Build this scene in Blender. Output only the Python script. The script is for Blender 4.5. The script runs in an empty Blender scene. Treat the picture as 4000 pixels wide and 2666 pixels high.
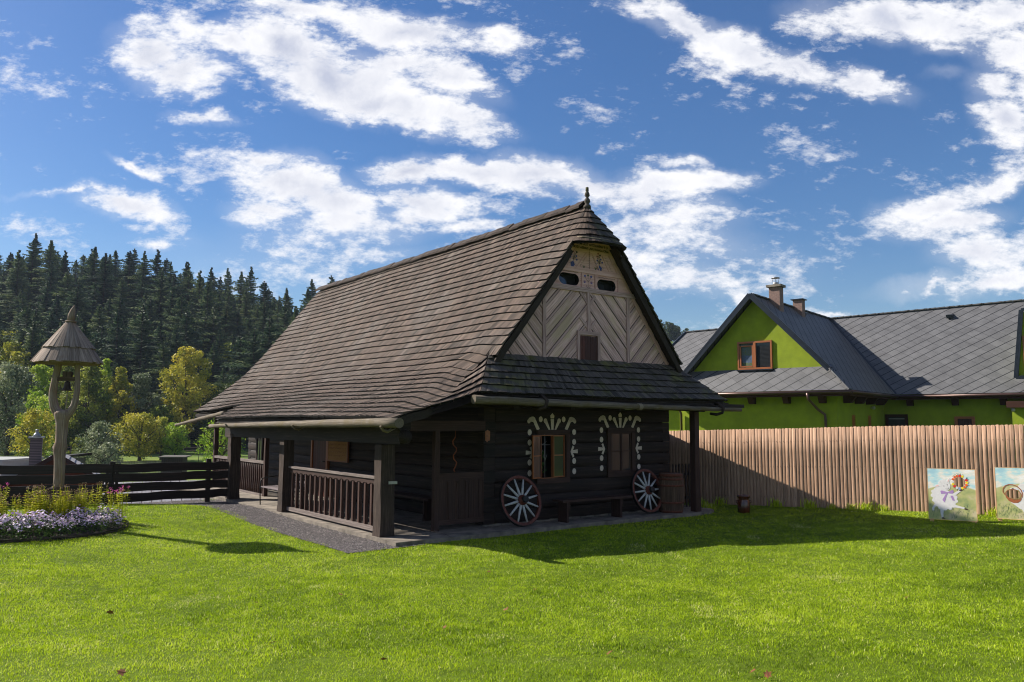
import bpy, bmesh, math, random
import numpy as np
from mathutils import Vector, Matrix, noise as mnoise
from mathutils.geometry import tessellate_polygon
rad = math.radians
SC = bpy.context.scene
COL = SC.collection
# ---------------------------------------------------------------- camera
CAM_H = 2.05
PITCH, ROLL = 0.1023, 0.004
cam_d = bpy.data.cameras.new("camera")
cam_d.sensor_width = 36.0
cam_d.lens = 27.69
cam_d.clip_start = 0.1
cam_d.clip_end = 4000.0
cam = bpy.data.objects.new("camera", cam_d)
COL.objects.link(cam)
_F = Vector((0, math.cos(PITCH), math.sin(PITCH)))
_U = Vector((0, -math.sin(PITCH), math.cos(PITCH)))
_R = Vector((1, 0, 0))
_x = _R * math.cos(ROLL) + _U * math.sin(ROLL)
_y = _U * math.cos(ROLL) - _R * math.sin(ROLL)
_m = Matrix((_x, _y, -_F)).transposed().to_4x4()
_m.translation = Vector((0, 0, CAM_H))
cam.matrix_world = _m
SC.camera = cam
# ---------------------------------------------------------------- sun and sky
SUN_AZ, SUN_EL = 162.0, 38.0          # azimuth counter-clockwise from +X
SUN_STRENGTH, SKY_STRENGTH, EXPOSURE = 5.0, 0.062, 0.9
sv = Vector((math.cos(rad(SUN_EL)) * math.cos(rad(SUN_AZ)), math.cos(rad(SUN_EL)) * math.sin(rad(SUN_AZ)), math.sin(rad(SUN_EL))))
sl = bpy.data.lights.new("sun", 'SUN')
sl.energy = SUN_STRENGTH
sl.angle = rad(0.53)
sl.color = (1.0, 0.93, 0.82)
so = bpy.data.objects.new("sun", sl)
so.rotation_euler = sv.to_track_quat('Z', 'Y').to_euler()
so.location = (-30, 10, 40)
COL.objects.link(so)
SC.view_settings.view_transform = 'Standard'
SC.view_settings.look = 'None'
SC.view_settings.gamma = 1.0
SC.view_settings.exposure = EXPOSURE
SC.cycles.pixel_filter_type = 'BLACKMAN_HARRIS'
SC.cycles.filter_width = 1.05
SC.cycles.max_bounces = 6
SC.cycles.transparent_max_bounces = 6
SC.cycles.use_denoising = True
SC.cycles.sample_clamp_indirect = 4.0

W = bpy.data.worlds.new("World")
SC.world = W
W.use_nodes = True
wn, wl = W.node_tree.nodes, W.node_tree.links


def wnode(t, **k):
    n = wn.new(t)
    for a, b in k.items():
        setattr(n, a, b)
    return n


def wmath(op, a, b=None, clamp=False):
    n = wnode('ShaderNodeMath', operation=op, use_clamp=clamp)
    for i, v in enumerate((a, b)):
        if v is None:
            continue
        if isinstance(v, (int, float)):
            n.inputs[i].default_value = v
        else:
            wl.new(v, n.inputs[i])
    return n.outputs[0]


sky = wnode('ShaderNodeTexSky', sky_type='NISHITA')
sky.sun_disc = False
sky.sun_elevation = rad(SUN_EL)
sky.sun_rotation = rad(90.0 - SUN_AZ)
sky.air_density = 1.0
sky.dust_density = 0.6
sky.ozone_density = 2.5
tc = wnode('ShaderNodeTexCoord')
sep = wnode('ShaderNodeSeparateXYZ')
wl.new(tc.outputs['Generated'], sep.inputs[0])
yy = wmath('MAXIMUM', sep.outputs[1], 0.12)
pa = wmath('DIVIDE', sep.outputs[0], yy)
pb = wmath('DIVIDE', sep.outputs[2], yy)
pc = wnode('ShaderNodeCombineXYZ')
wl.new(pa, pc.inputs[0])
wl.new(pb, pc.inputs[1])
# noise warps the clouds' outlines
nz = wnode('ShaderNodeTexNoise')
nz.inputs['Scale'].default_value = 5.0
nz.inputs['Detail'].default_value = 6.0
nz.inputs['Roughness'].default_value = 0.6
wl.new(pc.outputs[0], nz.inputs['Vector'])
sub = wnode('ShaderNodeVectorMath', operation='SUBTRACT')
wl.new(nz.outputs['Color'], sub.inputs[0])
sub.inputs[1].default_value = (0.5, 0.5, 0.5)
sca = wnode('ShaderNodeVectorMath', operation='SCALE')
sca.inputs['Scale'].default_value = 0.11
wl.new(sub.outputs[0], sca.inputs[0])
add = wnode('ShaderNodeVectorMath', operation='ADD')
wl.new(pc.outputs[0], add.inputs[0])
wl.new(sca.outputs[0], add.inputs[1])
WARP = add.outputs[0]


def sky_ab(px, py):
    """direction on the sky (x/y, z/y) of a cloud seen at this place of a 2353 x 1568 view"""
    X = (px * 1.7 - 2000) / 3076.65
    h = -(py * 1.7 - 1333) / 3076.65
    Y = math.cos(PITCH) - h * math.sin(PITCH)
    Z = math.sin(PITCH) + h * math.cos(PITCH)
    return X / Y, Z / Y


CLOUDS = [  # x, y, half width, half height, turn (deg, up to the right), density
    (345, 110, 95, 60, -28, .95), (420, 60, 60, 30, -40, .6), (520, 90, 90, 40, -18, .9), (650, 100, 135, 70, -14, 1.1), (690, 15, 130, 26, -8, .75),
    (780, 170, 170, 75, -14, 1.1), (880, 240, 190, 46, -14, 1.0), (1050, 275, 130, 34, -16, .85), (930, 70, 150, 46, -14, .95), (400, 150, 110, 50, -10, .85),
    (1150, 105, 60, 34, -15, .8), (900, 150, 120, 40, -10, .9), (465, 268, 70, 17, -12, .7), (465, 220, 30, 13, 0, .55), (960, 290, 120, 20, -8, .7), (1000, 190, 130, 44, -20, .85),
    (610, 370, 80, 24, -5, .75), (670, 440, 120, 66, -20, 1.0), (610, 500, 90, 34, 0, .8), (760, 480, 110, 50, -10, .9), (800, 530, 180, 50, 0, .75), (700, 560, 190, 50, 0, .42),
    (960, 470, 130, 40, -6, .8), (930, 395, 110, 34, 8, .85), (1080, 385, 150, 34, 4, .9), (1230, 395, 160, 36, -4, .95), (1350, 415, 110, 34, -10, .8),
    (1080, 530, 90, 20, 4, .62), (940, 510, 60, 30, 0, .7), (1500, 430, 130, 44, 4, .92), (1610, 420, 130, 26, 6, .8), (1540, 372, 66, 17, 0, .7), (1560, 490, 130, 46, -8, .72),
    (330, 408, 66, 15, -22, .8), (180, 450, 140, 9, -6, .6), (300, 490, 100, 28, -12, .92), (230, 455, 60, 14, -14, .6),
    (1480, 30, 90, 26, -28, .6), (1590, 50, 120, 36, -32, .95), (1700, 90, 120, 34, -30, .95), (1830, 140, 130, 26, -26, .8), (1970, 190, 110, 26, -18, .85), (1660, 160, 40, 9, -20, .35),
    (1880, 30, 90, 40, 0, .6), (2030, 50, 120, 46, -14, .9), (2180, 70, 140, 60, -10, .9), (2300, 30, 110, 50, 0, .8), (2330, 130, 90, 60, 10, .85), (2180, 120, 80, 26, 0, .7),
    (2290, 210, 60, 34, 10, .8), (2320, 290, 76, 52, -20, .9), (2180, 190, 60, 14, 0, .4), (2290, 425, 100, 30, 16, .9), (2130, 480, 110, 34, 20, .8), (2180, 520, 130, 36, 8, .8),
    (2250, 590, 110, 40, 0, .7), (2140, 652, 130, 18, 6, .7), (2300, 650, 110, 26, 6, .8), (2090, 665, 90, 12, 4, .45),
    (1560, 560, 200, 56, -10, .62), (1480, 610, 160, 60, 0, .55), (1610, 650, 90, 30, -12, .75), (1690, 690, 80, 22, -10, .6), (1760, 600, 160, 60, 0, .25), (1900, 722, 90, 9, 0, .6),
    (860, 600, 130, 26, 5, .5), (620, 610, 300, 46, 0, .33), (420, 570, 150, 30, 0, .25), (340, 588, 50, 12, 0, .7), (1770, 730, 50, 10, 0, .5),
    (2450, 200, 120, 200, 0, .8),
]
acc = None
for (cx, cy, rx, ry, turn, dens) in CLOUDS:
    a, b = sky_ab(cx, cy)
    a2, _ = sky_ab(cx + rx, cy)
    _, b2 = sky_ab(cx, cy - ry)
    mp = wnode('ShaderNodeMapping', vector_type='TEXTURE')
    mp.inputs['Location'].default_value = (a, b, 0)
    mp.inputs['Rotation'].default_value = (0, 0, rad(turn))
    mp.inputs['Scale'].default_value = (abs(a2 - a) * 1.62, abs(b2 - b) * 1.62, 1)
    wl.new(WARP, mp.inputs[0])
    ln = wnode('ShaderNodeVectorMath', operation='LENGTH')
    wl.new(mp.outputs[0], ln.inputs[0])
    v = wmath('SUBTRACT', 1.0, ln.outputs['Value'], clamp=True)
    v = wmath('MULTIPLY', v, dens * 1.25)
    if acc is None:
        acc = v
    else:
        s1 = wnode('ShaderNodeMath', operation='SMOOTH_MAX')
        wl.new(acc, s1.inputs[0])
        wl.new(v, s1.inputs[1])
        s1.inputs[2].default_value = 0.18
        acc = s1.outputs[0]
# break the edges up with fine, sheared noise
mp = wnode('ShaderNodeMapping')
mp.inputs['Rotation'].default_value = (0, 0, rad(20))
mp.inputs['Scale'].default_value = (1.0, 2.0, 1)
wl.new(pc.outputs[0], mp.inputs[0])
n2 = wnode('ShaderNodeTexNoise')
n2.inputs['Scale'].default_value = 7.0
n2.inputs['Detail'].default_value = 12.0
n2.inputs['Roughness'].default_value = 0.64
wl.new(mp.outputs[0], n2.inputs['Vector'])
n5 = wnode('ShaderNodeTexNoise')
n5.inputs['Scale'].default_value = 34.0
n5.inputs['Detail'].default_value = 8.0
n5.inputs['Roughness'].default_value = 0.7
wl.new(mp.outputs[0], n5.inputs['Vector'])
e = wmath('SUBTRACT', n2.outputs[0], 0.5)
e5 = wmath('MULTIPLY', wmath('SUBTRACT', n5.outputs[0], 0.5), 0.55)
e = wmath('ADD', e, e5)
e = wmath('MULTIPLY', e, 2.2)
e = wmath('ADD', acc, e)
mr = wnode('ShaderNodeMapRange', interpolation_type='SMOOTHERSTEP')
mr.inputs['From Min'].default_value = 0.06
mr.inputs['From Max'].default_value = 0.92
wl.new(e, mr.inputs['Value'])
veil = wmath('MULTIPLY', acc, 0.42, clamp=True)
mask = wmath('MAXIMUM', mr.outputs[0], veil)
gate = wmath('GREATER_THAN', sep.outputs[1], 0.12)
# other quarters of the sky get plain broken cloud
n3 = wnode('ShaderNodeTexNoise')
n3.inputs['Scale'].default_value = 2.6
n3.inputs['Detail'].default_value = 6.0
wl.new(tc.outputs['Generated'], n3.inputs['Vector'])
mr3 = wnode('ShaderNodeMapRange')
mr3.inputs['From Min'].default_value = 0.5
mr3.inputs['From Max'].default_value = 0.68
wl.new(n3.outputs[0], mr3.inputs['Value'])
mk = wmath('MULTIPLY', mask, gate)
inv = wmath('SUBTRACT', 1.0, gate)
mk2 = wmath('MULTIPLY', mr3.outputs[0], inv)
mask = wmath('ADD', mk, mk2, clamp=True)
# cloud brightness: thick middles are a little greyer and bluer than thin sunlit edges
n4 = wnode('ShaderNodeTexNoise')
n4.inputs['Scale'].default_value = 11.0
n4.inputs['Detail'].default_value = 7.0
n4.inputs['Roughness'].default_value = 0.6
wl.new(WARP, n4.inputs['Vector'])
th = wmath('MULTIPLY', acc, n4.outputs[0])
mr4 = wnode('ShaderNodeMapRange')
mr4.inputs['From Min'].default_value = 0.3
mr4.inputs['From Max'].default_value = 0.72
wl.new(th, mr4.inputs['Value'])
cr = wnode('ShaderNodeMix', data_type='RGBA')
wl.new(mr4.outputs[0], cr.inputs['Factor'])
cr.inputs[6].default_value = (1.0, 1.0, 1.03, 1)
cr.inputs[7].default_value = (0.56, 0.60, 0.74, 1)
# Nishita sky, a little deeper in colour as a polarised autumn sky is
hs = wnode('ShaderNodeHueSaturation')
hs.inputs['Saturation'].default_value = 1.48
hs.inputs['Hue'].default_value = 0.508
hs.inputs['Value'].default_value = 0.95
wl.new(sky.outputs[0], hs.inputs['Color'])
bg1 = wn['Background']
wl.new(hs.outputs[0], bg1.inputs['Color'])
bg1.inputs['Strength'].default_value = SKY_STRENGTH
bg2 = wnode('ShaderNodeBackground')
wl.new(cr.outputs[2], bg2.inputs['Color'])
bg2.inputs['Strength'].default_value = 0.55
mx = wnode('ShaderNodeMixShader')
wl.new(mask, mx.inputs[0])
wl.new(bg1.outputs[0], mx.inputs[1])
wl.new(bg2.outputs[0], mx.inputs[2])
wl.new(mx.outputs[0], wn['World Output'].inputs['Surface'])
W.cycles.sampling_method = 'MANUAL'
W.cycles.sample_map_resolution = 512

# ---------------------------------------------------------------- helpers
rnd = random.Random(7)


class MB:
    """collects shapes into one mesh"""

    def __init__(s):
        s.v, s.f, s.uv, s.t, s.sm, s.mi = [], [], [], [], [], []

    def face(s, pts, uv=None, tint=0.5, smooth=False, mi=0):
        b = len(s.v)
        s.v.extend([tuple(p) for p in pts])
        s.f.append(tuple(range(b, b + len(pts))))
        s.uv.extend(uv if uv else [(0, 0)] * len(pts))
        s.t.append(tint)
        s.sm.append(smooth)
        s.mi.append(mi)

    def grid(s, rows, uv=None, tint=0.5, smooth=True, closed=False, mi=0):
        b = len(s.v)
        n = len(rows[0])
        for r in rows:
            s.v.extend([tuple(p) for p in r])
        m = n if closed else n - 1
        for i in range(len(rows) - 1):
            for j in range(m):
                k = (j + 1) % n
                s.f.append((b + i * n + j, b + i * n + k, b + (i + 1) * n + k, b + (i + 1) * n + j))
                if uv:
                    s.uv.extend([uv(i, j), uv(i, j + 1), uv(i + 1, j + 1), uv(i + 1, j)])
                else:
                    s.uv.extend([(i, j), (i, j + 1), (i + 1, j + 1), (i + 1, j)])
                s.t.append(tint)
                s.sm.append(smooth)
                s.mi.append(mi)

    def hexa(s, P, tint=0.5, long=0, skip=(), mi=0, endtint=None):
        """8 corners indexed by bits x(1) y(2) z(4); uv runs along axis `long`"""
        P = [Vector(p) for p in P]
        ru = rnd.random() * 9
        quads = ((0, 2, 3, 1), (4, 5, 7, 6), (0, 1, 5, 4), (2, 6, 7, 3), (0, 4, 6, 2), (1, 3, 7, 5))
        for qi, q in enumerate(quads):
            if qi in skip:
                continue
            pts = [P[i] for i in q]
            ax = [(P[1] - P[0]), (P[2] - P[0]), (P[4] - P[0])]
            al = [a.normalized() if a.length > 1e-9 else Vector((1, 0, 0)) for a in ax]
            nrm = {0: 2, 1: 2, 2: 1, 3: 1, 4: 0, 5: 0}[qi]
            others = [a for a in range(3) if a != nrm]
            if long in others:
                o2 = [a for a in others if a != long][0]
                uv = [(ru + (p - P[0]).dot(al[long]), ru * 1.7 + (p - P[0]).dot(al[o2]) + nrm * .37) for p in pts]
            else:
                uv = [(ru + 0.02 * (p - P[0]).dot(al[others[0]]), ru + (p - P[0]).dot(al[others[1]])) for p in pts]
            s.face(pts, uv, endtint if endtint is not None and qi == 2 else tint, mi=mi)

    def box(s, x0, x1, y0, y1, z0, z1, tint=0.5, long=None, mi=0):
        P = [((x1 if i & 1 else x0), (y1 if i & 2 else y0), (z1 if i & 4 else z0)) for i in range(8)]
        if long is None:
            d = (abs(x1 - x0), abs(y1 - y0), abs(z1 - z0))
            long = d.index(max(d))
        s.hexa(P, tint, long, mi=mi)

    def beam(s, p0, p1, w, h, tint=0.5, up=(0, 0, 1), w1=None, h1=None, mi=0):
        p0, p1 = Vector(p0), Vector(p1)
        d = (p1 - p0).normalized()
        u = Vector(up)
        sd = d.cross(u)
        if sd.length < 1e-4:
            sd = d.cross(Vector((1, 0, 0)))
        sd.normalize()
        u = sd.cross(d).normalized()
        P = []
        for i in range(8):
            p = p1 if i & 1 else p0
            ww = (w1 if (i & 1 and w1 is not None) else w) / 2
            hh = (h1 if (i & 1 and h1 is not None) else h) / 2
            P.append(p + sd * (ww if i & 2 else -ww) + u * (hh if i & 4 else -hh))
        s.hexa(P, tint, 0, mi=mi)

    def tube(s, pts, r, n=10, tint=0.5, cap=True, smooth=True, mi=0, jitter=0):
        pts = [Vector(p) for p in pts]
        if isinstance(r, (int, float)):
            r = [r] * len(pts)
        rows = []
        prev = None
        L = [0]
        for i in range(1, len(pts)):
            L.append(L[-1] + (pts[i] - pts[i - 1]).length)
        for i, p in enumerate(pts):
            d = (pts[min(i + 1, len(pts) - 1)] - pts[max(i - 1, 0)]).normalized()
            if prev is None:
                a = d.cross(Vector((0, 0, 1)))
                if a.length < 1e-3:
                    a = d.cross(Vector((1, 0, 0)))
            else:
                a = prev - d * prev.dot(d)
            a.normalize()
            prev = a
            b = d.cross(a)
            rr = r[i]
            rows.append([p + (a * math.cos(2 * math.pi * k / n) + b * math.sin(2 * math.pi * k / n)) * rr * (1 + (rnd.uniform(-jitter, jitter) if jitter else 0)) for k in range(n)])
        o = rnd.random() * 5
        s.grid(rows, uv=lambda i, j: (o + L[i], j / n * 2 * math.pi * max(r)), tint=tint, smooth=smooth, closed=True, mi=mi)
        if cap:
            s.face(list(reversed(rows[0])), [(0.3 * math.cos(k), 0.3 * math.sin(k)) for k in range(n)], tint, mi=mi)
            s.face(rows[-1], [(0.3 * math.cos(k), 0.3 * math.sin(k)) for k in range(n)], tint, mi=mi)

    def lathe(s, c, prof, n=20, tint=0.5, smooth=True, mi=0, axis=(0, 0, 1)):
        """prof: (radius, height) pairs along the axis from c"""
        ax = Vector(axis).normalized()
        a = ax.cross(Vector((1, 0, 0)))
        if a.length < 1e-3:
            a = ax.cross(Vector((0, 1, 0)))
        a.normalize()
        b = ax.cross(a)
        c = Vector(c)
        rows = [[c + ax * h + (a * math.cos(2 * math.pi * k / n) + b * math.sin(2 * math.pi * k / n)) * r for k in range(n)] for r, h in prof]
        s.grid(rows, uv=lambda i, j: (prof[i][1], j / n * 2 * math.pi * 0.3), tint=tint, smooth=smooth, closed=True, mi=mi)
        if prof[0][0] > 1e-4:
            s.face(list(reversed(rows[0])), None, tint, mi=mi)
        if prof[-1][0] > 1e-4:
            s.face(rows[-1], None, tint, mi=mi)

    def flat(s, loops, fn, th, tint=0.5, back=True, mi=0, rot=0.0):
        """flat shape (outer loop + holes, 2-D) mapped by fn(x, y, depth); th is its thickness"""
        L3 = [[Vector((x, y, 0)) for x, y in lp] for lp in loops]
        tri = tessellate_polygon(L3)
        P = [(x, y) for lp in loops for x, y in lp]
        cr, sr = math.cos(rot), math.sin(rot)
        uvf = lambda p: (p[0] * cr + p[1] * sr, -p[0] * sr + p[1] * cr)
        for t in tri:
            q = [P[i] for i in t]
            ar = (q[1][0] - q[0][0]) * (q[2][1] - q[0][1]) - (q[1][1] - q[0][1]) * (q[2][0] - q[0][0])
            if ar < 0:
                q.reverse()
            s.face([fn(x, y, th) for x, y in q], [uvf(p) for p in q], tint, mi=mi)
            if back:
                s.face([fn(x, y, 0) for x, y in reversed(q)], [uvf(p) for p in reversed(q)], tint, mi=mi)
        for lp in loops:
            for i in range(len(lp)):
                a, b = lp[i], lp[(i + 1) % len(lp)]
                s.face([fn(a[0], a[1], 0), fn(b[0], b[1], 0), fn(b[0], b[1], th), fn(a[0], a[1], th)], [uvf(a), uvf(b), uvf(b), uvf(a)], tint, mi=mi)

    def stroke(s, pts, w, fn, th=0.002, tint=0.5, w1=None, mi=0):
        n = len(pts)
        lf, rt = [], []
        for i, p in enumerate(pts):
            a = pts[max(i - 1, 0)]
            b = pts[min(i + 1, n - 1)]
            dx, dy = b[0] - a[0], b[1] - a[1]
            l = math.hypot(dx, dy) or 1
            ww = (w if w1 is None else w + (w1 - w) * i / (n - 1)) / 2
            nx, ny = -dy / l * ww, dx / l * ww
            lf.append((p[0] + nx, p[1] + ny))
            rt.append((p[0] - nx, p[1] - ny))
        for i in range(n - 1):
            s.face([fn(*rt[i], th), fn(*rt[i + 1], th), fn(*lf[i + 1], th), fn(*lf[i], th)], None, tint, mi=mi)

    def build(s, name, mat, parent=None, loc=None):
        me = bpy.data.meshes.new(name)
        me.from_pydata(s.v, [], s.f)
        me.polygons.foreach_set('use_smooth', s.sm)
        uvl = me.uv_layers.new(name='UVMap')
        uvl.data.foreach_set('uv', np.array(s.uv, dtype=np.float32).ravel())
        at = me.attributes.new('tint', 'FLOAT', 'FACE')
        at.data.foreach_set('value', np.array(s.t, dtype=np.float32))
        mats = mat if isinstance(mat, (list, tuple)) else [mat]
        for m in mats:
            me.materials.append(m)
        if len(mats) > 1:
            me.polygons.foreach_set('material_index', s.mi)
        if any(s.sm):
            bm = bmesh.new()
            bm.from_mesh(me)
            bmesh.ops.remove_doubles(bm, verts=bm.verts, dist=1e-5)
            bm.to_mesh(me)
            bm.free()
        me.update()
        o = bpy.data.objects.new(name, me)
        COL.objects.link(o)
        if parent:
            o.parent = parent
        if loc:
            o.location = loc
        return o


def tag(o, label=None, cat=None, group=None, kind=None):
    if label:
        o['label'] = label
    if cat:
        o['category'] = cat
    if group:
        o['group'] = group
    if kind:
        o['kind'] = kind
    return o


def thing(name, label, cat, loc=(0, 0, 0), rz=0.0, group=None):
    o = bpy.data.objects.new(name, None)
    o.empty_display_size = 0.3
    COL.objects.link(o)
    o.location = loc
    o.rotation_euler = (0, 0, rz)
    return tag(o, label, cat, group)


def copy_tree(o, parent=None):
    c = o.copy()
    COL.objects.link(c)
    c.parent = parent
    for ch in list(o.children):
        copy_tree(ch, c)
    return c


# ---------------------------------------------------------------- materials
def newmat(name, rough=0.8, spec=0.3):
    m = bpy.data.materials.new(name)
    m.use_nodes = True
    b = m.node_tree.nodes['Principled BSDF']
    b.inputs['Roughness'].default_value = rough
    b.inputs['Specular IOR Level'].default_value = spec
    return m, m.node_tree.nodes, m.node_tree.links, b


def N(nt, t, **k):
    n = nt.new(t)
    for a, b in k.items():
        setattr(n, a, b)
    return n


def ramp(nt, lk, fac, stops):
    r = N(nt, 'ShaderNodeValToRGB')
    while len(r.color_ramp.elements) < len(stops):
        r.color_ramp.elements.new(0.5)
    for e, (p, c) in zip(r.color_ramp.elements, stops):
        e.position = p
        e.color = (*c, 1)
    lk.new(fac, r.inputs[0])
    return r.outputs[0]


def noise_node(nt, lk, vec, scale, detail=5, rough=0.6, stretch=(1, 1, 1)):
    mp = N(nt, 'ShaderNodeMapping')
    mp.inputs['Scale'].default_value = stretch
    lk.new(vec, mp.inputs[0])
    n = N(nt, 'ShaderNodeTexNoise')
    n.inputs['Scale'].default_value = scale
    n.inputs['Detail'].default_value = detail
    n.inputs['Roughness'].default_value = rough
    lk.new(mp.outputs[0], n.inputs['Vector'])
    return n.outputs[0]


def mathn(nt, lk, op, a, b=None, c=None, clamp=False):
    n = N(nt, 'ShaderNodeMath', operation=op, use_clamp=clamp)
    for i, v in enumerate((a, b, c)):
        if v is None:
            continue
        if isinstance(v, (int, float)):
            n.inputs[i].default_value = v
        else:
            lk.new(v, n.inputs[i])
    return n.outputs[0]


def mixc(nt, lk, fac, a, b, mode='MIX'):
    n = N(nt, 'ShaderNodeMix', data_type='RGBA', blend_type=mode)
    for i, v in ((0, fac), (6, a), (7, b)):
        if isinstance(v, (int, float)):
            n.inputs[i].default_value = v
        elif isinstance(v, tuple):
            n.inputs[i].default_value = (*v, 1)
        else:
            lk.new(v, n.inputs[i])
    return n.outputs[2]


def bumpn(nt, lk, b, h, strength=0.3, dist=0.01):
    bp = N(nt, 'ShaderNodeBump')
    bp.inputs['Strength'].default_value = strength
    bp.inputs['Distance'].default_value = dist
    lk.new(h, bp.inputs['Height'])
    lk.new(bp.outputs[0], b.inputs['Normal'])


def wood(name, c1, c2, c3=None, streak=40, rough=0.85, tintamt=0.6, bump=0.4, patch=None, patch_scale=1.2, spec=0.25, along=1.5, tcol=None):
    """wood with grain along U of the UV map (metres), tinted board by board by the tint attribute"""
    m, nt, lk, b = newmat(name, rough, spec)
    uv = N(nt, 'ShaderNodeUVMap').outputs[0]
    tn = N(nt, 'ShaderNodeAttribute', attribute_name='tint').outputs['Fac']
    g1 = noise_node(nt, lk, uv, 1.0, 6, 0.65, (along, streak, 1))
    g2 = noise_node(nt, lk, uv, 1.0, 4, 0.6, (along * 3, streak * 3.5, 1))
    g = mathn(nt, lk, 'ADD', mathn(nt, lk, 'MULTIPLY', g1, 0.65), mathn(nt, lk, 'MULTIPLY', g2, 0.35))
    col = ramp(nt, lk, g, [(0.34, c1), (0.52, c2), (0.68, c3 or tuple(min(1, x * 1.25) for x in c2))])
    if patch:
        p = noise_node(nt, lk, N(nt, 'ShaderNodeTexCoord').outputs['Object'], patch_scale, 6, 0.65)
        pf = ramp(nt, lk, p, [(0.5, (0, 0, 0)), (0.66, (1, 1, 1))])
        pf2 = mathn(nt, lk, 'MULTIPLY', pf, 0.75)
        col = mixc(nt, lk, pf2, col, patch)
    tt = mathn(nt, lk, 'MULTIPLY_ADD', tn, tintamt * 2, 1.0 - tintamt)
    cc = N(nt, 'ShaderNodeCombineXYZ')
    for i in range(3):
        lk.new(tt, cc.inputs[i])
    col = mixc(nt, lk, 1.0, col, cc.outputs[0], 'MULTIPLY')
    lk.new(col, b.inputs['Base Color'])
    bumpn(nt, lk, b, g, bump, 0.006)
    return m


def plain(name, c, rough=0.6, metal=0.0, var=0.15, scale=8, bump=0.0, spec=0.4, tintamt=0.0, c2=None):
    m, nt, lk, b = newmat(name, rough, spec)
    b.inputs['Metallic'].default_value = metal
    oc = N(nt, 'ShaderNodeTexCoord').outputs['Object']
    n = noise_node(nt, lk, oc, scale, 6, 0.65)
    lo = tuple(x * (1 - var) for x in c)
    hi = c2 or tuple(min(1, x * (1 + var)) for x in c)
    col = ramp(nt, lk, n, [(0.35, lo), (0.65, hi)])
    if tintamt:
        tn = N(nt, 'ShaderNodeAttribute', attribute_name='tint').outputs['Fac']
        tt = mathn(nt, lk, 'MULTIPLY_ADD', tn, tintamt * 2, 1.0 - tintamt)
        cc = N(nt, 'ShaderNodeCombineXYZ')
        for i in range(3):
            lk.new(tt, cc.inputs[i])
        col = mixc(nt, lk, 1.0, col, cc.outputs[0], 'MULTIPLY')
    lk.new(col, b.inputs['Base Color'])
    if bump:
        bumpn(nt, lk, b, n, bump, 0.01)
    return m


def leafmat(name, cols, trans=0.35, rough=0.55, spec=0.25, hue=0.0):
    """foliage: colour from the tint attribute, light passes through the leaves"""
    m, nt, lk, b = newmat(name, rough, spec)
    tn = N(nt, 'ShaderNodeAttribute', attribute_name='tint').outputs['Fac']
    col = ramp(nt, lk, tn, [(i / (len(cols) - 1), c) for i, c in enumerate(cols)])
    lk.new(col, b.inputs['Base Color'])
    tr = N(nt, 'ShaderNodeBsdfTranslucent')
    lk.new(col, tr.inputs['Color'])
    ms = N(nt, 'ShaderNodeMixShader')
    ms.inputs[0].default_value = trans
    lk.new(b.outputs[0], ms.inputs[1])
    lk.new(tr.outputs[0], ms.inputs[2])
    lk.new(ms.outputs[0], nt['Material Output'].inputs['Surface'])
    return m


def glassmat(name, c=(0.02, 0.025, 0.03), rough=0.03):
    m, nt, lk, b = newmat(name, rough, 0.5)
    b.inputs['Base Color'].default_value = (*c, 1)
    b.inputs['IOR'].default_value = 1.5
    oc = N(nt, 'ShaderNodeTexCoord').outputs['Object']
    bumpn(nt, lk, b, noise_node(nt, lk, oc, 3, 2), 0.05, 0.01)
    return m


M = {}
M['shingle'] = wood('weathered_shingle', (.016, .011, .008), (.074, .052, .040), (.17, .128, .103), streak=80, tintamt=.62, bump=.5, patch=(.10, .085, .075), patch_scale=.7, along=1.2)
M['shingle_moss'] = wood('mossy_shingle', (.03, .026, .02), (.075, .063, .055), (.13, .115, .10), streak=60, tintamt=.5, bump=.5, patch=(.095, .095, .018), patch_scale=1.9, along=1.2)
M['roof_under'] = wood('roof_underside', (.012, .009, .007), (.03, .022, .017), streak=30)
M['log'] = wood('tarred_log', (.0045, .0026, .0022), (.016, .009, .007), (.062, .038, .030), streak=22, tintamt=.45, bump=.7, along=1.0, rough=.72, spec=.3)
M['post'] = wood('weathered_dark_post', (.014, .009, .007), (.045, .03, .024), (.11, .08, .062), streak=45, tintamt=.4, bump=.7, patch=(.02, .014, .011), patch_scale=2.5)
M['brown'] = wood('brown_stained_board', (.015, .007, .006), (.046, .023, .018), (.085, .048, .038), streak=60, tintamt=.45, bump=.4, rough=.7)
M['rail'] = wood('worn_rail', (.06, .045, .038), (.16, .13, .12), (.26, .22, .20), streak=50, tintamt=.3)
M['gable'] = wood('whitewashed_board', (.24, .13, .12), (.56, .37, .35), (.74, .54, .53), streak=26, tintamt=.22, bump=.5, patch=(.44, .33, .22), patch_scale=1.4, along=1.3)
M['batten'] = wood('grey_batten', (.14, .08, .078), (.42, .28, .27), (.58, .42, .41), streak=60, tintamt=.2, bump=.5)
M['panel'] = wood('painted_panel', (.42, .23, .21), (.60, .36, .34), (.70, .47, .46), streak=20, tintamt=.12, bump=.2)
M['pole'] = wood('bare_log', (.035, .027, .020), (.13, .105, .078), (.25, .21, .165), streak=42, tintamt=.2, bump=.9, patch=(.10, .075, .03), patch_scale=3)
M['bellwood'] = wood('silver_wood', (.08, .056, .043), (.235, .182, .148), (.38, .315, .27), streak=36, tintamt=.3, bump=.6, patch=(.19, .12, .07), patch_scale=2.2)
M['belldark'] = wood('old_oak_block', (.03, .02, .014), (.085, .058, .042), (.15, .11, .085), streak=25, tintamt=.2, bump=.8)
M['blackfence'] = wood('tarred_plank', (.006, .0035, .003), (.018, .009, .0075), (.038, .021, .018), streak=40, tintamt=.4, bump=.6, rough=.6, spec=.35)
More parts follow.
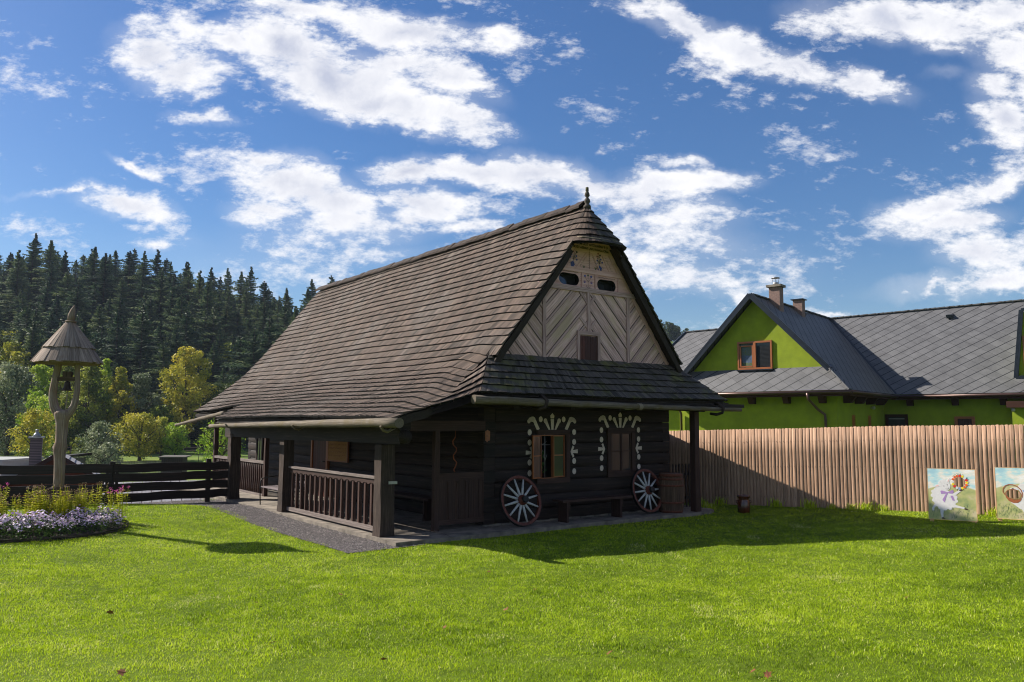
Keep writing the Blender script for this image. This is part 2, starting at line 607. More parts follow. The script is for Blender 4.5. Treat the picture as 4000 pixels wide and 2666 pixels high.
M['fence'] = wood('brown_fence_board', (.19, .105, .062), (.38, .235, .155), (.52, .345, .245), streak=34, tintamt=.24, bump=.35, along=1.6, rough=.75)
M['white_paint'] = plain('white_ornament_paint', (.56, .47, .41), .8, var=.12, scale=22)
M['cream'] = plain('cream_underside', (.42, .33, .22), .85, var=.3, scale=14)
M['ink'] = plain('black_ink', (.018, .015, .013), .8)
M['blue_ink'] = plain('blue_paint', (.06, .08, .28), .8)
M['green_ink'] = plain('green_paint', (.05, .10, .04), .8)
M['pink_ink'] = plain('pink_paint', (.36, .14, .15), .8)
M['glass'] = glassmat('window_glass', (.03, .032, .036))
M['dark'] = plain('unlit_interior_black', (.004, .004, .004), .9)  # near-black colour stands in for the shade of unlit interiors
M['orange_wood'] = wood('orange_varnished_wood', (.16, .045, .012), (.28, .085, .022), (.36, .12, .035), streak=50, tintamt=.2, rough=.45, spec=.5)
M['door_red'] = wood('red_brown_door', (.03, .007, .005), (.06, .014, .010), (.08, .02, .015), streak=40, rough=.5)
M['tan_board'] = wood('tan_board', (.26, .13, .04), (.34, .18, .065), (.38, .21, .085), streak=20, bump=.1)
M['wheel_red'] = plain('red_brown_wheel_paint', (.115, .028, .018), .65, var=.5, scale=25, bump=.3)
M['wheel_white'] = plain('white_spoke_paint', (.46, .45, .46), .65, var=.25, scale=30, bump=.2)
M['iron'] = plain('black_iron', (.012, .010, .010), .5, .3, var=.4)
M['barrel'] = wood('barrel_stave', (.04, .022, .014), (.105, .062, .040), (.17, .11, .078), streak=40, tintamt=.35, bump=.5)
M['hoop'] = plain('rusty_hoop', (.12, .035, .018), .7, .2, var=.4, scale=20)
M['jug'] = plain('brown_glaze', (.075, .018, .008), .22, var=.4, scale=6, spec=.7)
M['stone'] = plain('paving_stone', (.17, .145, .118), .85, var=.45, scale=3.5, bump=.7)
M['steel'] = plain('grey_metal', (.30, .30, .31), .4, .6)
M['bronze'] = plain('dark_bronze', (.045, .030, .022), .45, .5)
M['rope'] = plain('rope', (.25, .20, .14), .9)
M['green_wall'] = plain('lime_green_render', (.205, .265, .010), .9, var=.12, scale=2.2, bump=.1)
M['slate_trim'] = plain('dark_metal_trim', (.018, .024, .035), .4, .4)
M['gutter'] = plain('brown_gutter', (.075, .042, .036), .35, .4)
M['eave_wood'] = wood('dark_brown_eave', (.02, .008, .005), (.045, .017, .011), streak=30)
M['chimney'] = plain('chimney_render', (.20, .13, .11), .9, var=.2, scale=14, bump=.3)
M['curtain'] = plain('blue_curtain', (.16, .23, .46), .8, var=.15, scale=8)
M['bark'] = wood('bark', (.03, .022, .016), (.075, .058, .045), streak=14, bump=.9)
M['grey_shed'] = wood('grey_shed_board', (.05, .042, .038), (.12, .105, .095), streak=20)
M['white_metal'] = plain('cream_white_metal', (.36, .36, .33), .5, var=.06)
M['bench_slat'] = wood('bench_slat', (.06, .045, .045), (.14, .115, .12), (.22, .19, .20), streak=50)
M['soil'] = plain('soil', (.035, .022, .014), .95, var=.4, scale=12, bump=.6)
M['leaf_brown'] = plain('dry_leaf', (.16, .055, .018), .8, var=.4, scale=40)
M['wire_rust'] = plain('rusty_iron', (.22, .06, .025), .7, .2, var=.4)


def slate(name, c1, c2, s1=.36, s2=.36, dark=(.012, .013, .017), line=.07):
    """grey roof of diamond slates laid in the UV plane (metres)"""
    m, nt, lk, b = newmat(name, .62, .35)
    uv = N(nt, 'ShaderNodeUVMap').outputs[0]
    sp = N(nt, 'ShaderNodeSeparateXYZ')
    lk.new(uv, sp.inputs[0])
    X, Y = sp.outputs[0], sp.outputs[1]
    p = mathn(nt, lk, 'DIVIDE', mathn(nt, lk, 'ADD', mathn(nt, lk, 'MULTIPLY', X, -.62), mathn(nt, lk, 'MULTIPLY', Y, .80)), s1)
    q = mathn(nt, lk, 'DIVIDE', mathn(nt, lk, 'ADD', mathn(nt, lk, 'MULTIPLY', X, .62), mathn(nt, lk, 'MULTIPLY', Y, .80)), s2)
    fp, fq = mathn(nt, lk, 'FRACT', p), mathn(nt, lk, 'FRACT', q)
    l1 = mathn(nt, lk, 'LESS_THAN', fp, line * 1.5)
    l2 = mathn(nt, lk, 'MULTIPLY', mathn(nt, lk, 'LESS_THAN', fq, line * .6), .45)
    ln = mathn(nt, lk, 'MAXIMUM', l1, l2)
    cc = N(nt, 'ShaderNodeCombineXYZ')
    lk.new(mathn(nt, lk, 'FLOOR', p), cc.inputs[0])
    lk.new(mathn(nt, lk, 'FLOOR', q), cc.inputs[1])
    wn_ = N(nt, 'ShaderNodeTexWhiteNoise')
    lk.new(cc.outputs[0], wn_.inputs['Vector'])
    big = noise_node(nt, lk, uv, 2.2, 5, .65)
    f = mathn(nt, lk, 'ADD', mathn(nt, lk, 'MULTIPLY', wn_.outputs['Value'], .16), mathn(nt, lk, 'MULTIPLY', big, .84))
    col = ramp(nt, lk, f, [(.28, c1), (.72, c2)])
    col = mixc(nt, lk, ln, col, dark)
    lk.new(col, b.inputs['Base Color'])
    h = mathn(nt, lk, 'ADD', mathn(nt, lk, 'MULTIPLY', fp, 1.0), mathn(nt, lk, 'MULTIPLY', fq, .6))
    bumpn(nt, lk, b, h, .6, .02)
    return m


M['slate'] = slate('diamond_slate', (.066, .066, .072), (.118, .118, .126), .40, .40, line=.075)
M['slate_far'] = slate('small_slate', (.11, .11, .13), (.24, .24, .27), .22, .22)
# ---------------------------------------------------------------- terrain
YAW = 0.647
HO = Vector((-2.252, 14.112, 0))            # the cottage's porch corner
CY, SY = math.cos(YAW), math.sin(YAW)


def h2w(u, v):
    return HO.x + u * CY - v * SY, HO.y + u * SY + v * CY


def w2h_np(X, Y):
    a, b = X - HO.x, Y - HO.y
    return a * CY + b * SY, -a * SY + b * CY


def sstep(a, b, x):
    t = np.clip((x - a) / (b - a), 0, 1)
    return t * t * (3 - 2 * t)


def ground_z(X, Y):
    X, Y = np.asarray(X, float), np.asarray(Y, float)
    U, V = w2h_np(X, Y)
    z = np.full(X.shape, -0.03)
    z = z + 0.42 * sstep(9.5, 0, Y) * (Y < 40)
    z = z + 0.036 * np.clip(X - 4, 0, 9)
    z = z + 0.17 * sstep(-4.2, -8, X) * sstep(20.5, 17.5, Y) * sstep(5, 10, Y)
    z = z + 0.016 * np.sin(X * 1.3 + 1) * np.cos(Y * 1.1 + X * .4) * sstep(0, -1.2, V)
    # beyond the dark fence the ground falls to the valley floor
    lat = sstep(7, 2, U) if True else 0
    drop = sstep(0.3, 8.5, Y - (19.0 + 0.85 * np.clip(X + 9.4, -30, 3)) - 0.6) * lat
    far = sstep(24, 34, Y) * sstep(0.12, -0.05, X / np.maximum(Y, 1))
    drop = np.maximum(drop, far)
    z = z * (1 - drop) + (-2.6) * drop
    # wooded hill on the left
    r = X / np.maximum(Y, 1)
    ridge = 39 - 16 * sstep(-.62, -.22, r) - 10 * sstep(-.15, .1, r)
    hill = sstep(116, 232, Y - 6 * np.sin(X * .03)) * ridge * sstep(.35, .05, r)
    z = z + hill
    # meadow hill far to the right
    hill2 = 27.5 * sstep(150, 320, Y) * sstep(.02, .12, r)
    return z + hill2


def ground_at(x, y):
    return float(ground_z(np.array([x]), np.array([y]))[0])


def axis(segs):
    out = []
    for a, b, st in segs:
        out += list(np.arange(a, b, st))
    return np.array(out + [segs[-1][1]])


gx = axis([(-1500, -300, 100), (-300, -100, 8), (-100, -16, 2.0), (-16, 14, .3), (14, 60, 2.5), (60, 300, 12), (300, 1500, 100)])
gy = axis([(-600, -20, 60), (-20, 2, 2.0), (2, 31, .3), (31, 60, 1.5), (60, 340, 6), (340, 1600, 90)])
GX, GY = np.meshgrid(gx, gy)
GZ = ground_z(GX, GY)
nx_, ny_ = len(gx), len(gy)
gv = np.stack([GX.ravel(), GY.ravel(), GZ.ravel()], 1)
ii, jj = np.meshgrid(np.arange(nx_ - 1), np.arange(ny_ - 1))
q0 = (jj * nx_ + ii).ravel()
gf = np.stack([q0, q0 + 1, q0 + nx_ + 1, q0 + nx_], 1)


def np_mesh(name, verts, faces, mat, smooth=False, attrs=None, parent=None):
    """verts (n,3), faces (m,k) -> object; attrs: {name: (domain, values)}"""
    me = bpy.data.meshes.new(name)
    m, k = faces.shape
    me.vertices.add(len(verts))
    me.vertices.foreach_set('co', np.asarray(verts, np.float32).ravel())
    me.loops.add(m * k)
    me.loops.foreach_set('vertex_index', faces.astype(np.int32).ravel())
    me.polygons.add(m)
    me.polygons.foreach_set('loop_start', np.arange(0, m * k, k, dtype=np.int32))
    me.polygons.foreach_set('use_smooth', np.full(m, smooth))
    for an, (dom, val) in (attrs or {}).items():
        a = me.attributes.new(an, 'FLOAT', dom)
        a.data.foreach_set('value', np.asarray(val, np.float32))
    me.materials.append(mat)
    me.update(calc_edges=True)
    o = bpy.data.objects.new(name, me)
    COL.objects.link(o)
    if parent:
        o.parent = parent
    return o


# ground material: turf, with stony slope beyond the fence, meadow and forest floor
m, nt, lk, b = newmat('ground', .95, .1)
geo = N(nt, 'ShaderNodeNewGeometry').outputs['Position']
n1 = noise_node(nt, lk, geo, .9, 6, .6)
n2_ = noise_node(nt, lk, geo, 9, 5, .7)
lawn_c = ramp(nt, lk, n2_, [(.35, (.06, .09, .006)), (.65, (.10, .15, .008))])
mead_c = ramp(nt, lk, noise_node(nt, lk, geo, .12, 6, .65), [(.35, (.06, .10, .018)), (.5, (.11, .16, .028)), (.65, (.16, .20, .04))])
slope_c = ramp(nt, lk, n2_, [(.35, (.06, .05, .035)), (.5, (.13, .12, .09)), (.7, (.07, .10, .025))])
at = N(nt, 'ShaderNodeAttribute', attribute_name='zone').outputs['Fac']
c = mixc(nt, lk, mathn(nt, lk, 'MULTIPLY', at, 1.0, clamp=True), lawn_c, slope_c)
c = mixc(nt, lk, mathn(nt, lk, 'SUBTRACT', at, 1.0, clamp=True), c, mead_c)
c = mixc(nt, lk, mathn(nt, lk, 'SUBTRACT', at, 2.0, clamp=True), c, (.03, .026, .014))
lk.new(c, b.inputs['Base Color'])
bumpn(nt, lk, b, n2_, .5, .03)
M['ground'] = m
zone = np.clip((-0.25 - GZ) / .6, 0, 1) * (GY < 60)
zone = np.where((GZ < -2.0) & (GX / np.maximum(GY, 1) < .12), 1 + sstep(28, 38, GY), zone)
zone = np.where((GY > 40), 2.0, zone)
rr_ = GX / np.maximum(GY, 1)
zone = np.where((GY > 118) & (rr_ < .05), 3.0, zone)
tag(np_mesh('ground', gv, gf, m, True, {'zone': ('POINT', zone.ravel())}), kind='structure')

# ---------------------------------------------------------------- lawn grass
rg = np.random.default_rng(3)
BED_C, BED_R = (-8.58, 14.05), 1.60
FA, FB = np.array([4.85, 20.37]), np.array([9.57, 16.84])      # board fence line
FD = (FB - FA) / np.linalg.norm(FB - FA)
FN = np.array([-FD[1], FD[0]])                                   # away from the lawn


def lawn_mask(X, Y):
    U, V = w2h_np(X, Y)
    ok = np.ones(X.shape, bool)
    wob = .05 * np.sin(V * 3.1) + .03 * np.sin(V * 7.7 + 1)
    grav = (U > -1.06 + wob) & (U < .3) & (V > -.86 + wob) & (V < 7.2)
    grav |= (U > -1.06 + wob - .85 * np.clip(V - 6.6, 0, 3)) & (V >= 6.6) & (V < 12)
    ok &= ~grav
    house = (U > -.12) & (U < 8.25 + .05 * np.sin(V * 9)) & (V > -.76 + .03 * np.sin(U * 5)) & (V < 14.5)
    ok &= ~house
    ok &= np.hypot(X - BED_C[0], Y - BED_C[1]) > BED_R
    ok &= ((X - FA[0]) * FN[0] + (Y - FA[1]) * FN[1]) < -.02
    ok &= Y < 17.7 + .85 * np.clip(X + 11.5, -30, 6.5) - .05
    ok &= np.abs(X) < .72 * Y + 3.2
    return ok


def vnoise(X, Y, sc, seed):
    g = np.random.default_rng(seed).random((256, 256))
    x, y = X / sc + 80.3, Y / sc + 60.7
    i, j = np.floor(x).astype(int), np.floor(y).astype(int)
    fx, fy = x - i, y - j
    fx, fy = fx * fx * (3 - 2 * fx), fy * fy * (3 - 2 * fy)
    a, b_, c_, d_ = g[i % 256, j % 256], g[(i + 1) % 256, j % 256], g[i % 256, (j + 1) % 256], g[(i + 1) % 256, (j + 1) % 256]
    return a * (1 - fx) * (1 - fy) + b_ * fx * (1 - fy) + c_ * (1 - fx) * fy + d_ * fx * fy


def blades(n, y0, y1, h0, h1, w, segs):
    X = rg.uniform(-.68 * y1 - 2.8, .68 * y1 + 2.8, n)
    Y = rg.uniform(y0, y1, n)
    k = lawn_mask(X, Y)
    # patchy density
    X, Y = X[k], Y[k]
    pn = .6 * vnoise(X, Y, .35, 7) + .4 * vnoise(X, Y, .12, 8)
    n = len(X)
    Z = ground_z(X, Y)
    a = rg.uniform(0, 2 * np.pi, n)
    h = rg.uniform(h0, h1, n) * (.35 + 1.0 * pn) * np.where(rg.random(n) < .02, 1.5, 1)
    lean = rg.uniform(.1, .9, n) * h
    la = rg.uniform(0, 2 * np.pi, n)
    ww = w * rg.uniform(.6, 1.3, n)
    dx, dy = np.cos(a) * ww / 2, np.sin(a) * ww / 2
    lx, ly = np.cos(la) * lean, np.sin(la) * lean
    P = lambda fx, t, s: np.stack([X + fx * dx * s + lx * t * t, Y + fx * dy * s + ly * t * t, Z + h * (t - .25 * t * t) - .005], 1)
    big = .55 * vnoise(X, Y, 1.6, 1) + .45 * vnoise(X, Y, .55, 2)
    fine = vnoise(X, Y, .16, 3)
    clov = vnoise(X, Y, .8, 4) > .80
    dry = (vnoise(X, Y, .45, 5) > .90) & (vnoise(X, Y, 2.5, 6) > .45)
    tint = np.clip(rg.normal(.42, .17, n) + .55 * (big - .5) + .34 * (fine - .5) - .05 * np.clip(X, -4, 6) / 6, 0, .9)
    tint = np.where(clov & (rg.random(n) < .5), rg.uniform(0, .3, n), tint)
    tint = np.where(rg.random(n) < np.where(dry, .30, .03), rg.uniform(.9, 1, n), tint)
    if segs == 2:
        V = np.stack([P(-1, 0, 1), P(1, 0, 1), P(1, .55, .8), P(-1, .55, .8), P(0, 1, 0)], 1)
        base = np.arange(n)[:, None] * 5
        F = np.concatenate([base + np.array([[0, 1, 2]]), base + np.array([[0, 2, 3]]), base + np.array([[3, 2, 4]])])
        T = np.tile(tint, 3)
        return V.reshape(-1, 3), F, T
    V = np.stack([P(-1, 0, 1), P(1, 0, 1), P(0, 1, 0)], 1)
    base = np.arange(n)[:, None] * 3
    return V.reshape(-1, 3), base + np.array([[0, 1, 2]]), tint


parts = []
for spec in ((165000, 3.6, 7.0, .02, .05, .0055, 2), (300000, 7.0, 11.0, .02, .052, .008, 2), (285000, 11.0, 16.0, .025, .055, .012, 1), (170000, 16.0, 21.5, .03, .06, .016, 1)):
    parts.append(blades(*spec))
# taller tufts along the edges of stone, fence and bed
off = 0
VV, FF, TT = [], [], []
for v, f, t in parts:
    VV.append(v)
    FF.append(f + off)
    TT.append(t)
    off += len(v)
M['grass'] = leafmat('grass_blades', [(.075, .125, .004), (.24, .36, .007), (.38, .50, .012), (.50, .60, .025), (.64, .60, .28)], trans=.42, rough=.5, spec=.28)
tag(np_mesh('grass', np.concatenate(VV), np.concatenate(FF), M['grass'], False, {'tint': ('FACE', np.concatenate(TT))}), kind='stuff')

# weeds and long grass at the foot of the board fence
def tuft_mesh(n, rad_, h, w, seed=0):
    r = random.Random(seed)
    mb = MB()
    for i in range(n):
        a = r.uniform(0, 6.28)
        d = r.uniform(0, rad_)
        x, y = d * math.cos(a), d * math.sin(a)
        la = r.uniform(0, 6.28)
        hh = h * r.uniform(.5, 1)
        ln = hh * r.uniform(.2, .9)
        px, py = math.cos(la + 1.57) * w / 2, math.sin(la + 1.57) * w / 2
        mx_, my_ = x + math.cos(la) * ln * .3, y + math.sin(la) * ln * .3
        ex, ey = x + math.cos(la) * ln, y + math.sin(la) * ln
        t = r.uniform(.35, .95)
        mb.face([(x - px, y - py, 0), (x + px, y + py, 0), (mx_ + px, my_ + py, hh * .6), (mx_ - px, my_ - py, hh * .6)], None, t)
        mb.face([(mx_ - px, my_ - py, hh * .6), (mx_ + px, my_ + py, hh * .6), (ex, ey, hh)], None, t)
    return mb


# ---------------------------------------------------------------- gravel strip
m, nt, lk, b = newmat('gravel_bed', .9, .2)
geo = N(nt, 'ShaderNodeNewGeometry').outputs['Position']
vo = N(nt, 'ShaderNodeTexVoronoi')
vo.inputs['Scale'].default_value = 42
lk.new(geo, vo.inputs['Vector'])
cg = ramp(nt, lk, vo.outputs['Color'], [(.15, (.075, .065, .065)), (.5, (.17, .15, .15)), (.85, (.27, .24, .235))])
dk = ramp(nt, lk, vo.outputs['Distance'], [(.25, (1, 1, 1)), (.6, (.25, .25, .25))])
lk.new(mixc(nt, lk, 1.0, cg, dk, 'MULTIPLY'), b.inputs['Base Color'])
bumpn(nt, lk, b, mathn(nt, lk, 'SUBTRACT', 1.0, vo.outputs['Distance']), .9, .02)
M['gravel'] = m
mb = MB()
outline = [(-1.1, -.9), (.35, -.9), (.35, 12.5), (-6.3, 12.5), (-3.9, 10.0), (-2.6, 8.4), (-1.25, 7.0)]
pts = [h2w(*p) for p in outline]


def on_ground(x, y, d):
    return (x, y, ground_at(x, y) + d)


tri = tessellate_polygon([[Vector((x, y, 0)) for x, y in pts]])
gbm = bmesh.new()
gvs = [gbm.verts.new((x, y, 0)) for x, y in pts]
for t in tri:
    gbm.faces.new([gvs[i] for i in t])
bmesh.ops.subdivide_edges(gbm, edges=gbm.edges, cuts=14, use_grid_fill=True)
bmesh.ops.triangulate(gbm, faces=gbm.faces)
for v in gbm.verts:
    v.co.z = ground_at(v.co.x, v.co.y) + .012
gme = bpy.data.meshes.new('gravel_path')
gbm.to_mesh(gme)
gbm.free()
gme.materials.append(m)
go = bpy.data.objects.new('gravel_path', gme)
COL.objects.link(go)
tag(go, kind='structure')
n = 16000
U = rg.uniform(-6, .2, n)
V = rg.uniform(-.88, 12.2, n)
k = ((U > -1.08) & (V < 7.2)) | ((V >= 6.6) & (U > -1.08 - .95 * (V - 6.6)))
k &= rg.random(n) < np.where(V > 7.5, .5, 1.0)
U, V = U[k], V[k]
n = len(U)
X, Y = HO.x + U * CY - V * SY, HO.y + U * SY + V * CY
Z = ground_z(X, Y) + .012
oc = np.array([[1, 0, 0], [0, 1, 0], [-1, 0, 0], [0, -1, 0], [0, 0, 1]], float)
of = np.array([[0, 1, 4], [1, 2, 4], [2, 3, 4], [3, 0, 4]])
a = rg.uniform(0, 6.28, n)
s_ = rg.uniform(.007, .019, n)
ca, sa = np.cos(a), np.sin(a)
px = oc[None, :, 0] * s_[:, None] * rg.uniform(.8, 1.3, (n, 1))
py = oc[None, :, 1] * s_[:, None]
pz = oc[None, :, 2] * s_[:, None] * rg.uniform(.5, 1.1, (n, 1))
PV = np.stack([X[:, None] + px * ca[:, None] - py * sa[:, None], Y[:, None] + px * sa[:, None] + py * ca[:, None], Z[:, None] + pz], 2)
PF = (np.arange(n)[:, None, None] * 5 + of[None]).reshape(-1, 3)
M['pebble'] = plain('pebble', (.19, .165, .16), .85, var=.2, scale=30, tintamt=.75)
tag(np_mesh('gravel', PV.reshape(-1, 3), PF, M['pebble'], False, {'tint': ('FACE', np.repeat(rg.uniform(.1, .9, n), 4))}), kind='stuff')
# ---------------------------------------------------------------- log cottage
HUT = thing('log_cottage', 'dark tarred log cottage with steep shingle roof and whitewashed carved gable', 'cottage', HO, YAW)
UR, VG, ZR = 4.75, -.22, 6.75
PROF = [(0.0, 6.75), (1.31, 5.06), (2.62, 3.37), (3.2, 2.90), (3.8, 2.55), (4.73, 2.11)]     # right slope
PF = [(0.0, 6.75), (1.31, 5.06), (2.1, 4.05), (2.62, 3.44), (3.1, 3.05), (3.8, 2.68), (4.5, 2.38), (5.2, 2.12)]                                     # left slope over the porch
PB = [(0.0, 6.75), (1.31, 5.08), (2.1, 4.10), (2.62, 3.53), (3.39, 2.90), (3.85, 2.56), (4.21, 2.33), (5.2, 1.75)]   # left slope at the back


def mk_prof(P):
    L = [0.0]
    for i in range(1, len(P)):
        L.append(L[-1] + math.hypot(P[i][0] - P[i - 1][0], P[i][1] - P[i - 1][1]))

    def f(s):
        s = max(0, min(s, L[-1]))
        for i in range(1, len(L)):
            if s <= L[i] + 1e-9:
                t = (s - L[i - 1]) / (L[i] - L[i - 1])
                return P[i - 1][0] + t * (P[i][0] - P[i - 1][0]), P[i - 1][1] + t * (P[i][1] - P[i - 1][1])

    def inv(d):
        for i in range(1, len(P)):
            if d <= P[i][0] + 1e-9:
                t = (d - P[i - 1][0]) / (P[i][0] - P[i - 1][0])
                return L[i - 1] + t * (L[i] - L[i - 1])
        return L[-1]
    return f, inv, L[-1]


prof, s_of_d, _ = mk_prof(PROF)
prof_f, s_f, S_ENDF = mk_prof(PF)
prof_b, s_b, _ = mk_prof(PB)
S_CAP, S_SK, S_EV = s_of_d(.74), s_of_d(2.62), s_of_d(3.8)
S_BACK = s_b(4.21)
CAPV = -.14
VB = 14.1
ss = lambda a, b, x: (lambda t: t * t * (3 - 2 * t))(max(0, min(1, (x - a) / (b - a))))
VT = [(3.46, -.48), (3.38, -.30), (3.05, -.24), (2.91, -.40), (2.77, -.63), (2.63, -.88), (2.5, -.93), (2.39, -.96), (2.26, -1.0), (2.12, -1.05)]


def v_front(s):
    """where the left slope ends at the front: verge, then valley, then porch verge"""
    z = prof_f(s)[1]
    if z >= VT[0][0]:
        return -.5
    for i in range(1, len(VT)):
        if z >= VT[i][0]:
            t = (z - VT[i][0]) / (VT[i - 1][0] - VT[i][0])
            return VT[i][1] + t * (VT[i - 1][1] - VT[i][1])
    return VT[-1][1]


def f_left(v, s):
    w = ss(12.8, 8.8, v)
    d1, z1 = prof_f(s)
    d2, z2 = prof_b(s)
    d, z = d1 * w + d2 * (1 - w), z1 * w + z2 * (1 - w)
    z += .012 * math.sin(v * .9 + s * .6)
    if s > S_CAP + .1:
        vf = v_front(s)
        z -= (.045 + .075 * ss(S_SK - .3, S_SK, s) * ss(s_f(4.9), s_f(4.4), s)) * ss(vf + .85, vf, v)
    return Vector((UR - d, v, z))


def f_main(t, s):        # the left slope from the back (0) to its own front edge (1)
    return f_left(VB + (v_front(s) - VB) * t, s)


def f_right(v, s):
    d, z = prof(s)
    return Vector((UR + d, v, z))


def f_cap(ph, s):      # the rounded hood above the gable, ph 0 (left) .. pi (right)
    d, z = prof(s)
    k = 2 / 2.7
    return Vector((UR - d * (1 if math.cos(ph) > 0 else -1) * abs(math.cos(ph)) ** k, CAPV - d * 1.02 * abs(math.sin(ph)) ** k, z - .03 * math.sin(ph) * (s / S_CAP)))


def sk_t(s):
    return (s - S_SK) / (S_EV - S_SK)


def hipL(s):
    t = sk_t(s)
    return Vector((2.10 - .80 * t, VG - .87 * t, 3.37 - .80 * t))


def f_front(u, s):      # u: 0 at the left hip, 1 at the right hip
    a = hipL(s)
    x0, x1 = a.x, 2 * UR - a.x
    return Vector((x0 + (x1 - x0) * u, a.y, a.z - .05 * math.sin(math.pi * u) * sk_t(s) * .6 - .02 * sk_t(s) * u))


def f_cornL(ph, s):     # facet between the valley (0) and the hip (1)
    t = sk_t(s)
    h = hipL(s)
    sm_ = s_f(2.72) + (s_f(4.5) - s_f(2.72)) * t
    vv = f_left(v_front(sm_), sm_)
    p = vv.lerp(h, ph)
    p.z -= .02 * math.sin(math.pi * ph) * t
    return p


def f_cornR(ph, s):     # right-hand corner: rounded hip
    d, z = prof(s)
    a = d - 2.62
    h = hipL(s)
    k = 2 / 2.5
    return Vector((2 * UR - (UR - 2.62 - a * abs(math.cos(ph)) ** k) if ph < 1.56 else 2 * UR - h.x, VG - (VG - h.y) * abs(math.sin(ph)) ** k, z))


def shingles(mb, f, t0, t1, s0, s1, wid=.078, lift=.045, jit=.007, tlo=.1, thi=.9):
    L = 0
    K = 14
    ph_ = rnd.uniform(0, 6)
    pp = [f(t0 + (t1 - t0) * i / K, s1) for i in range(K + 1)]
    for i in range(K):
        L += (pp[i + 1] - pp[i]).length
    n = max(1, int(L / wid))
    cuts = [0.0]
    for i in range(n):
        cuts.append(cuts[-1] + rnd.uniform(.6, 1.4))
    cuts = [t0 + (t1 - t0) * c / cuts[-1] for c in cuts]
    for i in range(n):
        a, b = cuts[i], cuts[i + 1]
        so = s1 + rnd.uniform(-jit, jit) + .010 * math.sin(ph_ + i * .13)
        lo = lift + rnd.uniform(-.007, .008)
        A, B, C_, D_ = f(a, so), f(b, so), f(b, s0 - .03), f(a, s0 - .03)
        nr = (B - A).cross(D_ - A)
        if nr.length < 1e-9:
            nr = (C_ - B).cross(A - B)
        if nr.length < 1e-9:
            continue
        nr.normalize()
        if nr.z < 0:
            nr = -nr
        P = [A + nr * (lo - .045), B + nr * (lo - .045), D_ + nr * .0, C_ + nr * .0,
             A + nr * lo, B + nr * lo, D_ + nr * .012, C_ + nr * .012]
        # tighten sideways a hair so the joints read
        mb.hexa(P, min(1, max(0, rnd.gauss((tlo + thi) / 2, (thi - tlo) / 3.2))), 1, skip=(0, 3), endtint=-.3)  # butts tinted near black: weathered end grain plus a painted course shadow line


roof, roofm = MB(), MB()
under = MB()
row = .212


def courses(a, b, step):
    n = max(1, round((b - a) / step))
    return [(a + (b - a) * i / n, a + (b - a) * (i + 1) / n) for i in range(n)]


for a, b in courses(0, S_CAP, row):
    shingles(roof, f_left, VB, CAPV, a, b)
    shingles(roofm, f_right, CAPV, VB, a, b)
    shingles(roof, f_cap, 0, math.pi * .42, a, b, wid=.06)
    shingles(roofm, f_cap, math.pi * .42, math.pi, a, b, wid=.06)
for a, b in courses(S_CAP, S_SK, row):
    shingles(roof, f_left, VB, -.5, a, b)
    shingles(roofm, f_right, -.5, VB, a, b)
for a, b in courses(S_SK, S_EV, .235):
    shingles(roof, f_cornL, 0, 1, a, b, wid=.062, thi=1.1)
    shingles(roofm, f_front, 0, 1, a, b, wid=.07)
    shingles(roofm, f_cornR, math.pi / 2, 0, a, b, wid=.07)
for a, b in courses(S_SK, S_EV, row):
    shingles(roofm, f_right, VG, VB, a, b)
for a, b in courses(S_SK, S_BACK, .23):
    shingles(roof, f_main, 0, 1, a, b)
for i, (a, b) in enumerate(courses(S_BACK, S_ENDF, .235)):
    shingles(roof, f_main, (VB - (9.2 - .25 * i)) / (VB + 1), 1, a, b)
rf = roof.build('roof', M['shingle'], HUT)
tag(roofm.build('roof_front', M['shingle_moss'], rf), 'mossy dark shingles on the shaded front')


def sheet(mb, f, t0, t1, nt_, s0, s1, ns, off):
    R_ = []
    for i in range(ns + 1):
        R_.append([f(t0 + (t1 - t0) * j / nt_, s0 + (s1 - s0) * i / ns) + Vector((0, 0, off)) for j in range(nt_ + 1)])
    mb.grid(R_, smooth=False)


for off in (-.055, -.13):  # sheathing sheets under the shingles, put in to block light
    sheet(under, f_left, VB - .03, CAPV, 8, 0.02, S_CAP, 2, off)
    sheet(under, f_right, CAPV, VB - .03, 2, 0.02, S_CAP, 2, off)
    sheet(under, f_left, VB - .03, .5, 8, S_CAP, S_SK, 3, off)
    sheet(under, f_left, .5, -.46, 9, S_CAP, S_SK, 8, off)
    sheet(under, f_right, -.46, VB - .03, 2, S_CAP, S_SK, 3, off)
    for a, b in courses(S_SK, S_BACK - .03, .285):
        sheet(under, f_main, .002, .93, 14, a, b, 2, off)
        sheet(under, f_main, .93, .996, 9, a, b, 2, off)
    for a, b in courses(S_BACK - .03, S_ENDF - .04, .29):
        sheet(under, f_main, (VB - 8.6) / (VB + 1), .996, 16, a, b, 1, off)
    sheet(under, f_right, VG, VB - .03, 2, S_SK, S_EV - .03, 3, off)
    sheet(under, f_front, 0, 1, 4, S_SK, S_EV - .03, 3, off)
    sheet(under, f_cornL, 0, 1, 8, S_SK, S_EV - .03, 3, off)
    sheet(under, f_cornR, 0, math.pi / 2, 8, S_SK, S_EV - .03, 3, off)
for off in (-.012, -.035):
    sheet(under, f_cap, 0, math.pi, 24, .02, S_CAP - .02, 3, off)
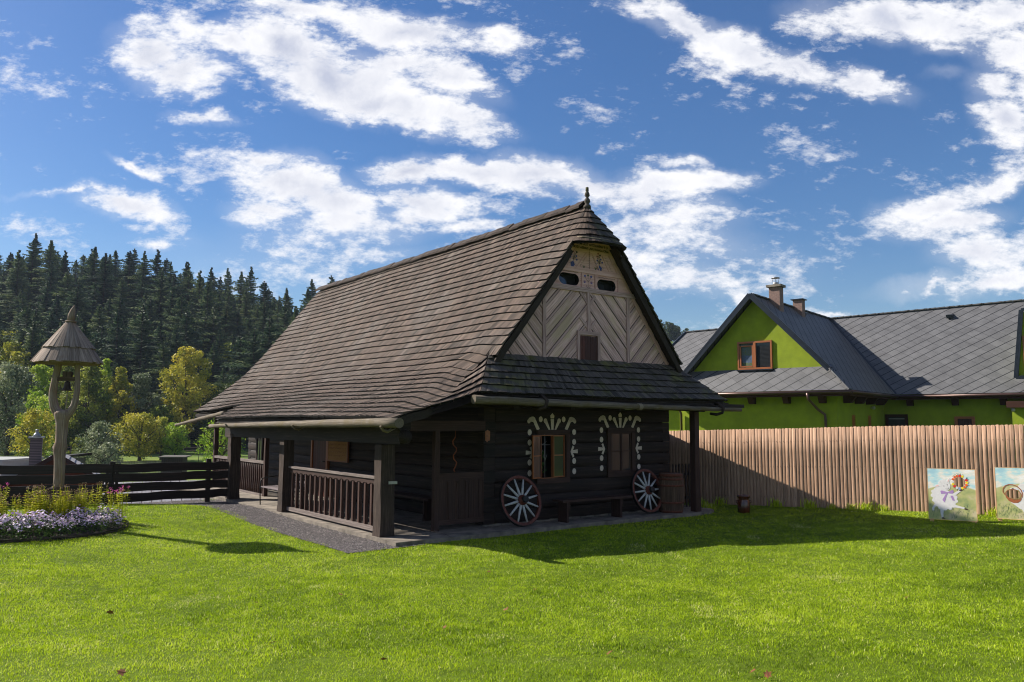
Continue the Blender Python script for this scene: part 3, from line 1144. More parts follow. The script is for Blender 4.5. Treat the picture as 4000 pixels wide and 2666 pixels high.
# verge boards
for sgn, f in ((-1, f_left), (1, f_right)):
    for i in range(12):
        p0, p1 = f(-.44, S_CAP + (S_SK - S_CAP) * i / 12), f(-.44, S_CAP + (S_SK - S_CAP) * (i + 1) / 12)
        under.beam(p0 - Vector((0, 0, .165)), p1 - Vector((0, 0, .165)), .06, .13, .5)
for i in range(6):
    sa, sb = s_f(4.35) + (S_ENDF - .05 - s_f(4.35)) * i / 6, s_f(4.35) + (S_ENDF - .05 - s_f(4.35)) * (i + 1) / 6
    under.beam(f_left(v_front(sa) + .05, sa) - Vector((0, 0, .1)), f_left(v_front(sb) + .05, sb) - Vector((0, 0, .1)), .05, .14, .5)
under.build('roof_boarding', M['roof_under'], rf)
ridge = MB()
v = CAPV + .1
while v < VB:
    l = rnd.uniform(.14, .3)
    zz = ZR + .10 + rnd.uniform(-.012, .02)
    ridge.hexa([(UR - .14, v, zz - .14), (UR + .02, v, zz), (UR - .14, v + l - .008, zz - .14), (UR + .02, v + l - .008, zz), (UR - .14, v, zz - .09), (UR + .02, v, zz + .05), (UR - .14, v + l - .008, zz - .09), (UR + .02, v + l - .008, zz + .05)], rnd.random() * .6, 1)
    ridge.hexa([(UR + .02, v, zz - .03), (UR + .15, v, zz - .17), (UR + .02, v + l, zz - .03), (UR + .15, v + l, zz - .17), (UR + .02, v, zz + .02), (UR + .15, v, zz - .12), (UR + .02, v + l, zz + .02), (UR + .15, v + l, zz - .12)], .3, 1)
    v += l
ridge.build('ridge_board', M['post'], rf)
fin = MB()
fin.lathe((UR, CAPV - .02, 6.70), [(.085, 0), (.08, .06), (.05, .09), (.045, .11), (.068, .15), (.06, .20), (.032, .235), (.03, .25), (.058, .29), (.050, .34), (.034, .37), (.03, .385), (.036, .395), (.034, .47), (.02, .478)], 14)
fin.build('finial', M['shingle_moss'], rf)

# ---- gable
G = MB()
gf_ = lambda x, y, d: Vector((x, VG - d, y))


def stadium(x0, x1, z0, z1, n=10):
    r = (z1 - z0) / 2
    c = (z0 + z1) / 2
    P = []
    for i in range(n + 1):
        a = -math.pi / 2 + math.pi * i / n
        P.append((x1 - r + r * math.cos(a), c + r * math.sin(a)))
    for i in range(n + 1):
        a = math.pi / 2 + math.pi * i / n
        P.append((x0 + r + r * math.cos(a), c + r * math.sin(a)))
    return P


SLOTS = [(3.88, 4.44, 4.94, 5.19), (4.97, 5.53, 4.91, 5.16)]


def slope_u(z):
    """half width of the gable at height z"""
    return (ZR - z) / 1.29 - .02


def clipline(p, q, x0, x1, z0, z1):
    """clip segment to a panel that also ends at the roof slope"""
    n = 240
    ok = []
    for i in range(n + 1):
        t = i / n
        x, z = p[0] + (q[0] - p[0]) * t, p[1] + (q[1] - p[1]) * t
        if x0 <= x <= x1 and z0 <= z <= z1 and abs(x - UR) < slope_u(z) - .015:
            ok.append((x, z))
    return (ok[0], ok[-1]) if len(ok) > 2 else None


# lower field: diagonal boards, each a strip of its own tone
fields = [(2.1, 3.46, -1), (3.46, 4.70, 1), (4.70, 5.90, -1), (5.90, 7.42, 1)]
ZB, ZM = 3.30, 4.86
for (x0, x1, sg) in fields:
    # boards: strips between successive diagonals, cut to the field polygon
    wv = .36
    ang = 1.02 if sg > 0 else 1.02
    k0 = -14
    for k in range(-14, 20):
        lo, hi = k * wv + .052, (k + 1) * wv - .052
        # strip region: lo <= z - sg*ang*x' < hi with x' measured from the field's left edge
        poly = [(x0, ZB), (x1, ZB), (x1, ZM), (x0, ZM)]

        def cut(P, fn_):
            out = []
            for i in range(len(P)):
                a, b2_ = P[i], P[(i + 1) % len(P)]
                fa, fb = fn_(a), fn_(b2_)
                if fa >= 0:
                    out.append(a)
                if (fa >= 0) != (fb >= 0):
                    t = fa / (fa - fb)
                    out.append((a[0] + (b2_[0] - a[0]) * t, a[1] + (b2_[1] - a[1]) * t))
            return out
        val = lambda p: (p[1] - ZB) - sg * ang * (p[0] - (x0 if sg > 0 else x1))
        poly = cut(poly, lambda p: val(p) - lo)
        if len(poly) > 2:
            poly = cut(poly, lambda p: hi - val(p))
        if len(poly) > 2:
            poly = cut(poly, lambda p: (ZR - p[1]) / 1.29 - (UR - p[0]))
        if len(poly) > 2:
            poly = cut(poly, lambda p: (ZR - p[1]) / 1.29 - (p[0] - UR))
        if len(poly) > 2:
            G.flat([poly], gf_, .0 + rnd.uniform(0, .004), rnd.uniform(.2, .85), back=False, rot=math.atan(sg * ang))
gab = G.build('gable', M['gable'], HUT)
# upper field with the two slots
U_ = MB()
top = 5.96
up = [(UR - slope_u(ZM), ZM), (UR + slope_u(ZM), ZM), (UR + slope_u(top), top), (UR - slope_u(top), top)]
U_.flat([up] + [list(reversed(stadium(*s_))) for s_ in SLOTS], lambda x, y, d: Vector((x, VG - d, y)), .004)
for s_ in SLOTS:      # reveals of the slots, blackened to paint the recess shade
    P = stadium(*s_)
    for i in range(len(P)):
        a, b_ = P[i], P[(i + 1) % len(P)]
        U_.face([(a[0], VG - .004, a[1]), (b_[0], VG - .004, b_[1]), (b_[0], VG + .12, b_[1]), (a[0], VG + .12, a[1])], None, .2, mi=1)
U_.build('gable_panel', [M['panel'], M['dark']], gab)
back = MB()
back.box(3.7, 5.75, VG + .12, VG + .16, 4.86, 5.25)  # black back of the slots, recess shade as colour
back.face([(2.0, VG + .03, 3.2), (7.5, VG + .03, 3.2), (UR + slope_u(4.86), VG + .03, 4.86), (UR - slope_u(4.86), VG + .03, 4.86)])  # black sheet behind the boards paints shadow lines beside the battens
back.build('shade_backing', M['dark'], gab)
for s_ in SLOTS:
    w_ = bpy.data.objects.new('loft_window', None)
    COL.objects.link(w_)
    w_.parent = gab
    p = MB()
    p.hexa([(s_[0] + .0, VG + .02, s_[2] + .005), (s_[0] + .33, VG + .10, s_[2] + .005), (s_[0], VG + .025, s_[2] + .005), (s_[0] + .33, VG + .105, s_[2] + .005),
            (s_[0] + .0, VG + .05, s_[3] - .07), (s_[0] + .30, VG + .11, s_[3] - .09), (s_[0], VG + .055, s_[3] - .07), (s_[0] + .30, VG + .115, s_[3] - .09)])
    p.build('pane', M['glass'], w_)
# battens
B_ = MB()


def batten(x0, z0, x1, z1, w, th, t=None):
    dx, dz = x1 - x0, z1 - z0
    l = math.hypot(dx, dz)
    nx, nz = -dz / l * w / 2, dx / l * w / 2
    P = [(x0 + nx, z0 + nz), (x0 - nx, z0 - nz), (x1 - nx, z1 - nz), (x1 + nx, z1 + nz)]
    ru = rnd.random() * 7
    t = rnd.uniform(.3, .8) if t is None else t
    Q = [Vector((x, VG - .004, z)) for x, z in P] + [Vector((x, VG - .004 - th, z)) for x, z in P]
    uvf = [(ru, 0), (ru, w), (ru + l, w), (ru + l, 0)]
    B_.face([Q[4], Q[5], Q[6], Q[7]], uvf, t)
    for i in range(4):
        j = (i + 1) % 4
        B_.face([Q[i], Q[j], Q[4 + j], Q[4 + i]], [uvf[i], uvf[j], uvf[j], uvf[i]], t * .8)


for (x0, x1, sg) in fields:
    for k in range(-10, 16):
        off_ = k * .36
        xs = x0 if sg > 0 else x1
        p = (xs - 3 * sg, ZB + off_ - 3 * 1.02)
        q = (xs + 3 * sg, ZB + off_ + 3 * 1.02)
        c_ = clipline(p, q, x0 + .0, x1 - .0, ZB, ZM)
        if c_:
            batten(*c_[0], *c_[1], .048, .012)
for cx_, cz_ in ((4.60, 4.72), (4.60, 4.18)):     # short counter-diagonals beside the centre post
    batten(cx_ - .14, cz_ + .10, cx_ + .07, cz_ - .12, .06, .018)
    batten(2 * 4.70 - cx_ + .10, cz_ + .04, 2 * 4.70 - cx_ - .07, cz_ - .16, .06, .018)
for x, z0, z1 in ((3.47, 3.3, 4.86), (5.89, 3.3, 4.86), (4.70, 3.95, 4.86)):
    batten(x, z0, x, z1, .085, .03)
batten(UR - slope_u(4.86), 4.87, UR + slope_u(4.86), 4.87, .10, .035, .55)
B_.build('battens', M['batten'], gab)
# trims of the upper part
T_ = MB()


def trim(x0, z0, x1, z1, w, th, t=.5):
    global B_
    sv_, B_ = B_, T_
    batten(x0, z0, x1, z1, w, th, t)
    B_ = sv_


trim(UR - slope_u(5.29) + .04, 5.29, UR + slope_u(5.29) - .04, 5.29, .10, .02, .6)
for x in (3.74, 4.52, 4.91, 5.60):
    trim(x, 4.92, x, 5.24, .025, .016)
for x0, z0, x1, z1 in ((3.98, 5.36, 4.12, 5.74), (4.10, 5.34, 4.36, 5.76), (4.37, 5.34, 4.66, 5.70), (5.06, 5.32, 4.84, 5.68), (5.34, 5.33, 5.12, 5.68), (5.58, 5.33, 5.32, 5.70)):
    trim(x0, z0, x1, z1, .018, .012)
for sg in (-1, 1):
    trim(UR + sg * (slope_u(3.4) - .11), 3.4, UR + sg * (slope_u(4.9) - .11), 4.9, .17, .014, .55)
    trim(UR + sg * (slope_u(4.9) - .10), 4.9, UR + sg * (slope_u(5.85) - .08), 5.85, .13, .010, .55)
T_.build('carved_trim', M['panel'], gab)
# door to the loft
trimw = MB()
B_, svB = trimw, B_
batten(4.40, 3.3, 4.40, 3.97, .07, .035)
batten(4.99, 3.3, 4.99, 3.97, .07, .035)
batten(4.365, 3.94, 5.025, 3.94, .08, .04)
B_ = svB
ld = MB()
x = 4.44
while x < 4.94:
    w_ = rnd.uniform(.07, .1)
    ld.box(x, min(x + w_ - .006, 4.955), VG - .022, VG - .006, 3.3, 3.88, rnd.uniform(.2, .9), 2)
    x += w_
ldo = ld.build('loft_door', M['door_red'], gab)
trimw.build('door_frame', M['batten'], ldo)
# painted ornament of the gable
fn = lambda x, y, d: Vector((x, VG - .006 - d, y))
ink, blue, green, pink = MB(), MB(), MB(), MB()


def ztrack(mb, x0, z0, x1, z1, n, amp, w):
    P = []
    l = math.hypot(x1 - x0, z1 - z0)
    nx, nz = -(z1 - z0) / l, (x1 - x0) / l
    for i in range(n + 1):
        t = i / n
        s_ = amp if i % 2 else -amp
        P.append((x0 + (x1 - x0) * t + nx * s_, z0 + (z1 - z0) * t + nz * s_))
    mb.stroke(P, w, fn, .003)


def disc(mb, x, z, r, n=8, d=.004, ry=None):
    mb.flat([[(x + r * math.cos(2 * math.pi * i / n), z + (ry or r) * math.sin(2 * math.pi * i / n)) for i in range(n)]], fn, d, back=False)


for s_ in SLOTS:
    ztrack(ink, s_[0] + .02, s_[3] + .035, s_[1] - .02, s_[3] + .035, 26, .010, .008)
    ztrack(ink, s_[0] + .02, s_[2] - .035, s_[1] - .02, s_[2] - .035, 26, .010, .008)
    for k in range(7):
        for xx in (s_[0] - .07, s_[1] + .05):
            z = s_[2] - .02 + k * .045
            pink.stroke([(xx - .018, z + .018), (xx, z), (xx + .018, z + .018)], .005, fn, .003)
ztrack(pink, 3.86, 5.29, 5.60, 5.29, 34, .026, .006)
for k in range(24):
    pass
P = []
for i in range(30):     # vine down the right-hand edge board
    t = i / 29
    z = 5.75 - t * 2.3
    P.append((UR + slope_u(z) - .10 + .028 * math.sin(i * 1.9), z))
ink.stroke(P, .011, lambda x, y, d: Vector((x, VG - .022 - d, y)), .003)
for i in range(2, 28, 3):
    pink.flat([[(P[i][0] + .03 + .014 * math.cos(a_), P[i][1] + .014 * math.sin(a_)) for a_ in (0, 1.2, 2.5, 3.8, 5.0)]], lambda x, y, d: Vector((x, VG - .024 - d, y)), .002, back=False)


def pot(cx, cz, lean):
    c_, s_ = math.cos(lean), math.sin(lean)
    T2 = lambda x, z: (cx + x * c_ - z * s_, cz + x * s_ + z * c_)
    blue.flat([[T2(-.03, -.07), T2(.03, -.07), T2(.065, 0), T2(.0, .065), T2(-.065, 0)]], fn, .003, back=False)
    for k in range(4):
        z = -.05 + k * .026
        ink.stroke([T2(-.05, z), T2(.05, z)], .006, fn, .005)
    for sg in (-1, 1):
        ink.stroke([T2(sg * .06, 0), T2(sg * .09, .03), T2(sg * .10, -.01), T2(sg * .08, -.03)], .007, fn, .005)
    ink.stroke([T2(0, .06), T2(.01, .16), T2(-.01, .27)], .007, fn, .004)
    for dx, dz, m_ in ((-.05, .17, blue), (.06, .19, blue), (-.04, .26, pink), (.05, .28, ink), (.0, .32, pink), (.09, .12, blue), (-.08, .11, blue)):
        x, z = T2(dx, dz)
        ink.stroke([T2(0, .09), (x, z)], .005, fn, .003)
        disc(m_, x, z, .023, 8, .005)
        disc(ink, x, z, .009, 6, .007)
    for dx, dz in ((-.02, .14), (.03, .23), (-.03, .21), (.04, .14)):
        x, z = T2(dx, dz)
        green.flat([[(x - .02, z), (x, z + .012), (x + .02, z + .004), (x, z - .01)]], fn, .004, back=False)


pot(4.26, 5.41, -.25)
pot(5.05, 5.40, .15)
for k in range(9):      # ear of rye in the middle
    z = 5.36 + k * .042
    ink.stroke([(4.74 - .022, z + .022), (4.74, z), (4.74 + .022, z + .022)], .007, fn, .004)
ink.stroke([(4.74, 5.35), (4.74, 5.76)], .006, fn, .003)
for x0, z0, x1, z1 in ((4.03, 5.40, 4.19, 5.76), (4.47, 5.38, 4.66, 5.62), (4.83, 5.62, 5.0, 5.36), (5.2, 5.66, 5.42, 5.36)):
    ztrack(ink, x0, z0, x1, z1, 9, .015, .006)
for cx_ in (4.58, 4.92):
    for dx in (-.03, 0, .03):
        green.stroke([(cx_, 5.345), (cx_ + dx, 5.40)], .012, fn, .003)
# flower between the slots
ink.stroke([(4.70, 4.94), (4.70, 5.18)], .007, fn, .004)
for sg in (-1, 1):
    ink.stroke([(4.70, 4.95), (4.70 + sg * .03, 4.93), (4.70 + sg * .06, 4.95), (4.70 + sg * .05, 4.98)], .008, fn, .005)
    ink.stroke([(4.70, 5.06), (4.70 + sg * .06, 5.12), (4.70 + sg * .09, 5.17)], .006, fn, .005)
    disc(blue, 4.70 + sg * .09, 5.18, .028, 5)
    disc(blue, 4.70 + sg * .10, 5.05, .028, 8)
    disc(pink, 4.70 + sg * .10, 5.05, .013, 6, .007)
disc(green, 4.70, 5.20, .022, 8)
ink.build('ornament_outline', M['ink'], gab)
blue.build('painted_flowers', M['blue_ink'], gab)
green.build('painted_leaves', M['green_ink'], gab)
pink.build('painted_border', M['pink_ink'], gab)
def font_to_mesh(t):
    me = bpy.data.meshes.new_from_object(t.evaluated_get(bpy.context.evaluated_depsgraph_get()))
    nm, par_, loc, rot = t.name, t.parent, t.location.copy(), t.rotation_euler.copy()
    mts = list(t.data.materials)
    bpy.data.objects.remove(t)
    me.name = nm
    if not me.materials:
        for m_ in mts:
            me.materials.append(m_)
    o = bpy.data.objects.new('inscription' if nm.startswith('ins') else 'plate_number', me)
    COL.objects.link(o)
    o.parent, o.location, o.rotation_euler = par_, loc, rot
    return o


for txt, x0, x1, z, sz in (("TO DUM GEST WVSTAWENV P O", 4.25, 5.29, 5.85, .078), ("KV BOZV AZNAK LADU PAWLA ORSAK", 4.18, 5.37, 5.77, .070)):
    cu = bpy.data.curves.new('inscription', 'FONT')
    cu.body = txt
    cu.size = sz
    cu.offset = .0018
    cu.extrude = .001
    cu.space_character = 1.0
    cu.align_x = 'LEFT'
    cu.materials.append(M['ink'])
    t = bpy.data.objects.new('inscription', cu)
    COL.objects.link(t)
    t.parent = gab
    bpy.context.view_layer.update()
    wd = t.dimensions.x or 1
    t = font_to_mesh(t)
    t.location = (x0, VG - .010, z)
    t.rotation_euler = (rad(90), 0, 0)
    t.scale = ((x1 - x0) / wd, 1, 1)
# underside of the hood
so_ = MB()
P = []
for i in range(25):
    q_ = f_cap(math.pi * i / 24, S_CAP)
    yq = min(CAPV + (q_.y - CAPV) * .95, VG + .01)
    lim = (6.75 - (5.965 + .15 * (yq - VG))) / 1.29 - .03
    P.append((UR + max(-lim, min(lim, (q_.x - UR) * .96)), yq - i * 1e-5))
so_.flat([P], lambda x, y, d: Vector((x, y, 5.965 + .15 * (y - VG) - d)), .012)
sof = so_.build('hood_soffit', M['cream'], gab)
dd = MB()
for i in range(26):
    a = rnd.uniform(.5, 2.7)
    r = rnd.uniform(.2, .62)
    x, y = UR - r * math.cos(a), CAPV - r * math.sin(a)
    if y < VG - .03:
        dd.stroke([(x - .05, y - .008), (x - .01, y + .01), (x + .05, y)], .009, lambda x, y, d: Vector((x, y, 5.951 + .15 * (y - VG) - d)), .002)
dd.build('soffit_scrolls', M['green_ink'], sof)
for sg in (-1, 1):     # dark boards closing the gap along the gable's edges
    cl = MB()
    for i in range(10):
        z0, z1 = 3.34 + 2.5 * i / 10, 3.34 + 2.5 * (i + 1) / 10
        cl.hexa([(UR + sg * (slope_u(z0) - .10), VG - .23, z0), (UR + sg * (slope_u(z0) - .035), VG - .23, z0), (UR + sg * (slope_u(z0) - .10), VG + .02, z0), (UR + sg * (slope_u(z0) - .035), VG + .02, z0),
                 (UR + sg * (slope_u(z1) - .10), VG - .23, z1), (UR + sg * (slope_u(z1) - .035), VG - .23, z1), (UR + sg * (slope_u(z1) - .10), VG + .02, z1), (UR + sg * (slope_u(z1) - .035), VG + .02, z1)], .3, 2)
    cl.build('verge_board', M['post'], gab)
# rear gable
rg_ = MB()
rg_.face([(UR - 3.6, 13.6, 2.2), (UR + 3.6, 13.6, 2.2), (UR + 2.62, 13.6, 3.3), (UR, 13.6, 6.66), (UR - 2.62, 13.6, 3.3)])
rg_.build('rear_gable', M['log'], HUT)

# ---- log walls
UW0, UW1 = 2.15, 7.45
ZJ = [.07, .31, .585, .86, 1.10, 1.35, 1.61, 1.85, 2.05, 2.34]
OPEN = [(3.55, 4.22, .86, 1.85), (5.54, 6.19, .86, 1.85)]


def log(mb, p0, p1, z0, z1, out, depth=.22, tint=None):
    """a hewn log between p0 and p1 (plan), its face slightly bellied along `out`"""
    t = rnd.uniform(.25, .75) if tint is None else tint
    p0, p1, out = Vector((*p0, 0)), Vector((*p1, 0)), Vector((*out, 0))
    L = (p1 - p0).length
    nseg = max(1, int(L / .5))
    prof_ = [(0, .014), (.10, .001), (.35, -.006), (.65, -.006), (.90, .001), (1.0, .014)]
    rows_ = []
    ph = rnd.uniform(0, 6)
    for i in range(nseg + 1):
        q = p0 + (p1 - p0) * i / nseg
        w_ = .006 * math.sin(ph + i * 1.3)
        zz = .006 * math.sin(ph * 2 + i * .9)
        rows_.append([q + out * (-o_ + w_) + Vector((0, 0, z0 + .004 + zz + (z1 - z0 - .010) * h)) for h, o_ in prof_])
    ru = rnd.random() * 9
    mb.grid(rows_, uv=lambda i, j: (ru + L * i / nseg, prof_[min(j, 5)][0] * (z1 - z0)), tint=t, smooth=True)
    mb.face([p0 - out * depth + Vector((0, 0, z1 - .006)), p0 + out * -.014 + Vector((0, 0, z1 - .006)), p1 + out * -.014 + Vector((0, 0, z1 - .006)), p1 - out * depth + Vector((0, 0, z1 - .006))], None, t)
    mb.face([p0 - out * depth + Vector((0, 0, z0)), p1 - out * depth + Vector((0, 0, z0)), p1 - out * depth + Vector((0, 0, z1)), p0 - out * depth + Vector((0, 0, z1))], None, t)
    for q in (p0, p1):
        mb.face([q - out * depth + Vector((0, 0, z0 + .004)), q + Vector((0, 0, z0 + .004)), q + Vector((0, 0, z1 - .006)), q - out * depth + Vector((0, 0, z1 - .006))], None, t * .7)


lw = MB()
for i in range(len(ZJ) - 1):
    z0, z1 = ZJ[i], ZJ[i + 1]
    cuts = [UW0 + .27]
    for o_ in OPEN:
        if z0 < o_[3] - .05 and z1 > o_[2] + .05:
            cuts += [o_[0], o_[1]]
    cuts.append(UW1)
    t = rnd.uniform(.25, .7)
    for k in range(0, len(cuts), 2):
        log(lw, (cuts[k], 0), (cuts[k + 1], 0), z0, z1, (0, -1), tint=t)
    # dovetailed corner: end grain and side grain alternate
    e = .014 if i % 2 else -.004
    lw.box(UW0 - .01, UW0 + .262, -e - .004, .2, z0 + .005, z1 - .005, rnd.uniform(.0, .2) if i % 2 else rnd.uniform(.5, .9), 0)
    log(lw, (UW0, .2), (UW0, 13.5), z0, z1, (-1, 0))
    log(lw, (UW1, 13.5), (UW1, 0), z0, z1, (1, 0))
    log(lw, (UW1, 13.5), (UW0, 13.5), z0, z1, (0, 1))
lw.box(UW0 + .1, UW1 - .1, .24, .30, 0, .8)
lw.box(UW0, 9.0, -.98, -.92, 2.40, 2.48, .4, 0)
lw.box(UW0 - .8, 8.4, -.2, .05, 2.34, 2.5, .4, 0)
walls = lw.build('log_wall', M['log'], HUT)
# eave beams under the front skirt
eb = MB()
eb.beam((1.25, -1.0, 2.44), (8.35, -1.0, 2.42), .06, .17, .5)  # deepened into a fascia to stop light leaking onto the lawn
for u in (2.2, 3.6, 4.95, 6.3, 7.5):
    eb.beam((u, -.98, 2.36), (u, .3, 2.42), .13, .14, .4)
eb.beam((-.36, -.9, 2.06), (-.36, 8.5, 2.06), .05, .09, .5)
for v in (-.85, 0, 1.2, 2.4, 3.6, 4.7, 5.9, 7.1, 8.3):
    eb.beam((-.34, v, 1.98), (1.3, v, 2.62 if v > 0 else 2.50), .09, .10, .4)
eb.box(-.12, .12, -.70, 8.7, 1.905, 2.03, .4, 1)
eb.box(2.1, 2.2, .1, 13.4, 2.34, 3.2, .4, 1)
eb.box(2.2, 7.4, .02, .12, 2.34, 2.75, .4, 0)
for v in (10.8, 12, 13.2):
    eb.beam((.7, v, 2.26), (2.2, v, 2.6), .09, .11, .4)
eb.beam((.62, 9.9, 2.22), (.62, 14.0, 2.22), .10, .09, .5)
eb.build('eave_beam', M['log'], HUT)
# stone foundation line
fd = MB()
for i in range(26):
    u = UW0 + .02 + i * .205
    fd.box(u, u + .19, -.01 - rnd.uniform(0, .03), .1, -.05, .075 + rnd.uniform(-.01, .012), rnd.random())
fd.build('foundation', M['stone'], HUT)

# ---- front windows
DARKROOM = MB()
DARKROOM.box(2.5, 7.2, .9, .95, .1, 2.3)  # near-black sheet painting the unlit room behind the windows
DARKROOM.build('room_shade_sheet', M['dark'], HUT)


def window_frame(u0, u1, z0, z1, w, par):
    f = MB()
    for (a, b_, c_, d_, lg) in ((u0, u1, z1 - w, z1, 0), (u0, u1, z0, z0 + w, 0), (u0, u0 + w, z0 + w + .002, z1 - w - .002, 2), (u1 - w, u1, z0 + w + .002, z1 - w - .002, 2)):
        f.box(a, b_, -.045, .01, c_, d_, rnd.uniform(.35, .65), lg)
    return f.build('window_frame', M['brown'], par)


def sash(par, u0, u1, z0, z1, v, mat, glass=True, curtain=None, name='sash'):
    s_ = MB()
    w = .028
    s_.box(u0, u1, v - .02, v + .01, z1 - w, z1, .5, 0)
    s_.box(u0, u1, v - .02, v + .01, z0, z0 + w, .5, 0)
    s_.box(u0, u0 + w, v - .02, v + .01, z0 + w, z1 - w, .5, 2)
    s_.box(u1 - w, u1, v - .02, v + .01, z0 + w, z1 - w, .5, 2)
    zm = (z0 + z1) / 2 + .02
    s_.box(u0 + w, u1 - w, v - .012, v + .006, zm - .012, zm + .012, .5, 0)
    so2 = s_.build(name, mat, par)
    g = MB()
    g.box(u0 + w, u1 - w, v - .004, v, z0 + w, zm - .012)
    g.box(u0 + w, u1 - w, v - .004, v, zm + .012, z1 - w)
    g.build('pane', M['glass'], so2)
    return so2


w1 = MB()
w1.box(3.54, 4.23, .02, .06, .84, .87, .4, 0)
wo = w1.build('window', M['brown'], HUT)
wo['label'] = 'front window with its orange-brown sash swung open'
window_frame(3.45, 4.33, .80, 1.89, .10, wo)
sash(wo, 3.90, 4.22, .91, 1.78, .02, M['orange_wood'])
# open leaf, swung towards the viewer
lf = bpy.data.objects.new('open_sash', None)
COL.objects.link(lf)
lf.parent = wo
lf.location = (3.56, -.03, 0)
lf.rotation_euler = (0, 0, rad(180 + 18))
lf2 = sash(lf, 0, .32, .91, 1.78, 0, M['orange_wood'], name='sash')
inner = MB()
inner.box(3.55, 3.57, -.03, .05, .90, 1.78, .6, 2)
inner.box(3.88, 3.90, -.04, .05, .90, 1.78, .6, 2)
inner.box(3.55, 3.90, -.03, .05, .895, .915, .6, 0)
inner.box(3.55, 3.90, -.03, .05, 1.765, 1.785, .6, 0)
inner.build('inner_frame', M['orange_wood'], wo)
gr = MB()
for x in (3.64, 3.76):
    gr.tube([(x, .10, .88), (x, .10, 1.84)], .009, 8)
gr.tube([(3.56, .10, 1.58), (3.9, .10, 1.58)], .008, 8)
for sx in (-1, 1):
    gr.tube([(3.70, .10, 1.58), (3.70 + sx * .05, .09, 1.62), (3.70 + sx * .11, .09, 1.66)], [.008, .006, .003], 6)
    gr.tube([(3.64 + .0, .10, 1.35), (3.64 + sx * .03, .09, 1.42), (3.64 + sx * .05, .09, 1.48)], [.006, .005, .003], 6)
    gr.tube([(3.76 + .0, .10, 1.25), (3.76 + sx * .03, .09, 1.33), (3.76 + sx * .05, .09, 1.38)], [.006, .005, .003], 6)
gr.build('grille', M['steel'], wo)
w2 = MB()
w2.box(5.54, 6.20, .02, .06, .86, .89, .4, 0)
wo2 = w2.build('window', M['brown'], HUT)
window_frame(5.43, 6.28, .86, 1.93, .11, wo2)
sash(wo2, 5.545, 5.862, .97, 1.82, .0, M['brown'])
sash(wo2, 5.868, 6.165, .97, 1.82, .0, M['brown'])
# white ornaments round the windows
def ornament(cx, zt, k):
    o_ = MB()
    f_ = lambda x, y, d: Vector((x, -.012 - d, y))

    def el(x, z, rx, rz, rot=0):
        c_, s_ = math.cos(rot), math.sin(rot)
        P = []
        for i in range(14):
            a = 2 * math.pi * i / 14
            p, q = rx * math.cos(a), rz * math.sin(a)
            P.append((x + p * c_ - q * s_, z + p * s_ + q * c_))
        o_.flat([P], f_, .003, back=False)

    def plume(pts, w0, w1_):
        o_.stroke(pts, w0, f_, .003, w1=w1_)
    # middle plume with a pointed head
    o_.flat([[(cx - .025, zt), (cx + .03, zt), (cx + .045, zt + .22), (cx - .045, zt + .22)]], f_, .003, back=False)
    o_.flat([[(cx - .045, zt + .235), (cx + .045, zt + .235), (cx + .055, zt + .29), (cx + .0, zt + .345), (cx - .055, zt + .29)]], f_, .003, back=False)
    for sg in (-1, 1):
        x = cx + sg * .08
        o_.flat([sorted_ccw([(x - .02, zt), (x + .025, zt), (x + sg * .10 + .045, zt + .18), (x + sg * .10 - .045, zt + .18)])], f_, .003, back=False)
        el(x + sg * .105, zt + .185, .047, .05)
        el(cx + sg * .31, zt + .215, .05, .06)
        xo = cx + sg * .37
        plume([(xo, zt), (xo + sg * .055, zt + .09), (xo + sg * .10, zt + .175), (xo + sg * .15, zt + .225), (xo + sg * .21, zt + .215), (xo + sg * .255, zt + .17)], .075, .085)
        el(xo + sg * .155, zt + .215, .075, .055)
        el(xo + sg * .25, zt + .175, .04, .045)
        xs = cx + sg * k
        for dz in (-.05, -.255, -.655, -.87):
            if sg < 0 and dz > -.1 and k > .6:
                pass
            el(xs, zt + dz, .052, .062)
        # arrow-like bud pointing at the window
        z = zt - .46
        o_.stroke([(xs + sg * .10, z + .005), (xs - sg * .085, z)], .085, f_, .0032, w1=.05)
        o_.stroke([(xs - sg * .085, z - .01), (xs - sg * .055, z + .05), (xs - sg * .02, z + .115)], .045, f_, .0036, w1=.055)
        o_.stroke([(xs - sg * .085, z + .01), (xs - sg * .055, z - .05), (xs - sg * .02, z - .11)], .045, f_, .0040, w1=.055)
    return o_


def sorted_ccw(P):
    mx_ = sum(p[0] for p in P) / len(P)
    my_ = sum(p[1] for p in P) / len(P)
    return sorted(P, key=lambda p: math.atan2(p[1] - my_, p[0] - mx_))


ornament(3.87, 1.89, .60).build('white_ornament', M['white_paint'], walls)
ornament(5.84, 1.93, .575).build('white_ornament', M['white_paint'], walls)
# number plate
npb = MB()
npl = [(2.16, 1.69), (2.19, 1.68), (2.205, 1.655), (2.225, 1.68), (2.33 - .06, 1.69), (2.27, 1.87), (2.24, 1.875), (2.215, 1.895), (2.19, 1.875), (2.16, 1.87)]
npb.flat([npl], lambda x, y, d: Vector((x, -.02 - d, y)), .015)
npo = npb.build('house_number_plate', M['orange_wood'], HUT)
for txt, z in (("151", 1.76),):
    cu = bpy.data.curves.new('plate_number', 'FONT')
    cu.body = txt
    cu.size = .055
    cu.extrude = .001
    cu.align_x = 'CENTER'
    cu.materials.append(M['belldark'])
    t = bpy.data.objects.new('plate_number', cu)
    COL.objects.link(t)
    t.parent = npo
    t.location = (2.213, -.038, z)
    t.rotation_euler = (rad(90), 0, 0)
    bpy.context.view_layer.update()
    font_to_mesh(t)

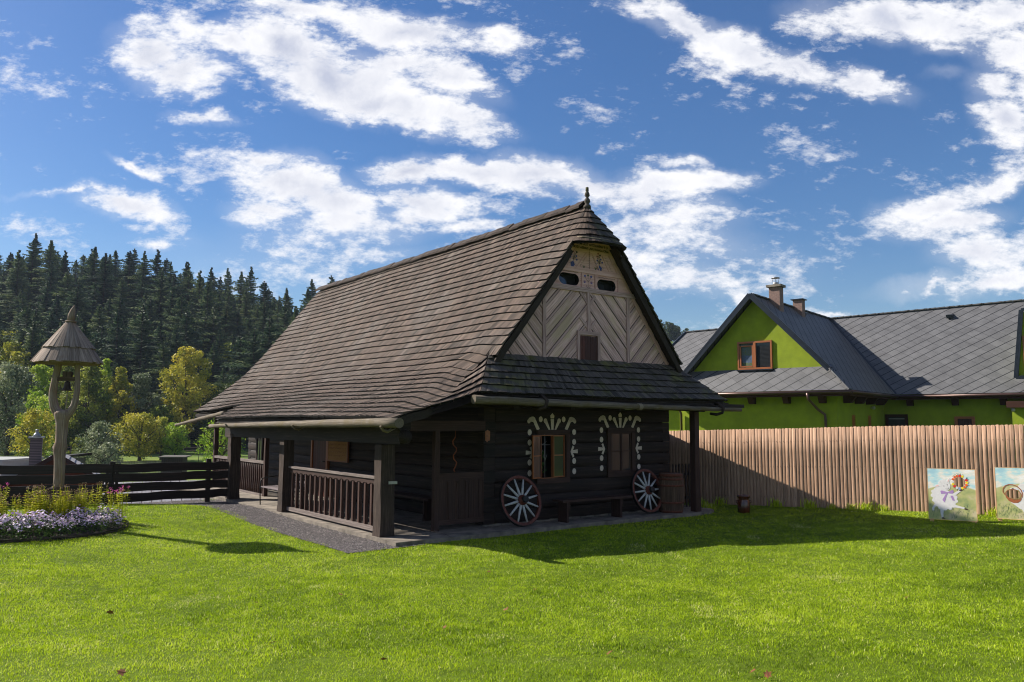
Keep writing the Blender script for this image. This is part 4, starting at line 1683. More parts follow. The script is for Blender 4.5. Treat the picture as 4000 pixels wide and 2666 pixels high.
# ---- porch: posts, beams, parapets
def post(u, v, wu, wv, z0, z1, mat=None, name='porch_post', zt=None):
    p = MB()
    n_ = 6
    rows_ = []
    for i in range(n_ + 1):
        z = z0 + (z1 - z0) * i / n_
        j = .006
        sw = 1 + (.12 if i == 0 else 0)
        rows_.append([Vector((u + sx * wu / 2 * sw + rnd.uniform(-j, j), v + sy * wv / 2 * sw + rnd.uniform(-j, j), z)) for sx, sy in ((-1, -1), (1, -1), (1, 1), (-1, 1))])
    ru = rnd.random() * 5
    p.grid(rows_, uv=lambda i, j: (ru + (z1 - z0) * i / n_, j * wu), tint=.5, smooth=False, closed=True)
    p.face(rows_[-1])
    return p.build(name, mat or M['post'], HUT)


pc_ = post(.015, .02, .27, .26, -.03, 1.64)
bracket = MB()
bracket.box(.02, .19, -.135, -.12, .95, 1.0, .9, 0)
bracket.build('metal_bracket', M['steel'], pc_)
post(.02, 4.66, .24, .26, -.02, 1.62)
post(.02, 8.3, .26, .27, -.03, 1.66)
cap_ = MB()
cap_.box(-.12, .16, 8.05, 8.6, 1.62, 1.72, .5, 1)
cap_.build('post_bracket', M['post'], HUT)
post(1.075, .01, .10, .10, .0, 2.0, M['brown'])
post(7.52, -.70, .15, .15, .06, 2.42, M['brown'])
post(.92, 8.42, .10, .10, .0, 2.15, M['brown'])
post(.92, 12.9, .12, .12, -.1, 2.15, M['brown'])
pb_ = MB()
pb_.beam((.0, -.72, 1.79), (.0, 8.75, 1.76), .2, .25, .45)
pb_.lathe((.0, -.72, 1.79), [(0.0, -.06), (.11, -.05), (.125, 0), (.125, .04)], 12, .3, axis=(0, 1, 0))
pb_.build('porch_beam', M['log'], HUT)
hb = MB()
hb.beam((.40, 0.0, 1.97), (2.14, 0.0, 1.975), .12, .19, .5)
hb.build('header_beam', M['brown'], HUT)
# parapet along the side: rail, scalloped board, balusters, foot rail
par_ = MB()
par_.hexa([(.02 + (.16 if i & 1 else 0), (4.53 if i & 2 else .155), (1.055 if i & 4 else 1.01)) for i in range(8)], .6, 1)
rail_ = par_.build('parapet_rail', M['rail'], HUT)
par2 = MB()
nb = 17
pit = (4.50 - .20) / nb
sc_ = []
for i in range(nb):
    v0 = .19 + i * pit
    sc_ += [(v0, .90), (v0 + pit * .12, .905)]
    for k in range(1, 6):
        a = math.pi * k / 6
        sc_.append((v0 + pit * .5 - math.cos(a) * pit * .34, .905 + .028 * math.sin(a)))
    sc_ += [(v0 + pit * .88, .905)]
sc_.append((.19 + nb * pit, .90))
outl = [(.17, 1.008)] + [(.17, .90)] + sc_ + [(4.52, .90), (4.52, 1.008)]
seen_, out2 = set(), []
for p in outl:
    if p not in seen_:
        seen_.add(p)
        out2.append(p)
par2.flat([list(reversed(out2))], lambda x, y, d: Vector((.075 - d, x, y)), .03, .45)
par2.build('scalloped_board', M['brown'], HUT)
for i in range(nb):
    v0 = .19 + i * pit + pit * .5
    p = MB()
    p.box(.055, .085, v0 - .068, v0 + .068, .17, .94, rnd.uniform(.35, 1.0), 2)
    p.box(.03, .055, v0 - .045, v0 - .03, .17, .92, .9, 2)
    p.build('baluster_board', M['brown'], HUT)
pf = MB()
pf.box(.0, .11, .14, 4.54, .085, .165, .6, 1)
pf.build('foot_rail', M['rail'], HUT)
# front half-height panel
fp_ = MB()
fp_.box(1.13, 2.14, -.02, .02, .985, 1.09, .55, 0)
fp_.box(1.13, 2.14, -.025, .02, .145, .235, .6, 0)
for i in range(9):
    u = 1.13 + i * .112
    fp_.box(u + .002, u + .110, .0 if i % 2 else -.008, .02, .23, .99, rnd.uniform(.4, .8), 2)
nsc = 5
P = [(1.13, .99), (1.13, .93)]
for i in range(nsc):
    u0 = 1.13 + i * .2
    for k in range(0, 7):
        a = math.pi * k / 6
        P.append((u0 + .1 - .085 * math.cos(a), .915 + .055 * math.sin(a)))
    P.append((u0 + .2, .90))
P += [(2.14, .93), (2.14, .99)]
fp_.flat([P], lambda x, y, d: Vector((x, -.012 - d, y)), .012, .5)
for i in range(nsc + 1):
    u0 = 1.13 + i * .2
    fp_.box(u0 - .011 if i else u0, u0 + .011, -.018, -.006, .235, .91, .7, 2)
fp_.build('entrance_panel', M['brown'], HUT)
# rear railing
rr2 = MB()
rr2.box(.87, .97, 8.48, 12.85, .90, .97, .6, 1)
rr2.build('rear_rail', M['rail'], HUT)
for i in range(27):
    v0 = 8.6 + i * .155
    p = MB()
    p.tube([(.92, v0, .10), (.92, v0, .30), (.92, v0, .5), (.92, v0, .7), (.92, v0, .90)], [.03, .034, .024, .034, .026], 6, rnd.uniform(.3, .9))
    p.build('baluster', M['brown'], HUT)
p = MB()
p.box(.86, .98, 8.48, 12.85, .02, .09, .5, 1)
p.build('rear_foot_rail', M['rail'], HUT)
# inner wall: door, notice board, window
d_ = MB()
for k in range(6):
    d_.box(2.10, 2.14, 7.18 + k * .15, 7.18 + (k + 1) * .15 - .005, .06, 1.78, rnd.uniform(.3, .7), 2)
do = d_.build('door', M['door_red'], HUT)
p = MB()
p.box(2.07, 2.14, 7.08, 7.175, .05, 1.86, .5, 2)
p.box(2.07, 2.14, 8.09, 8.18, .05, 1.86, .5, 2)
p.box(2.07, 2.14, 7.08, 8.18, 1.86, 1.95, .5, 1)
p.build('door_frame', M['orange_wood'], do)
p = MB()
p.tube([(2.09, 7.27, .98), (2.04, 7.27, .98), (2.04, 7.37, .98)], .009, 8)
p.build('door_handle', M['iron'], do)
p = MB()
p.box(2.08, 2.12, 12.0, 12.08, .8, 1.85, .4, 2)
p.box(2.08, 2.12, 12.5, 12.58, .8, 1.85, .4, 2)
p.box(2.08, 2.12, 11.98, 12.6, 1.85, 1.92, .4, 1)
p.box(2.08, 2.12, 11.98, 12.6, .74, .80, .4, 1)
p.box(2.09, 2.115, 12.27, 12.3, .8, 1.85, .4, 2)
sw = p.build('window', M['brown'], HUT)
p = MB()
p.box(2.10, 2.11, 12.08, 12.5, .8, 1.85)
p.build('pane', M['glass'], sw)
# ---- gutter poles
def pole(pts, radii, name='gutter_pole'):
    p = MB()
    P, R_ = [], []
    n_ = 22
    for i in range(n_ + 1):
        t = i / n_
        k = min(int(t * (len(pts) - 1)), len(pts) - 2)
        f = t * (len(pts) - 1) - k
        q = Vector(pts[k]).lerp(Vector(pts[k + 1]), f)
        P.append(q + Vector((0, rnd.uniform(-.006, .006), rnd.uniform(-.006, .006))))
        R_.append((radii[0] + (radii[-1] - radii[0]) * t) * rnd.uniform(.95, 1.06))
    p.tube(P, R_, 14, .5)
    return p.build(name, M['pole'], HUT)


gp = pole([(1.10, -1.16, 2.44), (5.0, -1.16, 2.375), (8.62, -1.16, 2.35)], [.078, .042])
for u, zc in ((2.68, 2.41), (7.84, 2.355)):
    p = MB()
    p.tube([(u + .02, -1.02, zc + .13), (u, -1.16, zc + .12), (u + .02, -1.26, zc + .03), (u - .01, -1.25, zc - .08), (u - .05, -1.12, zc - .12), (u - .05, -.95, zc - .1)], [.03, .038, .036, .034, .034, .03], 8, .4, jitter=.12)
    p.build('branch_hook', M['post'], gp)
p = MB()
for k in range(5):
    p.tube([(5.22 + k * .02, -1.16 + .065 * math.cos(a), 2.37 + .065 * math.sin(a)) for a in [j * math.pi / 5 for j in range(11)]], .008, 5)
p.build('rope_binding', M['rope'], gp)
gp2 = pole([(-.50, -1.42, 2.03), (-.50, 3.5, 1.98), (-.50, 8.7, 1.91)], [.082, .05])
for v, in ((-.9,), (2.9,), (7.2,)):
    p = MB()
    p.tube([(-.30, v, 1.95), (-.44, v, 1.88), (-.52, v - .02, 1.90), (-.60, v - .06, 1.97)], [.025, .028, .026, .018], 7, .7)
    p.build('branch_hook', M['pole'], gp2)
gp3 = pole([(.25, 9.9, 2.27), (.28, 12.6, 2.09), (.30, 15.3, 1.90)], [.07, .04])
p = MB()
p.tube([(.5, 13.3, 2.12), (.35, 13.3, 1.95), (.25, 13.3, 2.0)], .022, 6)
p.build('branch_hook', M['pole'], gp3)

# paving round the cottage
pv = MB()
Hf = lambda x, y, d: Vector((*h2w(x, y), d))
pl = [(-.18, -.80), (1.9, -.79), (4.0, -.75), (6.4, -.77), (7.4, -.83), (7.9, -.80), (8.2, -.66), (8.38, -.4), (8.45, 0.0), (8.4, .6), (8.3, 13.5), (-.10, 13.0), (-.16, 8)]
pv.flat([pl], lambda x, y, d: Vector((*h2w(x, y), -.12 + d)), .165)
tag(pv.build('pavement', M['stone'], None), kind='structure')
jt = MB()
for u in (.9, 2.3, 3.55, 4.7, 5.9, 7.0, 7.9):
    jt.stroke([(u, -.80), (u + .12, -.4), (u + .05, -.02)], .012, lambda x, y, d: Vector((*h2w(x, y), .046 + d)), .0015)
for v in np.arange(.6, 8.2, .75):
    jt.stroke([(-.15, v), (.02, v + .05)], .012, lambda x, y, d: Vector((*h2w(x, y), .046 + d)), .0015)
tag(jt.build('pavement_joints', M['soil'], None), kind='structure')
# ---------------------------------------------------------------- things by the cottage
def hthing(name, label, cat, u, v, z, rz=0.0, group=None):
    x, y = h2w(u, v)
    return thing(name, label, cat, (x, y, z), YAW + rz, group)


# notice board on the inner porch wall
nb_ = hthing('notice_board', 'tan wooden notice board with burnt lettering beside the porch door', 'notice board', 2.08, 6.45, 1.04)
p = MB()
p.box(-.012, .012, -.56, .56, 0, .66, .5, 1)
p.build('board', M['tan_board'], nb_)
p = MB()
p.box(-.02, .03, -.60, -.56, -.03, .69, .4, 2)
p.box(-.02, .03, .56, .60, -.03, .69, .4, 2)
p.box(-.02, .03, -.56, .56, -.03, -.002, .4, 1)
p.box(-.02, .03, -.56, .56, .662, .69, .4, 1)
p.build('frame', M['orange_wood'], nb_)
p = MB()
for r_ in range(6):
    z = .58 - r_ * .095
    y = .50
    end = -.50 if r_ < 5 else -.32
    while y > end:
        w_ = rnd.uniform(.012, .022)
        h_ = .034
        k = rnd.randrange(4)
        f3 = lambda x, y2, d: Vector((-.013 - d, x, y2))
        if k == 0:
            p.stroke([(y, z), (y, z + h_)], .006, f3)
            p.stroke([(y, z + h_), (y - w_, z + h_)], .006, f3)
        elif k == 1:
            p.stroke([(y, z), (y - w_ / 2, z + h_), (y - w_, z)], .006, f3)
        elif k == 2:
            p.stroke([(y, z + h_), (y, z), (y - w_, z), (y - w_, z + h_)], .006, f3)
        else:
            p.stroke([(y - w_ / 2, z), (y - w_ / 2, z + h_)], .006, f3)
        y -= w_ + (.012 if rnd.random() < .8 else .04)
p.build('lettering', M['belldark'], nb_)

# twisted branch hanging in the entrance opening
x, y = h2w(1.50, .02)
tb = thing('twisted_branch', 'red-brown twisted branch hanging in the dark entrance opening', 'hanging ornament', (x, y, 1.88), YAW)
p = MB()
pts = [(0, 0, 0), (.0, 0, -.10), (.005, 0, -.12), (-.05, .01, -.20), (-.03, .02, -.27), (.04, .02, -.33), (.03, .0, -.38), (-.045, -.01, -.46), (-.03, 0, -.53), (.045, .01, -.60), (.03, .02, -.66), (-.03, 0, -.74), (.0, 0, -.77)]
sm = []
for i in range(len(pts) - 1):
    for k in range(4):
        t = k / 4
        sm.append(tuple(pts[i][j] * (1 - t) + pts[i + 1][j] * t for j in range(3)))
sm.append(pts[-1])
p.tube(sm, [.005] * 8 + [.0115] * (len(sm) - 8), 8, .5)
p.build('branch', M['wire_rust'], tb)


# cart wheels
def make_wheel(label, R_=.485, nsp=12, capdark=True):
    w_ = thing('cart_wheel', label, 'cart wheel', group='old cart wheels leaning on the log wall')
    p = MB()
    n_ = 48
    rows_ = []
    for (rr, yy_) in ((R_, -.03), (R_, .03), (R_ - .055, .03), (R_ - .055, -.03)):
        rows_.append([Vector((rr * math.cos(2 * math.pi * k / n_), yy_, rr * math.sin(2 * math.pi * k / n_))) for k in range(n_)])
    rows_.append(rows_[0])
    p.grid(rows_, smooth=False, closed=True)
    p.build('rim', M['wheel_red'], w_)
    p = MB()
    rows_ = []
    for (rr, yy_) in ((R_ + .008, -.032), (R_ + .008, .032), (R_ - .001, .034), (R_ - .001, -.034)):
        rows_.append([Vector((rr * math.cos(2 * math.pi * k / n_), yy_, rr * math.sin(2 * math.pi * k / n_))) for k in range(n_)])
    rows_.append(rows_[0])
    p.grid(rows_, smooth=False, closed=True)
    p.build('tyre', M['iron'], w_)
    for k in range(nsp):
        a = 2 * math.pi * (k + .35) / nsp
        c_, s_ = math.cos(a), math.sin(a)
        p = MB()
        p.tube([(c_ * .06, -.03, s_ * .06), (c_ * .2, -.018, s_ * .2), (c_ * (R_ - .05), 0, s_ * (R_ - .05))], [.028, .024, .017], 8)
        p.build('spoke', M['wheel_white'], w_)
    p = MB()
    p.lathe((0, .06, 0), [(.03, 0), (.075, .0), (.085, .03), (.10, .05), (.10, .14), (.085, .16), (.065, .19), (.06, .235), (.045, .24), (.04, .20)], 20, axis=(0, -1, 0))
    hub = p.build('hub', M['wheel_red'], w_)
    p = MB()
    p.lathe((0, -.115, 0), [(.066, 0), (.068, .03), (.066, .066), (.05, .068)], 20, axis=(0, -1, 0))
    p.lathe((0, -.02, 0), [(.103, 0), (.103, .02)], 20, axis=(0, -1, 0))
    p.build('hub_ring', M['iron'], hub)
    return w_


wa = make_wheel('larger cart wheel with white spokes leaning on the wall left of the bench')
x, y = h2w(2.80, -.33)
wa.location = (x, y, .53)
wa.rotation_euler = (rad(-15), 0, YAW)
wb = copy_tree(wa)
wb['label'] = 'cart wheel with white spokes leaning on the wall beside the barrel'
x, y = h2w(6.36, -.30)
wb.location = (x, y, .545)
wb.rotation_euler = (rad(-14), rad(8), YAW)
wb.scale = (.99, .99, .99)

# barrel
bl = hthing('wooden_barrel', 'old wooden barrel with rusty hoops standing at the cottage corner', 'barrel', 7.03, -.40, .046)
p = MB()
ns = 22
for k in range(ns):
    a0, a1 = 2 * math.pi * k / ns + .006, 2 * math.pi * (k + 1) / ns - .006
    t = rnd.uniform(.1, .95)
    rows_ = []
    for i in range(9):
        h_ = i / 8
        r_ = .255 + .055 * math.sin(math.pi * h_)
        rows_.append([Vector((r_ * math.cos(a), r_ * math.sin(a), .87 * h_)) for a in (a0, (a0 + a1) / 2, a1)])
    ru = rnd.random() * 9
    p.grid(rows_, uv=lambda i, j: (ru + i * .11, j * .04), tint=t, smooth=True)
    p.face([Vector((.255 * math.cos(a0), .255 * math.sin(a0), .87)), Vector((.255 * math.cos(a1), .255 * math.sin(a1), .87)), Vector((.22 * math.cos(a1), .22 * math.sin(a1), .87)), Vector((.22 * math.cos(a0), .22 * math.sin(a0), .87))])
p.build('staves', M['barrel'], bl)
p = MB()
p.lathe((0, 0, .83), [(.0, 0), (.23, 0)], 22)
p.build('lid', M['barrel'], bl)
for h0, h1 in ((.0, .055), (.20, .25), (.58, .625), (.72, .765), (.80, .862)):
    p = MB()
    rr = lambda h: .2585 + .055 * math.sin(math.pi * h / .87)
    p.lathe((0, 0, 0), [(rr(h0), h0), (rr(h1), h1)], 28)
    p.build('hoop', M['hoop'], bl)

# wall bench
wbn = hthing('wooden_bench', 'long dark plank bench standing under the front windows', 'bench', 3.72, -.36, .046)
p = MB()
p.box(0, 1.97, -.16, .16, .40, .445, .55, 0)
p.build('seat', M['brown'], wbn)
for u in (.12, 1.62):
    p = MB()
    p.box(u, u + .05, -.14, .14, 0, .40, .4, 2)
    p.box(u + .05, u + .20, -.02, .02, .22, .40, .4, 0)
    p.build('leg', M['brown'], wbn)

# garden bench in the porch
gb = hthing('garden_bench', 'metal framed garden bench with grey slats in the porch opening', 'bench', .05, 5.60, .046)
for i in range(6):
    p = MB()
    p.box(.02 + i * .075, .08 + i * .075, -.85, .85, .415, .435, rnd.uniform(.3, .8), 1)
    p.build('seat_slat', M['bench_slat'], gb)
for i in range(5):
    p = MB()
    z = .50 + i * .075
    p.hexa([(.48 + .02 * i + (.02 if k & 1 else 0), (.85 if k & 2 else -.85), z + (.055 if k & 4 else 0)) for k in range(8)], rnd.uniform(.3, .8), 1)
    p.build('back_slat', M['bench_slat'], gb)
for sy in (-.80, .80):
    p = MB()
    p.tube([(.03, sy, 0), (.01, sy, .40), (.02, sy, .56), (.06, sy, .62), (.14, sy, .64), (.34, sy, .66), (.5, sy, .68)], .014, 8)
    p.tube([(.47, sy, 0), (.46, sy, .40), (.60, sy, .88)], .014, 8)
    p.tube([(.02, sy, .40), (.47, sy, .40)], .012, 8)
    p.tube([(.03, sy, .10), (.47, sy, .10)], .009, 8)
    p.build('side_frame', M['iron'], gb)

# dark bench deep inside the entrance
ib = hthing('indoor_bench', 'dark plank bench against the inner wall behind the entrance', 'bench', 1.62, 1.2, .046)
p = MB()
p.box(0, .40, 0, 2.4, .42, .46, .4, 1)
p.build('seat', M['brown'], ib)
for v in (.2, 2.1):
    p = MB()
    p.box(.04, .36, v, v + .05, 0, .42, .4, 2)
    p.build('leg', M['brown'], ib)

# geranium in the open window
x, y = h2w(3.72, .20)
ge = thing('potted_geranium', 'green geranium with one red bloom behind the open window', 'potted plant', (x, y, .88), YAW)
p = MB()
p.lathe((0, 0, 0), [(.05, 0), (.07, .12), (.075, .13), (.07, .13)], 14)
p.build('pot', M['jug'], ge)
p = MB()
for i in range(150):
    a, r_, z = rnd.uniform(0, 6.28), rnd.uniform(.0, .13), rnd.uniform(.12, .58)
    cx_, cy_ = r_ * math.cos(a), r_ * math.sin(a) * .6
    s_ = rnd.uniform(.018, .034)
    d1 = Vector((rnd.uniform(-1, 1), rnd.uniform(-1, 1), rnd.uniform(-1, 1))).normalized()
    d2 = d1.cross(Vector((rnd.uniform(-1, 1), rnd.uniform(-1, 1), rnd.uniform(-1, 1)))).normalized()
    c_ = Vector((cx_, cy_, z))
    p.face([c_ + (d1 * math.cos(k) + d2 * math.sin(k)) * s_ for k in (0, 1.05, 2.1, 3.14, 4.2, 5.2)], None, rnd.random())
M['geranium'] = leafmat('geranium_leaf', [(.02, .06, .015), (.05, .14, .03), (.08, .2, .04)], .3)
p.build('foliage', M['geranium'], ge)
p = MB()
for i in range(14):
    a = rnd.uniform(0, 6.28)
    c_ = Vector((-.05 + .02 * math.cos(a), -.04 + .02 * math.sin(a), .50 + rnd.uniform(-.02, .02)))
    p.face([c_ + Vector((.014 * math.cos(k), -.005, .014 * math.sin(k))) for k in (0, 1.3, 2.6, 3.9, 5.1)])
M['red'] = plain('red_petals', (.5, .01, .01), .6)
p.build('flower', M['red'], ge)

# glazed jug on the grass
jx, jy = 5.30, 18.25
jg = thing('stoneware_jar', 'brown glazed stoneware jar standing on the shaded grass', 'jar', (jx, jy, ground_at(jx, jy)))
p = MB()
p.lathe((0, 0, 0), [(.115, 0), (.135, .03), (.14, .14), (.135, .26), (.118, .30), (.112, .325), (.135, .345), (.142, .37), (.142, .405), (.12, .41), (.11, .37), (.105, .30)], 28)
p.lathe((0, 0, .135), [(.143, 0), (.145, .008), (.143, .016)], 28)
jb = p.build('body', M['jug'], jg)
p = MB()
p.lathe((0, 0, .375), [(.145, 0), (.15, .012), (.145, .024)], 28)
p.build('rim', M['jug'], jg)
for sx in (-1, 1):
    p = MB()
    p.tube([(sx * .13, 0, .29), (sx * .17, 0, .28), (sx * .17, 0, .24), (sx * .135, 0, .22)], .012, 8)
    p.build('handle', M['jug'], jg)

# ---------------------------------------------------------------- little bell tower
BX, BY = -8.19, 14.46
bz = ground_at(BX, BY)
bt = thing('bell_tower', 'forked tree trunk with shingled cone roof and small bell above flower bed', 'bell tower', (BX, BY, 0))
Lx = lambda x: x + 8.19
p = MB()
for sx, tt in ((0, .4), (1, .6)):
    x0, x1 = (-.19, -.005) if sx == 0 else (.005, .155)
    zt = .83 if sx == 0 else .85
    P_ = [(x0, -.13, bz - .1), (x1, -.13, bz - .1), (x0, .14, bz - .1), (x1, .14, bz - .1), (x0 + (.03 if sx == 0 else 0), -.11, zt), (x1 - (.02 if sx else 0), -.11, zt), (x0 + (.03 if sx == 0 else 0), .11, zt), (x1 - (.02 if sx else 0), .11, zt)]
    p.hexa(P_, tt, 2)
p.build('base_block', M['belldark'], bt)
p = MB()
tr_ = [(Lx(-8.20), .80, .088), (Lx(-8.20), 1.0, .088), (Lx(-8.205), 1.25, .092), (Lx(-8.215), 1.42, .094), (Lx(-8.225), 1.50, .108), (Lx(-8.21), 1.58, .112), (Lx(-8.205), 1.66, .094), (Lx(-8.205), 1.85, .096), (Lx(-8.205), 2.0, .104), (Lx(-8.205), 2.08, .125), (Lx(-8.20), 2.16, .15), (Lx(-8.20), 2.22, .13), (Lx(-8.2), 2.24, .06)]
p.tube([(a, 0, b_) for a, b_, c_ in tr_], [c_ for a, b_, c_ in tr_], 14, .5, jitter=.05)
p.lathe((Lx(-8.29), -.02, 1.54), [(.02, -.05), (.055, -.02), (.05, .03), (.015, .06)], 8, .1)
trunk = p.build('trunk', M['bellwood'], bt)
for pts in ([(-8.25, 2.13, .085), (-8.31, 2.20, .082), (-8.365, 2.29, .076), (-8.40, 2.42, .07), (-8.41, 2.56, .066), (-8.395, 2.70, .062), (-8.375, 2.84, .06), (-8.35, 2.98, .06), (-8.335, 3.16, .058)],
            [(-8.14, 2.13, .075), (-8.07, 2.205, .066), (-8.015, 2.30, .058), (-7.985, 2.44, .054), (-7.968, 2.60, .048), (-7.97, 2.75, .045), (-7.985, 2.90, .045), (-7.99, 3.16, .044)]):
    p = MB()
    S = []
    for i in range(len(pts) - 1):
        for k in range(3):
            t = k / 3
            S.append([pts[i][j] * (1 - t) + pts[i + 1][j] * t for j in range(3)])
    S.append(pts[-1])
    p.tube([(Lx(a), 0, b_) for a, b_, c_ in S], [c_ for a, b_, c_ in S], 12, .5)
    p.build('fork_arm', M['bellwood'], bt)
CX = Lx(-8.17)


def cone_sh(mb, z0, z1, r0, r1, n_):
    for k in range(n_):
        a0 = 2 * math.pi * (k + rnd.uniform(-.12, .12)) / n_
        a1 = a0 + 2 * math.pi / n_ * rnd.uniform(1.0, 1.12)
        l = rnd.uniform(-.006, .012)
        P_ = []
        for zz, rr, th in ((z1 + rnd.uniform(-.01, .01), r1, 0), (z0, r0, 0), (z1, r1, 1), (z0, r0, 1)):
            pass
        zj = z1 + rnd.uniform(-.012, .012)
        for th in (0, 1):
            for (rr, zz) in ((r1, zj), (r0, z0)):
                for a in (a0, a1):
                    r2 = rr + (.022 + l if th else 0) * (1 if rr == r1 else .4)
                    P_.append((CX + r2 * math.cos(a), r2 * math.sin(a), zz + (.006 if th else 0)))
        # order bits: x=a, y=along, z=thickness
        mb.hexa([P_[0], P_[1], P_[2], P_[3], P_[4], P_[5], P_[6], P_[7]], rnd.uniform(.15, .9), 1)


p = MB()
cone_sh(p, 3.86, 3.355, .055, .42, 30)
cone_sh(p, 3.42, 3.085, .36, .575, 36)
p.lathe((CX, 0, 0), [(.54, 3.075), (.40, 3.32), (.05, 3.82)], 24, .2)
p.lathe((CX, 0, 0), [(.0, 3.12), (.53, 3.08)], 24, .2)
rt = p.build('cone_roof', M['bellwood'], bt)
p = MB()
p.lathe((CX + .01, 0, 3.845), [(.09, 0), (.10, .015), (.09, .03), (.05, .035)], 18, .4)
p.tube([(CX + .01, 0, 3.87), (CX + .015, 0, 3.99), (CX + .035, 0, 4.08), (CX + .06, 0, 4.17)], [.068, .062, .042, .008], 8, .5)
p.build('pinnacle', M['bellwood'], rt)
p = MB()
p.box(Lx(-8.33), Lx(-7.99), -.035, .035, 2.765, 2.84, .4, 0)
p.box(Lx(-8.235), Lx(-8.08), -.03, .03, 2.84, 2.935, .4, 2)
p.build('yoke', M['belldark'], bt)
p = MB()
p.lathe((Lx(-8.155), 0, 2.585), [(.092, 0), (.094, .008), (.072, .035), (.055, .075), (.05, .12), (.046, .155), (.03, .175), (.0, .18)], 20)
p.lathe((Lx(-8.155), 0, 2.585), [(.088, .002), (.05, .08), (.0, .16)], 20)
p.build('bell', M['bronze'], bt)
p = MB()
p.tube([(Lx(-8.135), -.01, 2.60), (Lx(-8.135), -.04, 2.3), (Lx(-8.10), -.14, 2.05), (Lx(-8.098), -.14, 1.4), (Lx(-8.095), -.10, .86)], .008, 6)
p.build('rope', M['rope'], bt)

# ---------------------------------------------------------------- dark plank fence on the left
fpts = [(-14.9, 16.6), (-13.35, 17.02), (-11.55, 17.65), (-9.42, 18.80), (-7.78, 20.45)]
df = thing('plank_fence', 'low fence of tarred horizontal planks behind the flower bed', 'fence', (0, 0, 0))


def gnd_post(p):
    return max(ground_at(*p), -.06)


for i, q in enumerate(fpts):
    p = MB()
    z = gnd_post(q)
    for k, sx in enumerate((-.07, .0, .07) if i == 3 else (0,)):
        w_ = .115 if sx == 0 else .06
        zt = 1.055 if sx == 0 else .96
        p.beam((q[0] + sx * 1.25, q[1] + sx * .8 + (.02 if sx else 0), z - .3), (q[0] + sx * 1.25, q[1] + sx * .8, zt + .02), w_, .10, .5, up=(.5, -.8, 0))
    p.build('fence_post', M['blackfence'], df)
ends = fpts[1:] + [(-7.27, 20.85)]
for i in range(len(fpts)):
    a, b_ = fpts[i], ends[i]
    za, zb = gnd_post(a), gnd_post(b_)
    dx, dy = b_[0] - a[0], b_[1] - a[1]
    l = math.hypot(dx, dy)
    ox, oy = dy / l * .075, -dx / l * .075
    for k in range(4):
        p = MB()
        z0 = .11 + k * .232
        t = rnd.uniform(.3, .7)
        ns = 6
        rows_ = []
        for j in range(ns + 1):
            s_ = j / ns
            x, y = a[0] + dx * s_ + ox, a[1] + dy * s_ + oy
            zz = (za * .25 * (1 - s_) + zb * .25 * s_) + z0 + .012 * math.sin(j * 1.4 + k * 2 + i)
            h_ = .200 + .008 * math.sin(j * 2.1 + k)
            rows_.append([Vector((x, y, zz)), Vector((x, y, zz + h_)), Vector((x - ox * .45, y - oy * .45, zz + h_)), Vector((x - ox * .45, y - oy * .45, zz))])
        ru = rnd.random() * 9
        p.grid(rows_, uv=lambda i_, j_: (ru + l * i_ / ns, [0, .16, .2, .36, .4][j_]), tint=t, smooth=False, closed=True)
        p.face(rows_[0])
        p.face(rows_[-1])
        p.build('plank', M['blackfence'], df)

